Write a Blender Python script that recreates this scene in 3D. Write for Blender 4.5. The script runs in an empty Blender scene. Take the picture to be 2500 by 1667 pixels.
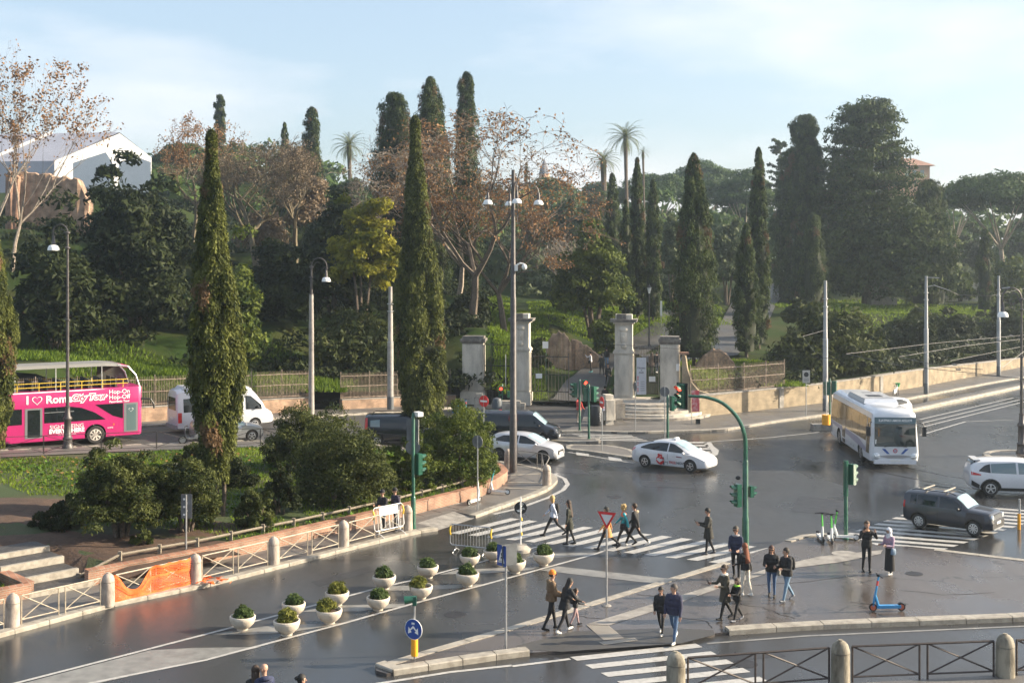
import bpy, bmesh, math, random
import numpy as np
from mathutils import Vector, Matrix, Euler
R = math.radians
sc = bpy.context.scene
COL = sc.collection

# ------------------------------------------------------------------ camera
FPX, HCAM, HOR = 2950.0, 11.0, 638.0
cam_d = bpy.data.cameras.new('camera'); cam = bpy.data.objects.new('camera', cam_d); COL.objects.link(cam)
cam.location = (0, 0, HCAM); cam.rotation_euler = (R(90), 0, 0)
cam_d.sensor_width = 36; cam_d.sensor_fit = 'HORIZONTAL'; cam_d.lens = 36 * FPX / 2500
cam_d.shift_y = -(833.5 - HOR) / 2500
cam_d.clip_start = 0.5; cam_d.clip_end = 5000
sc.camera = cam

# ------------------------------------------------------------------ light
SUN_EL, SUN_AZ = R(23), R(5)          # azimuth: from +X turned towards +Y
SUN_STRENGTH, SKY_STRENGTH = 5.0, 0.080
sun_dir = Vector((math.cos(SUN_EL) * math.cos(SUN_AZ), math.cos(SUN_EL) * math.sin(SUN_AZ), math.sin(SUN_EL)))
sl = bpy.data.lights.new('sun', 'SUN'); sl.energy = SUN_STRENGTH; sl.angle = R(0.6); sl.color = (1.0, 0.85, 0.64)
so = bpy.data.objects.new('sun', sl); COL.objects.link(so)
so.rotation_euler = sun_dir.to_track_quat('Z', 'Y').to_euler(); so.location = (60, 20, 60)

world = bpy.data.worlds.new('World'); sc.world = world; world.use_nodes = True
nt = world.node_tree; nt.nodes.clear()
def wn(t, **k):
    n = nt.nodes.new(t)
    for a, b in k.items(): setattr(n, a, b)
    return n
sky = wn('ShaderNodeTexSky'); sky.sky_type = 'NISHITA'; sky.sun_disc = False
sky.sun_elevation = SUN_EL; sky.sun_rotation = R(90) - SUN_AZ
sky.altitude = 50; sky.air_density = 1.0; sky.dust_density = 2.2; sky.ozone_density = 1.0
tc = wn('ShaderNodeTexCoord'); mp = wn('ShaderNodeMapping'); mp.inputs['Scale'].default_value = (1.0, 1.0, 3.4)
mp.inputs['Location'].default_value = (0.37, 0.15, 0.06)
no = wn('ShaderNodeTexNoise'); no.inputs['Scale'].default_value = 2.6; no.inputs['Detail'].default_value = 7; no.inputs['Roughness'].default_value = 0.52
rp = wn('ShaderNodeValToRGB'); rp.color_ramp.elements[0].position = 0.46; rp.color_ramp.elements[1].position = 0.80
rp.color_ramp.elements[0].color = (0, 0, 0, 1); rp.color_ramp.elements[1].color = (0.85, 0.85, 0.85, 1)
mx = wn('ShaderNodeMix'); mx.data_type = 'RGBA'
cl = wn('ShaderNodeMix'); cl.data_type = 'RGBA'; cl.blend_type = 'MULTIPLY'; cl.inputs[0].default_value = 1.0
lift = wn('ShaderNodeMix'); lift.data_type = 'RGBA'; lift.inputs[0].default_value = 0.30; lift.inputs[7].default_value = (4.6, 5.6, 6.6, 1)
mx.inputs[7].default_value = (6.6, 6.3, 6.45, 1)
bg = wn('ShaderNodeBackground'); bg.inputs['Strength'].default_value = SKY_STRENGTH
out = wn('ShaderNodeOutputWorld')
L = nt.links.new
L(tc.outputs['Generated'], mp.inputs['Vector']); L(mp.outputs['Vector'], no.inputs['Vector']); L(no.outputs['Fac'], rp.inputs['Fac'])
L(sky.outputs['Color'], lift.inputs[6]); L(lift.outputs[2], mx.inputs[6]); L(rp.outputs['Color'], mx.inputs[0])
L(mx.outputs[2], bg.inputs['Color']); L(bg.outputs['Background'], out.inputs['Surface'])

vs = sc.view_settings; sc.display_settings.display_device = 'sRGB'
vs.view_transform = 'Standard'; vs.look = 'None'; vs.exposure = 1.38; vs.gamma = 1.0; vs.use_curve_mapping = False
cy = sc.cycles; cy.use_denoising = True; cy.max_bounces = 8; cy.diffuse_bounces = 3; cy.glossy_bounces = 3
cy.transmission_bounces = 4; cy.transparent_max_bounces = 8; cy.volume_bounces = 1; cy.caustics_reflective = False; cy.caustics_refractive = False
cy.sample_clamp_indirect = 6.0; cy.use_adaptive_sampling = True; cy.adaptive_threshold = 0.02

# ------------------------------------------------------------------ geometry helpers
def G(px, py, z=0.0):
    Y = FPX * (HCAM - z) / (py - HOR); return ((px - 1250) / FPX * Y, Y)
def G3(px, py, z=0.0):
    x, y = G(px, py, z); return (x, y, z)
def XZ(px, py, Y): return ((px - 1250) * Y / FPX, HCAM - (py - HOR) * Y / FPX)
def V(*a): return Vector(a)

class MB:
    def __init__(s): s.v = []; s.f = []; s.m = []
    def quad(s, a, b, c, d, m=0):
        i = len(s.v); s.v += [tuple(a), tuple(b), tuple(c), tuple(d)]; s.f.append((i, i+1, i+2, i+3)); s.m.append(m); return s
    def poly(s, pts, m=0):
        i = len(s.v); s.v += [tuple(p) for p in pts]; s.f.append(tuple(range(i, i+len(pts)))); s.m.append(m); return s
    def box(s, c, d, m=0, rz=0.0, taper=1.0):
        i = len(s.v); cx, cy_, cz = c; hx, hy, hz = d[0]/2, d[1]/2, d[2]/2; ca, sa = math.cos(rz), math.sin(rz)
        for z in (-1, 1):
            k = taper if z > 0 else 1.0
            for (x, y) in ((-1, -1), (1, -1), (1, 1), (-1, 1)):
                X, Y = x*hx*k, y*hy*k; s.v.append((cx + X*ca - Y*sa, cy_ + X*sa + Y*ca, cz + z*hz))
        for q in ((3, 2, 1, 0), (4, 5, 6, 7), (0, 1, 5, 4), (1, 2, 6, 5), (2, 3, 7, 6), (3, 0, 4, 7)):
            s.f.append(tuple(i+k for k in q)); s.m.append(m)
        return s
    def ring(s, pts): i = len(s.v); s.v += [tuple(p) for p in pts]; return list(range(i, i+len(pts)))
    def loft(s, rings, m=0, cap=True, closed=True):
        ids = [s.ring(r) for r in rings]; n = len(rings[0])
        for a, b in zip(ids[:-1], ids[1:]):
            for k in range(n if closed else n-1):
                k2 = (k+1) % n; s.f.append((a[k], a[k2], b[k2], b[k])); s.m.append(m)
        if cap:
            s.f.append(tuple(reversed(ids[0]))); s.m.append(m); s.f.append(tuple(ids[-1])); s.m.append(m)
        return s
    def tube(s, path, r, n=8, m=0, cap=True):
        path = [Vector(p) for p in path]; rs = r if isinstance(r, (list, tuple)) else [r]*len(path); rings = []
        prev = None
        for i, p in enumerate(path):
            d = (path[min(i+1, len(path)-1)] - path[max(i-1, 0)]).normalized()
            up = Vector((0, 0, 1)) if abs(d.z) < 0.95 else Vector((1, 0, 0))
            if prev is not None:
                u = (prev - d * prev.dot(d))
                u = u.normalized() if u.length > 1e-5 else d.cross(up).normalized()
            else: u = d.cross(up).normalized()
            prev = u; w = d.cross(u)
            rings.append([p + (u*math.cos(2*math.pi*k/n) + w*math.sin(2*math.pi*k/n))*rs[i] for k in range(n)])
        return s.loft(rings, m, cap)
    def cyl(s, a, b, r, r2=None, n=10, m=0): return s.tube([a, b], [r, r if r2 is None else r2], n, m)
    def lathe(s, prof, n=16, c=(0, 0, 0), m=0, cap=True):
        return s.loft([[(c[0]+r*math.cos(2*math.pi*k/n), c[1]+r*math.sin(2*math.pi*k/n), c[2]+z) for k in range(n)] for r, z in prof], m, cap)
    def ell(s, c, rad, n=10, m=0, k=6, mat=None):
        rings = []
        for j in range(k+1):
            t = math.pi*(j/k - 0.5); t = max(min(t, 1.55), -1.55)
            rings.append([(rad[0]*math.cos(t)*math.cos(2*math.pi*i/n), rad[1]*math.cos(t)*math.sin(2*math.pi*i/n), rad[2]*math.sin(t)) for i in range(n)])
        if mat is not None: rings = [[mat @ Vector(p) for p in r] for r in rings]
        rings = [[(p[0]+c[0], p[1]+c[1], p[2]+c[2]) for p in r] for r in rings]
        return s.loft(rings, m)
    def prism(s, pts, z0, z1, m=0, mside=None):
        i = len(s.v); n = len(pts)
        f0 = (lambda k: z0) if not isinstance(z0, (list, tuple)) else (lambda k: z0[k]); f1 = (lambda k: z1) if not isinstance(z1, (list, tuple)) else (lambda k: z1[k])
        s.v += [(p[0], p[1], f0(k)) for k, p in enumerate(pts)] + [(p[0], p[1], f1(k)) for k, p in enumerate(pts)]
        area = sum(pts[k][0]*pts[(k+1) % n][1] - pts[(k+1) % n][0]*pts[k][1] for k in range(n))
        o = list(range(n)) if area > 0 else list(reversed(range(n)))
        s.f.append(tuple(i+k for k in reversed(o))); s.m.append(m); s.f.append(tuple(i+n+k for k in o)); s.m.append(m)
        for a in range(n):
            k, k2 = o[a], o[(a+1) % n]; s.f.append((i+k, i+k2, i+n+k2, i+n+k)); s.m.append(m if mside is None else mside)
        return s
    def mesh(s, name, mats, smooth=False, angle=None):
        me = bpy.data.meshes.new(name); me.from_pydata(s.v, [], s.f)
        for x in (mats if isinstance(mats, (list, tuple)) else [mats]): me.materials.append(x)
        if any(s.m): me.polygons.foreach_set('material_index', s.m)
        if smooth:
            me.polygons.foreach_set('use_smooth', [True]*len(me.polygons))
            me.set_sharp_from_angle(angle=R(angle or 40))
        me.update(); return me
    def build(s, name, mats, parent=None, smooth=False, angle=None, fix=False):
        me = s.mesh(name, mats, smooth, angle)
        if fix:
            b = bmesh.new(); b.from_mesh(me); bmesh.ops.recalc_face_normals(b, faces=b.faces); b.to_mesh(me); b.free()
        return link(name, me, parent)

def link(name, data, parent=None):
    o = bpy.data.objects.new(name, data); COL.objects.link(o)
    if parent is not None: o.parent = parent
    return o
def tag(o, label=None, cat=None, group=None, kind=None):
    if label: o['label'] = label
    if cat: o['category'] = cat
    if group: o['group'] = group
    if kind: o['kind'] = kind
    return o
def thing(name, label, cat, loc=(0, 0, 0), rz=0.0, group=None):
    o = link(name, None); o.location = loc; o.rotation_euler = (0, 0, rz); o.empty_display_size = 0.3
    return tag(o, label, cat, group)
def struct(o): o['kind'] = 'structure'; return o
def copy_tree(o, parent=None):
    c = o.copy(); COL.objects.link(c); c.parent = parent
    for ch in list(o.children): copy_tree(ch, c)
    return c
def place(o, loc, rz=0.0, label=None, s=None):
    o.location = loc; o.rotation_euler = (0, 0, rz)
    if label: o['label'] = label
    if s: o.scale = (s, s, s)
    return o

def np_mesh(name, verts, faces, mats, attr=None, parent=None, smooth=False):
    """fast mesh from numpy arrays; faces (M,3|4)"""
    me = bpy.data.meshes.new(name); n = len(verts); M, k = faces.shape
    me.vertices.add(n); me.vertices.foreach_set('co', np.ascontiguousarray(verts, dtype=np.float32).ravel())
    me.loops.add(M*k); me.loops.foreach_set('vertex_index', np.ascontiguousarray(faces, dtype=np.int32).ravel())
    me.polygons.add(M); me.polygons.foreach_set('loop_start', np.arange(0, M*k, k, dtype=np.int32))
    for x in (mats if isinstance(mats, (list, tuple)) else [mats]): me.materials.append(x)
    if smooth: me.polygons.foreach_set('use_smooth', np.ones(M, dtype=bool))
    if attr is not None:
        a = me.attributes.new('tone', 'FLOAT', 'POINT'); a.data.foreach_set('value', attr.astype(np.float32))
    me.update(calc_edges=True); me.validate()
    return link(name, me, parent)

TMP = bpy.data.scenes.new('workbench')     # small scene in which modifiers and text are turned into meshes
def baked(ob, extra=()):
    for o_ in (ob, *extra): TMP.collection.objects.link(o_)
    vl = TMP.view_layers[0]; vl.update(); dg = vl.depsgraph; me = bpy.data.meshes.new_from_object(ob.evaluated_get(dg), preserve_all_data_layers=False, depsgraph=dg)
    for o_ in (ob, *extra): bpy.data.objects.remove(o_)
    return me
# ------------------------------------------------------------------ materials
MATS = {}
def mat(name, col, rough=0.6, metal=0.0, var=0.0, scale=8.0, bump=0.0, bscale=60.0, col2=None, spec=0.5, stretch=None, coat=0.0, emit=None, lo=0.35, hi=0.65, world=False, rvar=0.0):
    if name in MATS: return MATS[name]
    m = bpy.data.materials.new(name); m.use_nodes = True; t = m.node_tree; b = t.nodes['Principled BSDF']
    b.inputs['Roughness'].default_value = rough; b.inputs['Metallic'].default_value = metal
    b.inputs['Specular IOR Level'].default_value = spec; b.inputs['Coat Weight'].default_value = coat; b.inputs['Coat Roughness'].default_value = 0.08
    c = (col[0], col[1], col[2], 1)
    b.inputs['Base Color'].default_value = c
    if emit: b.inputs['Emission Color'].default_value = (*emit[:3], 1); b.inputs['Emission Strength'].default_value = emit[3]
    if var or col2 or bump or rvar:
        if world: src = t.nodes.new('ShaderNodeNewGeometry').outputs['Position']
        else: src = t.nodes.new('ShaderNodeTexCoord').outputs['Object']
        if stretch:
            q = t.nodes.new('ShaderNodeMapping'); q.inputs['Scale'].default_value = stretch; t.links.new(src, q.inputs['Vector']); src = q.outputs['Vector']
    if var or col2 or rvar:
        n = t.nodes.new('ShaderNodeTexNoise'); n.inputs['Scale'].default_value = scale; n.inputs['Detail'].default_value = 6; n.inputs['Roughness'].default_value = 0.6
        t.links.new(src, n.inputs['Vector']); r = t.nodes.new('ShaderNodeValToRGB'); t.links.new(n.outputs['Fac'], r.inputs['Fac'])
        r.color_ramp.elements[0].position = lo; r.color_ramp.elements[1].position = hi
        if col2: c1, c2 = c, (*col2[:3], 1)
        else: c1, c2 = tuple(max(0, x*(1-var)) for x in c[:3]) + (1,), tuple(min(1, x*(1+var)) for x in c[:3]) + (1,)
        r.color_ramp.elements[0].color = c1; r.color_ramp.elements[1].color = c2; t.links.new(r.outputs['Color'], b.inputs['Base Color'])
        if rvar:
            mr = t.nodes.new('ShaderNodeMapRange'); mr.inputs[3].default_value = rough - rvar; mr.inputs[4].default_value = rough + rvar
            mr.inputs[1].default_value = 0.3; mr.inputs[2].default_value = 0.7
            t.links.new(n.outputs['Fac'], mr.inputs[0]); t.links.new(mr.outputs[0], b.inputs['Roughness'])
    if bump:
        n2 = t.nodes.new('ShaderNodeTexNoise'); n2.inputs['Scale'].default_value = bscale; n2.inputs['Detail'].default_value = 4; t.links.new(src, n2.inputs['Vector'])
        bp = t.nodes.new('ShaderNodeBump'); bp.inputs['Strength'].default_value = bump; bp.inputs['Distance'].default_value = 0.05
        t.links.new(n2.outputs['Fac'], bp.inputs['Height']); t.links.new(bp.outputs['Normal'], b.inputs['Normal'])
    MATS[name] = m; return m

def leafmat(name, dark, light, rough=0.6, trans=0.25, dead=None):
    if name in MATS: return MATS[name]
    m = bpy.data.materials.new(name); m.use_nodes = True; t = m.node_tree; b = t.nodes['Principled BSDF']
    b.inputs['Roughness'].default_value = max(.55, rough); b.inputs['Specular IOR Level'].default_value = 0.12
    a = t.nodes.new('ShaderNodeAttribute'); a.attribute_name = 'tone'
    r = t.nodes.new('ShaderNodeValToRGB'); r.color_ramp.elements[0].color = (*dark, 1); r.color_ramp.elements[1].color = (*light, 1)
    if dead: r.color_ramp.elements[1].position = .86; e_ = r.color_ramp.elements.new(.97); e_.color = (*dead, 1)
    t.links.new(a.outputs['Fac'], r.inputs['Fac']); t.links.new(r.outputs['Color'], b.inputs['Base Color'])
    if trans:
        tr = t.nodes.new('ShaderNodeBsdfTranslucent'); t.links.new(r.outputs['Color'], tr.inputs['Color'])
        ms = t.nodes.new('ShaderNodeMixShader'); ms.inputs[0].default_value = trans
        t.links.new(b.outputs[0], ms.inputs[1]); t.links.new(tr.outputs[0], ms.inputs[2]); t.links.new(ms.outputs[0], t.nodes['Material Output'].inputs['Surface'])
    MATS[name] = m; return m

def wetmat(name, c1, c2, r_lo, r_hi, pscale=0.35, streak=(1, 1, 1), bump=0.12, crack=0.0):
    """wet asphalt: noise patches drive wetness (roughness) and grain drives colour"""
    m = bpy.data.materials.new(name); m.use_nodes = True; t = m.node_tree; b = t.nodes['Principled BSDF']; b.inputs['Specular IOR Level'].default_value = .4; N = t.nodes.new; K = t.links.new
    p = N('ShaderNodeNewGeometry').outputs['Position']; q = N('ShaderNodeMapping'); q.inputs['Scale'].default_value = streak; K(p, q.inputs['Vector'])
    n = N('ShaderNodeTexNoise'); n.inputs['Scale'].default_value = pscale; n.inputs['Detail'].default_value = 7; n.inputs['Roughness'].default_value = 0.62; K(q.outputs[0], n.inputs['Vector'])
    g = N('ShaderNodeTexNoise'); g.inputs['Scale'].default_value = 45; g.inputs['Detail'].default_value = 3; K(p, g.inputs['Vector'])
    r = N('ShaderNodeValToRGB'); r.color_ramp.elements[0].position = .3; r.color_ramp.elements[1].position = .7
    r.color_ramp.elements[0].color = (*c1, 1); r.color_ramp.elements[1].color = (*c2, 1); K(n.outputs['Fac'], r.inputs['Fac'])
    gm = N('ShaderNodeMapRange'); gm.inputs[1].default_value = .3; gm.inputs[2].default_value = .7; gm.inputs[3].default_value = .72; gm.inputs[4].default_value = 1.3; K(g.outputs['Fac'], gm.inputs[0])
    mu = N('ShaderNodeMix'); mu.data_type = 'RGBA'; mu.blend_type = 'MULTIPLY'; mu.inputs[0].default_value = 1; K(r.outputs[0], mu.inputs[6]); K(gm.outputs[0], mu.inputs[7]); colout = mu.outputs[2]
    if crack:
        vo = N('ShaderNodeTexVoronoi'); vo.feature = 'DISTANCE_TO_EDGE'; vo.inputs['Scale'].default_value = crack
        dn = N('ShaderNodeMixRGB'); dn.inputs[0].default_value = .12; K(p, dn.inputs[1]); n3 = N('ShaderNodeTexNoise'); n3.inputs['Scale'].default_value = 1.3; n3.inputs['Detail'].default_value = 5
        K(p, n3.inputs['Vector']); ad = N('ShaderNodeVectorMath'); ad.operation = 'MULTIPLY_ADD'; ad.inputs[1].default_value = (2.2, 2.2, 2.2); K(n3.outputs['Color'], ad.inputs[0]); K(p, ad.inputs[2]); K(ad.outputs[0], vo.inputs['Vector'])
        cr = N('ShaderNodeMapRange'); cr.inputs[1].default_value = .0; cr.inputs[2].default_value = .012; cr.inputs[3].default_value = .25; cr.inputs[4].default_value = 1; K(vo.outputs['Distance'], cr.inputs[0])
        m2 = N('ShaderNodeMix'); m2.data_type = 'RGBA'; m2.blend_type = 'MULTIPLY'; m2.inputs[0].default_value = 1; K(colout, m2.inputs[6]); K(cr.outputs[0], m2.inputs[7]); colout = m2.outputs[2]
    K(colout, b.inputs['Base Color'])
    mr = N('ShaderNodeMapRange'); mr.inputs[1].default_value = .38; mr.inputs[2].default_value = .62; mr.inputs[3].default_value = r_lo; mr.inputs[4].default_value = r_hi; K(n.outputs['Fac'], mr.inputs[0]); K(mr.outputs[0], b.inputs['Roughness'])
    bp = N('ShaderNodeBump'); bp.inputs['Strength'].default_value = bump; bp.inputs['Distance'].default_value = .02; K(g.outputs['Fac'], bp.inputs['Height']); K(bp.outputs[0], b.inputs['Normal'])
    MATS[name] = m; return m

def brickmat(name, c1, c2, mortar, sx=0.25, sz=0.07, rough=0.85, mortar_w=0.012, dirt=0.35):
    m = bpy.data.materials.new(name); m.use_nodes = True; t = m.node_tree; b = t.nodes['Principled BSDF']; N = t.nodes.new; K = t.links.new
    p = N('ShaderNodeNewGeometry').outputs['Position']; s = N('ShaderNodeSeparateXYZ'); K(p, s.inputs[0])
    a = N('ShaderNodeMath'); a.operation = 'ADD'; K(s.outputs[0], a.inputs[0]); mm = N('ShaderNodeMath'); mm.operation = 'MULTIPLY'; mm.inputs[1].default_value = .6; K(s.outputs[1], mm.inputs[0]); K(mm.outputs[0], a.inputs[1])
    c = N('ShaderNodeCombineXYZ'); K(a.outputs[0], c.inputs[0]); K(s.outputs[2], c.inputs[1])
    br = N('ShaderNodeTexBrick'); K(c.outputs[0], br.inputs['Vector']); br.inputs['Scale'].default_value = 1; br.inputs['Brick Width'].default_value = sx; br.inputs['Row Height'].default_value = sz
    br.inputs['Mortar Size'].default_value = mortar_w; br.inputs['Color1'].default_value = (*c1, 1); br.inputs['Color2'].default_value = (*c2, 1); br.inputs['Mortar'].default_value = (*mortar, 1); br.inputs['Bias'].default_value = 0
    n = N('ShaderNodeTexNoise'); n.inputs['Scale'].default_value = 1.4; n.inputs['Detail'].default_value = 6; K(p, n.inputs['Vector'])
    mr = N('ShaderNodeMapRange'); mr.inputs[1].default_value = .35; mr.inputs[2].default_value = .65; mr.inputs[3].default_value = 1 - dirt; mr.inputs[4].default_value = 1.15; K(n.outputs['Fac'], mr.inputs[0])
    mu = N('ShaderNodeMix'); mu.data_type = 'RGBA'; mu.blend_type = 'MULTIPLY'; mu.inputs[0].default_value = 1; K(br.outputs['Color'], mu.inputs[6]); K(mr.outputs[0], mu.inputs[7]); K(mu.outputs[2], b.inputs['Base Color'])
    bp = N('ShaderNodeBump'); bp.inputs['Strength'].default_value = .6; bp.inputs['Distance'].default_value = .01; iv = N('ShaderNodeMath'); iv.operation = 'SUBTRACT'; iv.inputs[0].default_value = 1; K(br.outputs['Fac'], iv.inputs[1]); K(iv.outputs[0], bp.inputs['Height']); K(bp.outputs[0], b.inputs['Normal'])
    b.inputs['Roughness'].default_value = rough; MATS[name] = m; return m

asphalt = wetmat('wet_asphalt', (.028, .029, .031), (.050, .050, .050), .14, .42, .13, (1, .5, 1), .07)
asphalt_dry = wetmat('damp_asphalt', (.045, .044, .043), (.080, .077, .073), .42, .75, .3, (1, .6, 1), .15)
pave_wet = wetmat('wet_pavement', (.062, .052, .047), (.105, .092, .084), .12, .34, .3, (1, .45, 1), .10, crack=.16)
pave_grey = wetmat('damp_pavement', (.09, .085, .08), (.15, .14, .13), .35, .7, .4, (1, .7, 1), .15)
cobble = mat('cobble', (.05, .047, .045), .62, var=.5, scale=9, bump=.5, bscale=7, world=True)
white_paint = mat('white_road_paint', (.42, .41, .39), .42, col2=(.25, .245, .23), scale=5, lo=.45, hi=.78, world=True)
grey_paint = mat('worn_road_paint', (.24, .235, .22), .4, col2=(.12, .117, .11), scale=2.2, lo=.35, hi=.75, world=True)
kerbm = mat('kerb_travertine', (.36, .33, .28), .55, col2=(.18, .16, .13), scale=4, lo=.4, hi=.75, bump=.2, bscale=25, world=True)
concrete = mat('concrete', (.24, .225, .205), .7, var=.3, scale=3, bump=.15, world=True)
stone = mat('weathered_stone', (.43, .39, .33), .75, col2=(.22, .19, .16), scale=3, lo=.42, hi=.72, bump=.25, bscale=20, world=True)
travert = mat('travertine', (.56, .52, .45), .7, col2=(.30, .275, .24), scale=1.6, lo=.42, hi=.75, bump=.2, bscale=18, stretch=(1, 1, .35), world=True)
dirtystone = mat('blackened_stone', (.12, .11, .10), .8, col2=(.30, .28, .24), scale=4, lo=.45, hi=.8, world=True)
brick = brickmat('brick', (.27, .125, .075), (.36, .18, .11), (.30, .25, .20), .25, .068)
brick_old = brickmat('old_brick', (.33, .19, .12), (.45, .28, .18), (.36, .29, .22), .3, .06, dirt=.45)
plaster = brickmat('wall_courses', (.27, .215, .145), (.31, .25, .17), (.22, .18, .12), .5, .11, dirt=.3, mortar_w=.006)
ruinm = mat('ruin_masonry', (.38, .25, .16), .9, col2=(.20, .14, .10), scale=5, lo=.38, hi=.65, bump=1.0, bscale=9, world=True)
soil = mat('soil', (.085, .05, .032), .9, col2=(.05, .03, .02), scale=2, bump=.5, bscale=9, world=True)
turf = mat('turf', (.032, .052, .011), .85, col2=(.062, .050, .022), scale=.35, lo=.45, hi=.68, bump=.6, bscale=14, world=True)
hillm = mat('hillside', (.020, .038, .008), .95, spec=.1, col2=(.036, .040, .014), scale=.25, lo=.4, hi=.65, bump=.7, bscale=6, world=True)
iron = mat('rusted_iron', (.24, .19, .15), .65, .2, var=.4, scale=6)
iron_dark = mat('dark_iron', (.035, .033, .034), .5, .4, var=.3, scale=5)
iron_pale = mat('pale_painted_iron', (.33, .285, .22), .55, var=.25, scale=7)
lampiron = mat('lamp_iron', (.075, .068, .068), .5, .3, var=.25, scale=5)
green_paint = mat('green_enamel', (.012, .09, .055), .35, var=.25, scale=4, coat=.3)
black_plastic = mat('black_plastic', (.018, .018, .02), .45)
galv = mat('galvanised_steel', (.42, .43, .44), .4, .7, var=.15, scale=6)
pole_grey = mat('pole_paint', (.30, .31, .32), .5, .2, var=.2, scale=2, stretch=(1, 1, .3))
white_metal = mat('white_enamel', (.75, .75, .74), .4, var=.08, scale=4)
rubber = mat('rubber', (.022, .021, .021), .8, var=.3, scale=12)
alloy = mat('alloy', (.52, .53, .54), .32, .8)
glass = mat('tinted_glass', (.010, .014, .017), .05, 0, spec=.6)
glass_clear = mat('pale_glass', (.10, .15, .16), .04, 0, spec=.9, coat=.6)
red_lamp = mat('red_lens', (.45, .012, .01), .25, coat=.5)
amber = mat('amber_lens', (.7, .25, .02), .25)
red_lit = mat('red_lit_lens', (.8, .02, .01), .3, emit=(1, .04, .02, 3.0))
lens_dark = mat('dark_lens', (.02, .03, .028), .2)
lampwhite = mat('headlamp', (.65, .68, .70), .12, .3, coat=.8)
plate = mat('number_plate', (.7, .7, .68), .4)
white_pl = mat('white_print', (.82, .82, .82), .5)
bark = mat('bark', (.11, .085, .065), .9, var=.4, scale=9, bump=.6, bscale=20)
bark_pale = mat('pale_bark', (.34, .29, .24), .85, col2=(.20, .16, .12), scale=5, bump=.3)
bark_moss = mat('mossy_bark', (.14, .11, .06), .9, col2=(.10, .085, .06), scale=5, bump=.4)
# ------------------------------------------------------------------ setting: ground, roads, pavements
def lerp(a, b, t): return a + (b - a)*t
def zroad(x): return max(0.0, min(2.2, (-3 - x)*0.0425))
def poly_interp(pts, x):
    xs = [p[0] for p in pts]; return float(np.interp(x, xs, [p[1] for p in pts]))
NEAR_KERB = [(-60, 42), (-40, 54.7), (-22.5, 66), (-15, 70.2), (-8, 70.6), (-3, 68), (0.3, 65)]
FAR_KERB = [(-60, 52), (-40, 63), (-24, 72.8), (-15, 80.2), (-8, 86), (-4.5, 89.5)]
WALL_L = [(-60, 55), (-40, 66.5), (-23.5, 75.8), (-16.5, 83), (-9, 89), (-3.9, 93)]
WALL_R = [(12.3, 84.2), G(1800, 1010), G(2007, 986), G(2167, 959), G(2262, 943), G(2500, 896), G(2700, 868), (110, 178)]
ALLWALL = [(-200, -30), (-120, 18)] + WALL_L + [(0, 93.2), (7.5, 90), (11, 87)] + WALL_R + [(200, 260)]
def wallY(x): return poly_interp(ALLWALL, x)

CTRL = []
def cp(px, py, Y): x, z = XZ(px, py, Y); CTRL.append((x, Y, z))
for a in [(1400, 980, 93), (1420, 905, 104), (1450, 862, 112), (1500, 835, 116), (1300, 822, 110), (1300, 790, 116), (1300, 765, 124), (1210, 770, 122), (1380, 740, 132),
          (1740, 845, 112), (1790, 780, 135), (1820, 745, 150), (1900, 695, 190), (1930, 678, 205), (1640, 780, 128), (1600, 740, 145),
          (1850, 925, 94), (1700, 905, 96), (1780, 890, 100), (2000, 860, 112), (2150, 748, 160), (2250, 762, 150), (2050, 745, 158), (2420, 765, 150), (2400, 850, 128), (2330, 735, 175),
          (2000, 700, 185), (2200, 690, 200), (2450, 700, 200),
          (100, 870, 82), (40, 880, 76), (250, 880, 84), (400, 905, 86), (540, 930, 90), (660, 925, 91), (800, 930, 95), (300, 800, 98), (100, 780, 98), (600, 780, 102), (650, 668, 125), (200, 575, 125), (60, 560, 125),
          (600, 620, 132), (900, 760, 108), (1000, 720, 116), (1160, 800, 104), (1100, 720, 120), (1230, 900, 97), (250, 480, 165), (700, 560, 160), (850, 520, 190), (1000, 570, 180), (1300, 620, 190), (1300, 600, 250),
          (1500, 645, 220), (1700, 645, 230), (1900, 650, 260), (2300, 655, 250), (2500, 650, 270), (-300, 600, 150), (-400, 500, 200), (2900, 700, 220), (600, 430, 230), (100, 430, 260), (1200, 560, 300), (2000, 600, 330)]: cp(*a)
for (x, y) in WALL_L: CTRL.append((x, y + .4, zroad(x) + 1.2))
for i, (x, y) in enumerate(WALL_R): CTRL.append((x, y + .4, 1.55 if x < 40 else 1.0))
CTRL += [(1.5, 93.5, .25), (5, 92.6, .25), (7, 92, .3), (9.5, 89.5, 1.0)]
_C = np.array(CTRL)
def T(x, y):
    x = np.asarray(x, dtype=float); y = np.asarray(y, dtype=float)
    d2 = (x[..., None] - _C[:, 0])**2 + (y[..., None] - _C[:, 1])**2 + 1.0
    w = d2**-1.7
    return (w*_C[:, 2]).sum(-1)/w.sum(-1)
def Tz(x, y): return float(T(np.array([x]), np.array([y]))[0])
_YS = np.arange(76, 330, .4); _WX, _WY = [p[0] for p in ALLWALL], [p[1] for p in ALLWALL]
def RT(px, py):
    xs = (px - 1250)*_YS/FPX; zr = HCAM - (py - HOR)*_YS/FPX; zt = T(xs, _YS); ok = np.nonzero((zr <= zt) & (_YS > np.interp(xs, _WX, _WY)))[0]
    k = ok[0] if len(ok) else len(_YS) - 1
    return (xs[k], _YS[k], zt[k])

# base sheets
o = MB().quad((-2500, -800, -.6), (2500, -800, -.6), (2500, 4000, -.6), (-2500, 4000, -.6)).build('ground', hillm); struct(o)
o = MB().quad((-70, -30, 0), (140, -30, 0), (140, 170, 0), (-70, 170, 0)).build('road', asphalt); struct(o)

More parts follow.
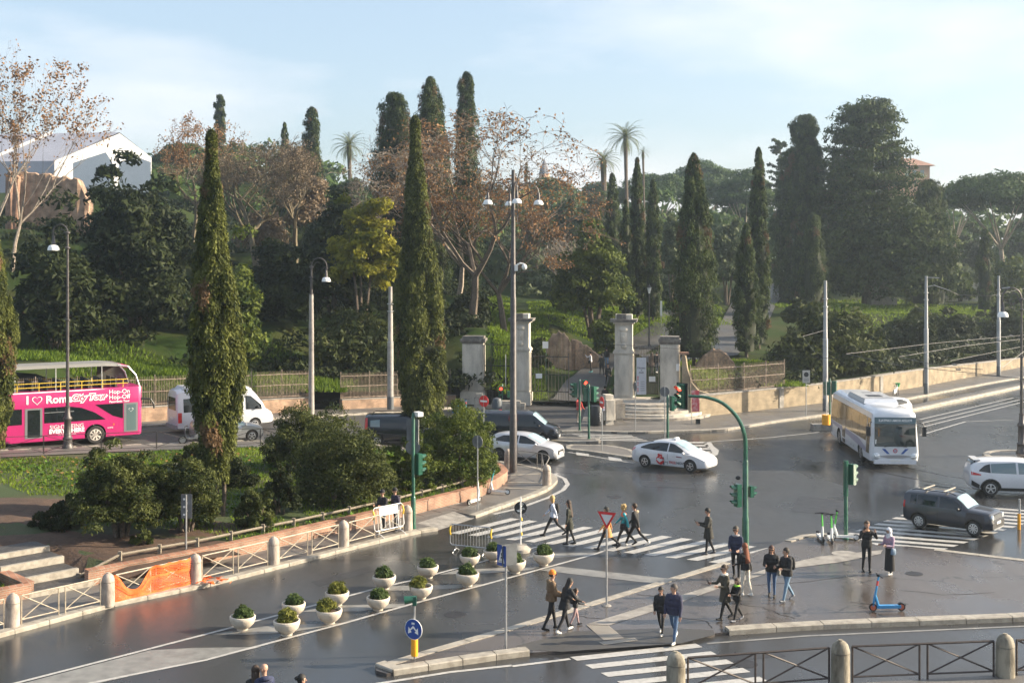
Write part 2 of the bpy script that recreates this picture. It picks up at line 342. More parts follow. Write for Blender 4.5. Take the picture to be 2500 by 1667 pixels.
# hillside behind the walls
cols = np.concatenate([np.arange(-200, -60, 5), np.arange(-60, 75, 1.25), np.arange(75, 201, 5)]); ts = np.concatenate([np.linspace(0, 40, 40), np.linspace(41.5, 110, 38), np.linspace(118, 420, 28)])
XX = np.repeat(cols[:, None], len(ts), 1); YY = np.array([wallY(x) for x in cols])[:, None] + .12 + ts[None, :]
ZZ = T(XX, YY)
rng0 = np.random.default_rng(3)
ZZ += (np.sin(XX*.9 + YY*.35)*np.sin(YY*.8 - XX*.3))*.10*np.clip(ts/6, 0, 1)[None, :]
idx = np.arange(XX.size).reshape(XX.shape)
fc = np.stack([idx[:-1, :-1], idx[1:, :-1], idx[1:, 1:], idx[:-1, 1:]], -1).reshape(-1, 4)
o = np_mesh('hillside', np.stack([XX, YY, ZZ], -1).reshape(-1, 3), fc, hillm, smooth=True); struct(o)

def draped(name, lefts, rights, m, dz=.05, n=8, kind='structure', sub=4):
    """sheet on the hillside between two pixel edges"""
    def res(pts):
        q = []
        for a, b in zip(pts[:-1], pts[1:]):
            for k in range(sub): q.append((lerp(a[0], b[0], k/sub), lerp(a[1], b[1], k/sub)))
        return q + [pts[-1]]
    l, r = res(lefts), res(rights); rows = []
    for a, b in zip(l, r):
        A = np.array(RT(*a)); B = np.array(RT(*b)); row = []
        for k in range(n+1):
            p = A + (B-A)*k/n; row.append((p[0], p[1], Tz(p[0], p[1]) + dz + .12))
        rows.append(row)
    v = np.array(rows).reshape(-1, 3); i = np.arange(len(v)).reshape(len(rows), n+1)
    f = np.stack([i[:-1, :-1], i[:-1, 1:], i[1:, 1:], i[1:, :-1]], -1).reshape(-1, 4)
    o = np_mesh(name, v, f, m, smooth=True); o['kind'] = kind; return o

def ribbon(name, pts, w0, w1, m, z, parent=None):
    """flat strip following a world polyline, from offset w0 to w1 to its left"""
    n = len(pts); rows = []
    for i in range(n):
        a = Vector(pts[max(i-1, 0)][:2]); b = Vector(pts[min(i+1, n-1)][:2]); d = (b-a).normalized(); nn = Vector((-d.y, d.x)); p = Vector(pts[i][:2])
        zz = z(p.x) if callable(z) else z
        rows.append(((*(p+nn*w0), zz), (*(p+nn*w1), zz)))
    mb = MB()
    for a, b in zip(rows[:-1], rows[1:]): mb.quad(a[0], b[0], b[1], a[1])
    return mb.build(name, m, parent)
def resample(pts, L):
    pts = [Vector(p[:2]) for p in pts]; out_ = [pts[0]]; acc = 0
    for a, b in zip(pts[:-1], pts[1:]):
        seg = (b-a).length; t = L - acc
        while t < seg: out_.append(a + (b-a)*(t/seg)); t += L
        acc = seg - (t - L)
    if (out_[-1]-pts[-1]).length > L*.3: out_.append(pts[-1])
    return out_
def smooth_line(pts, n=4):
    P = [Vector(p[:2]) for p in pts]; o_ = []
    for i in range(len(P)-1):
        p0, p1, p2, p3 = P[max(i-1, 0)], P[i], P[i+1], P[min(i+2, len(P)-1)]
        for k in range(n):
            t = k/n; o_.append(.5*((2*p1)+(-p0+p2)*t+(2*p0-5*p1+4*p2-p3)*t*t+(-p0+3*p1-3*p2+p3)*t**3))
    return o_ + [P[-1]]
def kerb(parent, pts, h=.13, w=.32, L=1.15, side=1, m=None, base=0.0, z=None):
    """single kerb stones along a line (its road-side face), standing to the left (side=1) or right"""
    q = resample(pts, L); rr = random.Random(len(q))
    for a, b in zip(q[:-1], q[1:]):
        d = (b-a); l = d.length; d = d/l; nn = Vector((-d.y, d.x))*side; g = .012; j = rr.uniform(-.006, .006)
        zb = (z((a.x+b.x)/2) if z else base)
        p = [a+d*g-nn*.03, b-d*g-nn*.03, b-d*g+nn*w, a+d*g+nn*w]
        mb = MB(); t = h + j
        mb.prism([p[0], p[1], p[2], p[3]], zb-.05, zb+t*.82); 
        mb2 = [p[0]+nn*.025, p[1]+nn*.025, p[2], p[3]]
        i0 = len(mb.v)-4; top = [(mb2[k].x, mb2[k].y, zb+t) for k in range(4)]
        i = len(mb.v); mb.v += top; bb = [i0, i0+1, i0+2, i0+3]
        for k in range(4): mb.f.append((bb[k], bb[(k+1) % 4], i+(k+1) % 4, i+k)); mb.m.append(0)
        mb.f.append((i, i+1, i+2, i+3)); mb.m.append(0)
        o_ = mb.build('kerb_stone', m or kerbm, parent, fix=True)
def sheet(name, pxs, m, z=.006, parent=None, zoff=0.0):
    return MB().poly([(*G(a, b, zoff), z+zoff) for a, b in pxs]).build(name, m, parent, fix=True)
def sheet_up(o_):
    me = o_.data
    if me.polygons[0].normal.z < 0: me.flip_normals()
    return o_

# upper road (rises to the left) and its pavements
mb = MB(); xs = np.linspace(-60, -3.2, 40)
for a, b in zip(xs[:-1], xs[1:]):
    mb.quad((a, poly_interp(NEAR_KERB, a), zroad(a)+.012), (b, poly_interp(NEAR_KERB, b), zroad(b)+.012), (b, poly_interp(FAR_KERB, b)+.3, zroad(b)+.012), (a, poly_interp(FAR_KERB, a)+.3, zroad(a)+.012))
o = mb.build('upper_road', asphalt_dry); struct(o)
mb = MB(); xs = np.linspace(-17, -4.6, 14)
for a, b in zip(xs[:-1], xs[1:]):
    fa, fb = poly_interp(FAR_KERB, a), poly_interp(FAR_KERB, b); 
    mb.quad((a, fa-7.5, zroad(a)+.018), (b, fb-7.5, zroad(b)+.018), (b, fb+.2, zroad(b)+.018), (a, fa+.2, zroad(a)+.018))
o = mb.build('cobbled_lane', cobble); struct(o)
far_pave = ribbon('far_pavement', resample(FAR_KERB, 2.0), 0, 3.6, pave_grey, lambda x: zroad(x)+.13); struct(far_pave)
kerb(far_pave, [p for p in FAR_KERB if p[0] >= -40], h=.14, side=1, z=zroad)
near_pave = ribbon('near_pavement', resample(NEAR_KERB[:6], 2.0), 0, -2.6, pave_grey, lambda x: zroad(x)+.125); struct(near_pave)
kerb(near_pave, [p for p in NEAR_KERB if -40 <= p[0] <= -3], h=.135, side=-1, z=zroad)

# pavement below the planted bank, with its nose at the crossing
KL = [G(-150, 1596), G(0, 1556), G(275, 1481), G(500, 1434), G(679, 1389), G(854, 1343), G(1021, 1302)]
KN = smooth_line([G(1160, 1265), G(1222, 1242), G(1322, 1206), G(1350, 1189), G(1361, 1174), G(1350, 1162), G(1318, 1147), (0.3, 65), (-3, 68)], 5)
ramp0, ramp1 = Vector(G(1069, 1295)), Vector(G(1160, 1265))
inn = Vector((-.72, .69))*1.3
outline = [Vector(p) for p in KL] + [ramp0, ramp0+inn, ramp1+inn, ramp1] + KN[1:] + [Vector((-8, 67)), Vector((-15, 66)), Vector((-30, 50)), Vector((-40, 20))]
lower_pave = MB().prism(outline, -.1, .115, 0).build('lower_pavement', pave_grey, fix=True); struct(lower_pave)
kerb(lower_pave, KL + [tuple(ramp0)], h=.13, side=1); kerb(lower_pave, [tuple(p) for p in KN], h=.13, side=1)
MB().quad((*ramp0, .012), (*ramp1, .012), (*(ramp1+inn), .117), (*(ramp0+inn), .117)).build('dropped_kerb', concrete, lower_pave)
# slabs by the dropped kerb
for i in range(5):
    for j in range(3):
        a = Vector(G(1030, 1283)) + Vector((.72, .69))*(i*1.0-.6) + Vector((-.69, .72))*(j*1.0+1.45)
        mb = MB(); mb.box((a.x, a.y, .12), (.95, .95, .02), rz=R(44)); mb.build('paving_slab', [pave_grey, pave_wet, concrete][(i*3+j*2) % 3], lower_pave)
for k, (a, b) in enumerate([((1226, 1161), (1320, 1156)), ((1226, 1178), (1320, 1178)), ((1230, 1191), (1330, 1195)), ((1180, 1143), (1240, 1140))]):
    A, B = Vector(G(*a, .12)), Vector(G(*b, .12)); d = (B-A); mb = MB(); mb.box(((A.x+B.x)/2, (A.y+B.y)/2, .125), (d.length, .16, .02), rz=math.atan2(d.y, d.x)); mb.build('stone_band', kerbm, lower_pave)
# forecourt of cobbles before the gate
o = MB().poly([(-4.6, 71.5, .008), (3.4, 70.5, .008), G3(1371, 1056, .008), G3(1420, 1040, .008), (5.6, 91, .02), (1, 93.2, .02), (-4.2, 90, .02)]).build('forecourt', cobble, fix=True); struct(o)
# right pavement along the long wall
KR = [G(1371, 1056), G(1420, 1055), G(1540, 1059), G(1642, 1056), G(1750, 1053), G(1800, 1047), G(1900, 1031), G(2036, 1012), G(2179, 984), G(2278, 964), G(2500, 923), G(2700, 897)]
KR = smooth_line(KR, 3)
inner = [Vector((x, wallY(x)+.3)) for x in (100, 70, 53, 36, 31, 24, 16, 12.3)] + [Vector((7.2, 90.3)), Vector((5.6, 91)), Vector(G(1420, 1036))]
right_pave = MB().prism(KR + inner, -.1, .115).build('right_pavement', pave_grey, fix=True); struct(right_pave)
kerb(right_pave, [tuple(p) for p in KR if p.x < 62], h=.13, side=1, L=1.4)
# raised separator of the bus lane
SA = [G(2190, 1014), G(2230, 1006), G(2500, 947), G(2640, 924)]
sep = ribbon('lane_separator', SA, 0, 1.2, pave_grey, .2); struct(sep); kerb(sep, SA, h=.22, side=1, L=1.6, w=.4)
# kerbed refuges before the gate
def island(name, pxs, h=.13, m=None, L=1.1):
    pts = [Vector(G(*p)) for p in pxs]; mb = MB().prism(pts, -.1, h-.012); o_ = mb.build(name, m or pave_grey, fix=True); struct(o_)
    area = sum(pts[k].x*pts[(k+1) % len(pts)].y - pts[(k+1) % len(pts)].x*pts[k].y for k in range(len(pts)))
    kerb(o_, [tuple(p) for p in pts]+[tuple(pts[0])], h=h, side=1 if area > 0 else -1, L=L, w=.25); return o_
island('traffic_refuge', [(1340, 1080), (1440, 1083), (1468, 1080), (1462, 1074), (1345, 1071)])
island('traffic_refuge', [(1384, 1100), (1440, 1106), (1545, 1122), (1556, 1117), (1548, 1104), (1500, 1092), (1380, 1089)])
c0 = Vector(G(2502, 1118)); lamp_isl = [(c0.x+2.2*math.cos(t*math.pi/8), c0.y+2.2*math.sin(t*math.pi/8)) for t in range(16)]
o = MB().prism(lamp_isl, -.1, .12).build('lamp_refuge', pave_wet, fix=True); struct(o); kerb(o, lamp_isl+[lamp_isl[0]], h=.14, side=1, L=.85, w=.3)
c1 = Vector(G(1968, 1034)); iso = [(c1.x+.85*math.cos(t*math.pi/6), c1.y+.85*math.sin(t*math.pi/6)) for t in range(12)]
# big wet island in front
isl_px = [(917, 1632), (1000, 1606), (1200, 1549), (1250, 1535), (1415, 1484), (1642, 1415), (1784, 1372), (1876, 1342), (1915, 1325), (1976, 1306), (2022, 1308), (2099, 1321), (2140, 1335), (2214, 1338), (2283, 1345), (2500, 1371), (2800, 1405), (3300, 1470),
          (3300, 1480), (2800, 1502), (2500, 1516), (1967, 1537), (1745, 1552), (1660, 1573), (1372, 1595), (1293, 1600), (1200, 1612), (944, 1651), (918, 1643)]
isl = [Vector(G(*p)) for p in isl_px]
big = MB().prism(isl, -.1, .085).build('pavement_island', pave_wet, fix=True); struct(big)
kerb(big, [tuple(isl[k]) for k in (22, 21, 20, 19)][::-1] and [tuple(isl[k]) for k in (19, 20, 21, 22)], h=.17, side=-1, L=1.5, w=.34)
kerb(big, [tuple(isl[k]) for k in (25, 26, 27, 28, 0)], h=.17, side=-1, L=1.0, w=.3)
kerb(big, [tuple(isl[k]) for k in range(0, 7)], h=.10, side=-1, L=1.6, w=.3); kerb(big, [tuple(isl[k]) for k in range(8, 12)], h=.12, side=-1, L=1.2, w=.3)
kerb(big, [tuple(isl[k]) for k in range(14, 17)], h=.10, side=-1, L=1.6, w=.3)
Zi = .085
def isheet(name, pxs, m, z=.006): return sheet_up(MB().poly([(*G(a, b, Zi), Zi+z) for a, b in pxs]).build(name, m, big, fix=True))
isheet('dropped_apron', [(1372, 1590), (1293, 1586), (1260, 1576), (1400, 1540), (1640, 1532), (1742, 1538), (1745, 1549), (1660, 1570)], asphalt_dry, .004)
isheet('concrete_band', [(1431, 1524), (1600, 1472), (1745, 1427), (1870, 1389), (1867, 1402), (1761, 1434), (1620, 1484), (1487, 1526)], concrete, .008)
isheet('concrete_band', [(1885, 1384), (2000, 1358), (2155, 1342), (2150, 1352), (2050, 1372), (1945, 1385)], concrete, .008)
# tactile slabs with raised bars
def tactile(corners, n, mname):
    A, B, C_, D = [Vector(G3(*p, Zi+.012)) for p in corners]
    MB().quad(A, B, C_, D).build('tactile_slab', concrete, big)
    for k in range(n):
        t0, t1 = (k+.25)/n, (k+.7)/n; mb = MB(); a, b = A.lerp(B, t0), A.lerp(B, t1); c, d = D.lerp(C_, t1), D.lerp(C_, t0)
        up = Vector((0, 0, .008)); mb.quad(a+up, b+up, c+up, d+up).quad(a, b, b+up, a+up).quad(d, c, c+up, d+up); mb.build('tactile_bar', stone, big, fix=True)
tactile([(1431, 1525), (1487, 1527), (1524, 1557), (1474, 1562)], 9, 't'); tactile([(1461, 1567), (1550, 1556), (1558, 1562), (1474, 1574)], 14, 't')
o = MB().lathe([(.0001, 0), (.5, 0), (.5, .006), (.0001, .006)], 20, (*G(2064, 1352, Zi), Zi+.006)).build('manhole_cover', concrete, big)
o = MB().lathe([(.0001, 0), (.3, 0), (.3, .006), (.0001, .006)], 16, (*G(2232, 1400, Zi), Zi+.006)).build('manhole_cover', iron_dark, big)
# near pavement under the railing in the foreground
o = MB().prism([G(2080, 1676), G(2500, 1652), G(3200, 1610), (60, 8), (4, 8), (4, 29.4)], -.1, .1).build('near_footway', pave_grey, fix=True); struct(o)

# painted markings --------------------------------------------------------
def stripe_set(name, L0, L1, R0, R1, n, duty=.52, m=None, z=.008, a=0, b=None, lab=None):
    root = link(name, None); root['kind'] = 'structure'
    L0, L1, R0, R1 = [Vector(G(*p)) for p in (L0, L1, R0, R1)]
    for k in range(a, b if b is not None else n):
        t0, t1 = k/(n-1), (k+duty)/(n-1)
        p = [L0+(L1-L0)*t0, R0+(R1-R0)*t0, R0+(R1-R0)*t1, L0+(L1-L0)*t1]
        q = MB().poly([(v_.x, v_.y, z) for v_ in p]).build('painted_stripe', m or white_paint, root, fix=True); sheet_up(q)
    return root
stripe_set('zebra_crossing', (1099, 1301), (1729, 1371.6), (1246.7, 1264.5), (1873, 1337), 14)
stripe_set('zebra_crossing', (1391.8, 1603.4), (1391.8+4*38.9, 1603.4+4*20.2), (1698.4, 1570.4), (1698.4+4*38.9, 1570.4+4*20.2), 5, .48)
def z5(x, y): return (1900+x/3.92, 1050+y/3.92)
stripe_set('zebra_crossing', z5(620-171, 1003+58), z5(620+85.7*10, 1003-290), z5(1755-180, 1090+58), z5(1755+900, 1090-290), 13, .5)
def z7(x, y): return (1100+x/3.136, 700+y/3.136)
stripe_set('zebra_crossing', z7(925, 1127), z7(1060, 1168), z7(1385, 1140), z7(1500, 1176), 4, .5)
stripe_set('zebra_crossing', z7(1740, 1186), z7(1840, 1285), z7(1958, 1186), z7(2010, 1285), 5, .5)
marks = link('road_markings', None); marks['kind'] = 'structure'
def line(pts, w, m=white_paint, z=.008, name='painted_line'):
    P = [Vector(G(*p)) for p in pts]; return ribbon(name, P, -w/2, w/2, m, z, marks)
def fill(pts, m=grey_paint, z=.007): return sheet_up(MB().poly([(*G(*p), z) for p in pts]).build('painted_area', m, marks, fix=True))
line([(-60, 1690), (39, 1667), (300, 1600), (567, 1531), (679, 1501), (911, 1438), (1006, 1416), (1120, 1386), (1310, 1335)], .13)
line([(130, 1690), (220, 1667), (500, 1611), (836, 1522), (1000, 1475.5), (1200, 1422), (1450, 1353), (1474, 1345)], .13)
fill([(39, 1672), (366, 1587), (470, 1581), (637, 1579), (500, 1608), (220, 1672)])
for a in [[(512, 1548), (650, 1528), (835, 1520), (812, 1527), (690, 1545), (600, 1549)], [(735, 1493), (800, 1478), (996, 1473), (975, 1481), (880, 1492)], [(905, 1441), (955, 1430), (1182, 1426), (1160, 1432), (1040, 1441)],
          [(1072, 1402), (1120, 1390), (1320, 1383), (1295, 1391), (1190, 1399)], [(1284, 1361), (1310, 1352), (1458, 1348), (1436, 1356), (1360, 1361)]]: fill(a)
fill([(1319, 1392), (1362, 1382), (1642, 1413), (1596, 1424)], grey_paint)
line([(1250, 1626), (1392, 1608)], .14); line([(900, 1672), (1100, 1640), (1250, 1624)], .14)
line([(1726, 1570.6), (1967, 1552), (2500, 1528), (2900, 1512)], .12, grey_paint)
line([(1205, 1255), (1262, 1242), (1337, 1215), (1375, 1196), (1386, 1182), (1378, 1168), (1352, 1157)], .22)
line([z7(750, 1130), z7(1000, 1122), z7(1390, 1135)], .12); line([z7(900, 1265), z7(1100, 1300), z7(1400, 1350)], .14)
fill([z7(960, 1265), z7(1060, 1280), z7(1060, 1298), z7(965, 1288)], white_paint, .01); fill([z7(1205, 1298), z7(1300, 1312), z7(1320, 1338), z7(1215, 1328)], white_paint, .01)
line([z7(1965, 1190), z7(1985, 1220), z7(2025, 1250), z7(2015, 1285), z7(1990, 1295)], .45); line([z7(1965, 1188), z7(2195, 1172), (1880, 1068), (2000, 1055)], .14)
fill([z7(760, 1130), z7(850, 1160), z7(765, 1165)], grey_paint)
for a, b in [((2246, 1024), (2474, 971)), ((2246, 1034), (2500, 973)), ((2253, 1042), (2560, 966)), ((2246, 1062), (2358, 1029))]: line([a, b], .16)
line([(2362, 1029), (2474, 1025)], .12)
line([(2099, 1321+6), (2214, 1332), (2283, 1342), (2500, 1368)], .2, white_paint, .012)
# tram rails
rails = link('tram_rails', None); rails['kind'] = 'structure'
railm = mat('rail_groove', (.028, .025, .023), .35, .4)
for pts in [[(2040, 1098), (2075, 1122), (2130, 1146), (2220, 1166), (2360, 1191), (2560, 1215)], [(2085, 1085), (2120, 1110), (2180, 1132), (2280, 1155), (2400, 1175), (2560, 1198)], [(2010, 1100), (2000, 1078), (2050, 1050), (2200, 1020)]]:
    ribbon('rail', smooth_line([G(*p) for p in pts], 4), -.06, .06, railm, .007, rails)
cr_m = mat('crack_dark', (.016, .014, .013), .6)
for pts in [[(1556, 1450), (1600, 1456), (1640, 1461)], [(1807, 1475), (1860, 1482), (1906, 1500), (1950, 1512)], [(1658, 1506), (1700, 1512), (1725, 1517), (1742, 1535)], [(1960, 1377), (2040, 1370), (2085, 1382)], [(1840, 1428), (1990, 1417), (2120, 1402)], [(2200, 1440), (2300, 1452), (2460, 1446)], [(2080, 1470), (2180, 1478), (2230, 1472)], [(1404, 1500), (1440, 1508), (1500, 1510)]]:
    rr = random.Random(pts[0][0]); q = [Vector(G(a+rr.uniform(-3, 3), b+rr.uniform(-1.5, 1.5), Zi)) for a, b in [(lerp(p[0], q_[0], t), lerp(p[1], q_[1], t)) for p, q_ in zip(pts[:-1], pts[1:]) for t in (0, .2, .4, .6, .8)]]
    ribbon('crack', q, -.018, .018, cr_m, Zi+.005, big)
patchm = wetmat('patched_asphalt', (.022, .022, .024), (.040, .040, .041), .28, .5, .5, (1, 1, 1), .15)
for pts in [[(1560, 1172), (1690, 1180), (1700, 1192), (1570, 1186)], [(1290, 1128), (1420, 1146), (1440, 1158), (1300, 1150)], [(1950, 1210), (2080, 1225), (2060, 1262), (1930, 1248)], [(760, 1420), (900, 1382), (920, 1392), (780, 1432)], [(1760, 1600), (1900, 1590), (1920, 1602), (1780, 1614)]]:
    sheet_up(MB().poly([(*G(*p), .004) for p in pts]).build('asphalt_patch', patchm, marks, fix=True))
for px, py in [(1500, 1212), (1110, 1500), (1820, 1620)]: MB().lathe([(.001, .003), (.34, .003), (.34, .007), (.001, .007)], 16, (*G(px, py), 0)).build('manhole_cover', iron_dark, marks)
# path and lane up the hill, lawns
draped('hill_path', [(1340, 992), (1385, 935), (1440, 890), (1478, 862)], [(1472, 992), (1482, 945), (1496, 905), (1512, 875)], asphalt_dry)
draped('hill_path', [(1560, 870), (1690, 868), (1755, 800), (1785, 745), (1815, 715), (1885, 694)], [(1600, 900), (1800, 872), (1872, 800), (1895, 745), (1918, 715), (1955, 690)], asphalt_dry)
draped('hill_path', [(1478, 862), (1520, 842), (1590, 800), (1625, 760)], [(1520, 872), (1575, 868), (1640, 830), (1660, 770)], asphalt_dry)
# ------------------------------------------------------------------ planted bank between the two roads
NB = [(-40, 16), (-30, 25), (-22, 33), (-14.3, 40.6), (-11.1, 43.75), (-7.5, 48), (-4.15, 52.3), (-1.6, 56), (-.5, 59.2), (-.45, 60.6), (-1.0, 62.6), (-2.2, 64.3)]
FB = [(-60, 39.3), (-40, 52.3), (-21.3, 63.6), (-14.4, 67.6), (-8.2, 67.9), (-4.4, 66.3), (-2.6, 64.8)]
def arclen(pts, n):
    P = np.array(pts, float); d = np.r_[0, np.cumsum(np.hypot(*np.diff(P, axis=0).T))]; t = np.linspace(0, d[-1], n)
    return np.stack([np.interp(t, d, P[:, 0]), np.interp(t, d, P[:, 1])], -1)
nb, fb = arclen(smooth_line(NB, 4), 90), arclen(smooth_line(FB, 4), 90)
tt = np.linspace(0, 1, 26)
bx = nb[:, None, :] + (fb - nb)[:, None, :]*tt[None, :, None]
zf = np.array([zroad(x)+.14 for x in fb[:, 0]]); zn = np.full(90, .50)
bz = zn[:, None] + (zf - zn)[:, None]*tt[None, :] + .35*np.sin(np.pi*tt)[None, :]*np.clip(np.hypot(*(fb-nb).T)/12, 0, 1)[:, None]
bz += .07*np.sin(bx[..., 0]*1.3 + bx[..., 1]*.6)*np.sin(bx[..., 1]*1.1)*np.sin(np.pi*tt)[None, :]
_u = (bx[..., 0]+14.95)*-.70 + (bx[..., 1]-39.95)*.71; _v = (bx[..., 0]+14.95)*.71 + (bx[..., 1]-39.95)*.70   # cutting for the steps
_st = (np.abs(_v) < 1.25) & (_u < 4.2); bz = np.where(_st, np.minimum(bz, np.maximum(-.1, .02+.17*_u-.12)), bz)
bi = np.arange(bz.size).reshape(bz.shape)
bank = np_mesh('planted_bank', np.concatenate([bx, bz[..., None]], -1).reshape(-1, 3), np.stack([bi[:-1, :-1], bi[1:, :-1], bi[1:, 1:], bi[:-1, 1:]], -1).reshape(-1, 4), turf, smooth=True); struct(bank)
_bp = np.concatenate([bx, bz[..., None]], -1).reshape(-1, 3)
def Bz(x, y):
    d = (_bp[:, 0]-x)**2 + (_bp[:, 1]-y)**2; k = np.argsort(d)[:4]; w = 1/(d[k]+.01); return float((_bp[k, 2]*w).sum()/w.sum())
_BY = np.arange(30, 72, .15)
def bank_at(px, py):
    """where the view ray through a pixel meets the bank"""
    xs = (px-1250)*_BY/FPX; zr = HCAM-(py-HOR)*_BY/FPX
    d = (_bp[None, :, 0]-xs[:, None])**2 + (_bp[None, :, 1]-_BY[:, None])**2; k = d.argmin(1); ok = np.nonzero(zr <= _bp[k, 2])[0]
    if len(ok): x, y = xs[ok[0]], _BY[ok[0]]; return (x, y, Bz(x, y))
    x, z = XZ(px, py, 60); return (x, 60, z)
# bare earth patch
ev = []
for (px, py, r) in [(330, 1345, 2.6), (140, 1330, 2.4), (60, 1250, 2.6), (520, 1290, 1.4), (930, 1190, 1.2)]:
    x, y, z = bank_at(px, py); mb = MB(); rr = random.Random(px); ring0 = []
    K = 18
    rads = [r*rr.uniform(.75, 1.15) for _ in range(K)]
    for s_ in (.01, .35, .7, 1.0):
        ring0.append([(x+rads[k]*s_*1.3*math.cos(2*math.pi*k/K), y+rads[k]*s_*math.sin(2*math.pi*k/K), Bz(x+rads[k]*s_*1.3*math.cos(2*math.pi*k/K), y+rads[k]*s_*math.sin(2*math.pi*k/K))+.035-.05*(s_ > .9)) for k in range(K)])
    mb.loft(ring0, cap=False); mb.build('bare_earth', soil, bank, smooth=True)
# brick retaining wall round the bank (gap with steps at the left)
def wall_run(parent, name, pts, h, w, m, cap_m=None, z=None, base=0.0, caph=.06):
    q = [Vector(p[:2]) for p in pts]; L_, R_ = [], []
    for i, p in enumerate(q):
        d = (q[min(i+1, len(q)-1)]-q[max(i-1, 0)]).normalized(); nn = Vector((-d.y, d.x)); L_.append(p+nn*w/2); R_.append(p-nn*w/2)
    mb = MB(); zb = [(z(p.x) if z else base) for p in q]; hh = [(h(p) if callable(h) else h) for p in q]
    mb.loft([[(R_[i].x, R_[i].y, zb[i]-.3), (L_[i].x, L_[i].y, zb[i]-.3), (L_[i].x, L_[i].y, zb[i]+hh[i]), (R_[i].x, R_[i].y, zb[i]+hh[i])] for i in range(len(q))])
    o_ = mb.build(name, m, parent, fix=True)
    if cap_m:
        e = w*.12; mb = MB()
        mb.loft([[(R_[i].x+(R_[i].x-L_[i].x)*.08, R_[i].y+(R_[i].y-L_[i].y)*.08, zb[i]+hh[i]), (L_[i].x+(L_[i].x-R_[i].x)*.08, L_[i].y+(L_[i].y-R_[i].y)*.08, zb[i]+hh[i]),
                  (L_[i].x+(L_[i].x-R_[i].x)*.08, L_[i].y+(L_[i].y-R_[i].y)*.08, zb[i]+hh[i]+caph), (R_[i].x+(R_[i].x-L_[i].x)*.08, R_[i].y+(R_[i].y-L_[i].y)*.08, zb[i]+hh[i]+caph)] for i in range(len(q))])
        mb.build('coping', cap_m, parent, fix=True)
    return o_
rw = thing('retaining_wall', 'low red brick wall holding the planted bank behind the pavement', 'wall')
wall_run(rw, 'brickwork', smooth_line(NB[3:], 5), .50, .3, brick, brick, base=.1, caph=.05)
rw2 = thing('retaining_wall', 'short brick wall left of the cobbled steps at the left edge', 'wall')
wall_run(rw2, 'brickwork', [(-30, 25), (-26, 29), (-22, 33), (-15.65, 39.2)], .42, .3, brick, brick, base=.1, caph=.05)
wall_run(rw2, 'brickwork', [(-15.7, 39.3), (-18.4, 42.0)], .42, .3, brick, brick, base=.1, caph=.05)
st = thing('cobbled_steps', 'broad shallow cobbled steps with pale stone edges climbing the bank', 'steps')
for k in range(4):
    zt_ = (.26, .48, .70, .86)[k]; c = Vector((-14.95, 39.95)) + Vector((-.70, .71))*(k*1.15+.45); mb = MB(); mb.box((c.x, c.y, zt_/2-.02), (1.18, 2.15, zt_+.04), rz=R(135)); mb.build('tread', cobble, st)
    c2 = c - Vector((-.70, .71))*.56; mb = MB(); mb.box((c2.x, c2.y, zt_/2), (.16, 2.2, zt_+.03), rz=R(135)); mb.build('edge_stone', kerbm, st)
# low timber edging fence along the bank
tf = thing('timber_edging', 'low weathered timber rail on short posts along the bank above the brick wall', 'fence')
timber = mat('weathered_timber', (.20, .17, .13), .85, var=.35, scale=10, stretch=(1, 1, 6))
tp = [p for p in resample([(p[0]-.42, p[1]+.42) for p in NB[3:9]], 1.5)]
for a, b in zip(tp[:-1], tp[1:]):
    za, zb = Bz(a.x, a.y), Bz(b.x, b.y); mb = MB(); mb.box((a.x, a.y, za+.14), (.12, .12, .42)); mb.build('post', timber, tf)
    MB().cyl((a.x, a.y, za+.24), (b.x, b.y, zb+.24), .05, n=6).build('rail', timber, tf)

# ------------------------------------------------------------------ walls and iron fences along the hill
wl = thing('roadside_wall', 'low brick wall carrying the iron fence along the far pavement', 'wall')
WLp = resample(WALL_L, 2.5)
wall_run(wl, 'brickwork', [p for p in WLp if p.x < -13.2], .95, .4, brick_old, concrete, z=zroad)
wall_run(wl, 'brickwork', [p for p in WLp if p.x > -13.6], .70, .4, brick_old, concrete, z=zroad)
for px in (664, 883):
    pass
wr = thing('long_wall', 'long buff masonry wall along the right pavement below the hill', 'wall')
hR = lambda p: 1.45 if p.x < 36 else max(.75, 1.45-(p.x-36)*.035)
wall_run(wr, 'masonry', resample(WALL_R[:-1], 3), hR, .45, plaster, concrete, base=.1, caph=.09)
for i in (6, 10, 15, 20):
    q = resample(WALL_R[:-1], 1.6); p, p2 = q[i*1], q[i+1]; d = (p2-p).normalized(); nn = Vector((-d.y, d.x)); c = p-nn*.24
    mb = MB(); mb.box((c.x, c.y, .8), (.5, .09, 1.5), rz=math.atan2(d.y, d.x)); mb.build('buttress', concrete, wr)

def fence_run(name, label, pts, zf_, h, step=2.4, m=iron, bar=.11, group=None):
    root = thing(name, label, 'fence', group=group)
    q = resample(pts, step)
    for i, p in enumerate(q):
        z = zf_(p); MB().cyl((p.x, p.y, z-.1), (p.x, p.y, z+h+.22), .035, n=6).build('post', m, root)
    for a, b in zip(q[:-1], q[1:]):
        za, zb = zf_(a), zf_(b); d = b-a; n = max(2, int(d.length/bar))
        for hh in (.12, h*.52, h-.1): MB().cyl((a.x, a.y, za+hh), (b.x, b.y, zb+hh), .028, n=4).build('rail', m, root)
        mb = MB()
        for k in range(1, n):
            t = k/n; x, y, z = a.x+d.x*t, a.y+d.y*t, za+(zb-za)*t
            mb.tube([(x, y, z+.03), (x, y, z+h+.12)], [.016, .009], 4)
        ob = mb.build('bars', m, root); ob['kind'] = 'stuff'
    return root
fence_run('iron_fence', 'rusty upright iron fence on the brick wall behind the pink bus', [p for p in WLp if p.x < -13.4], lambda p: zroad(p.x)+1.0, 1.75)
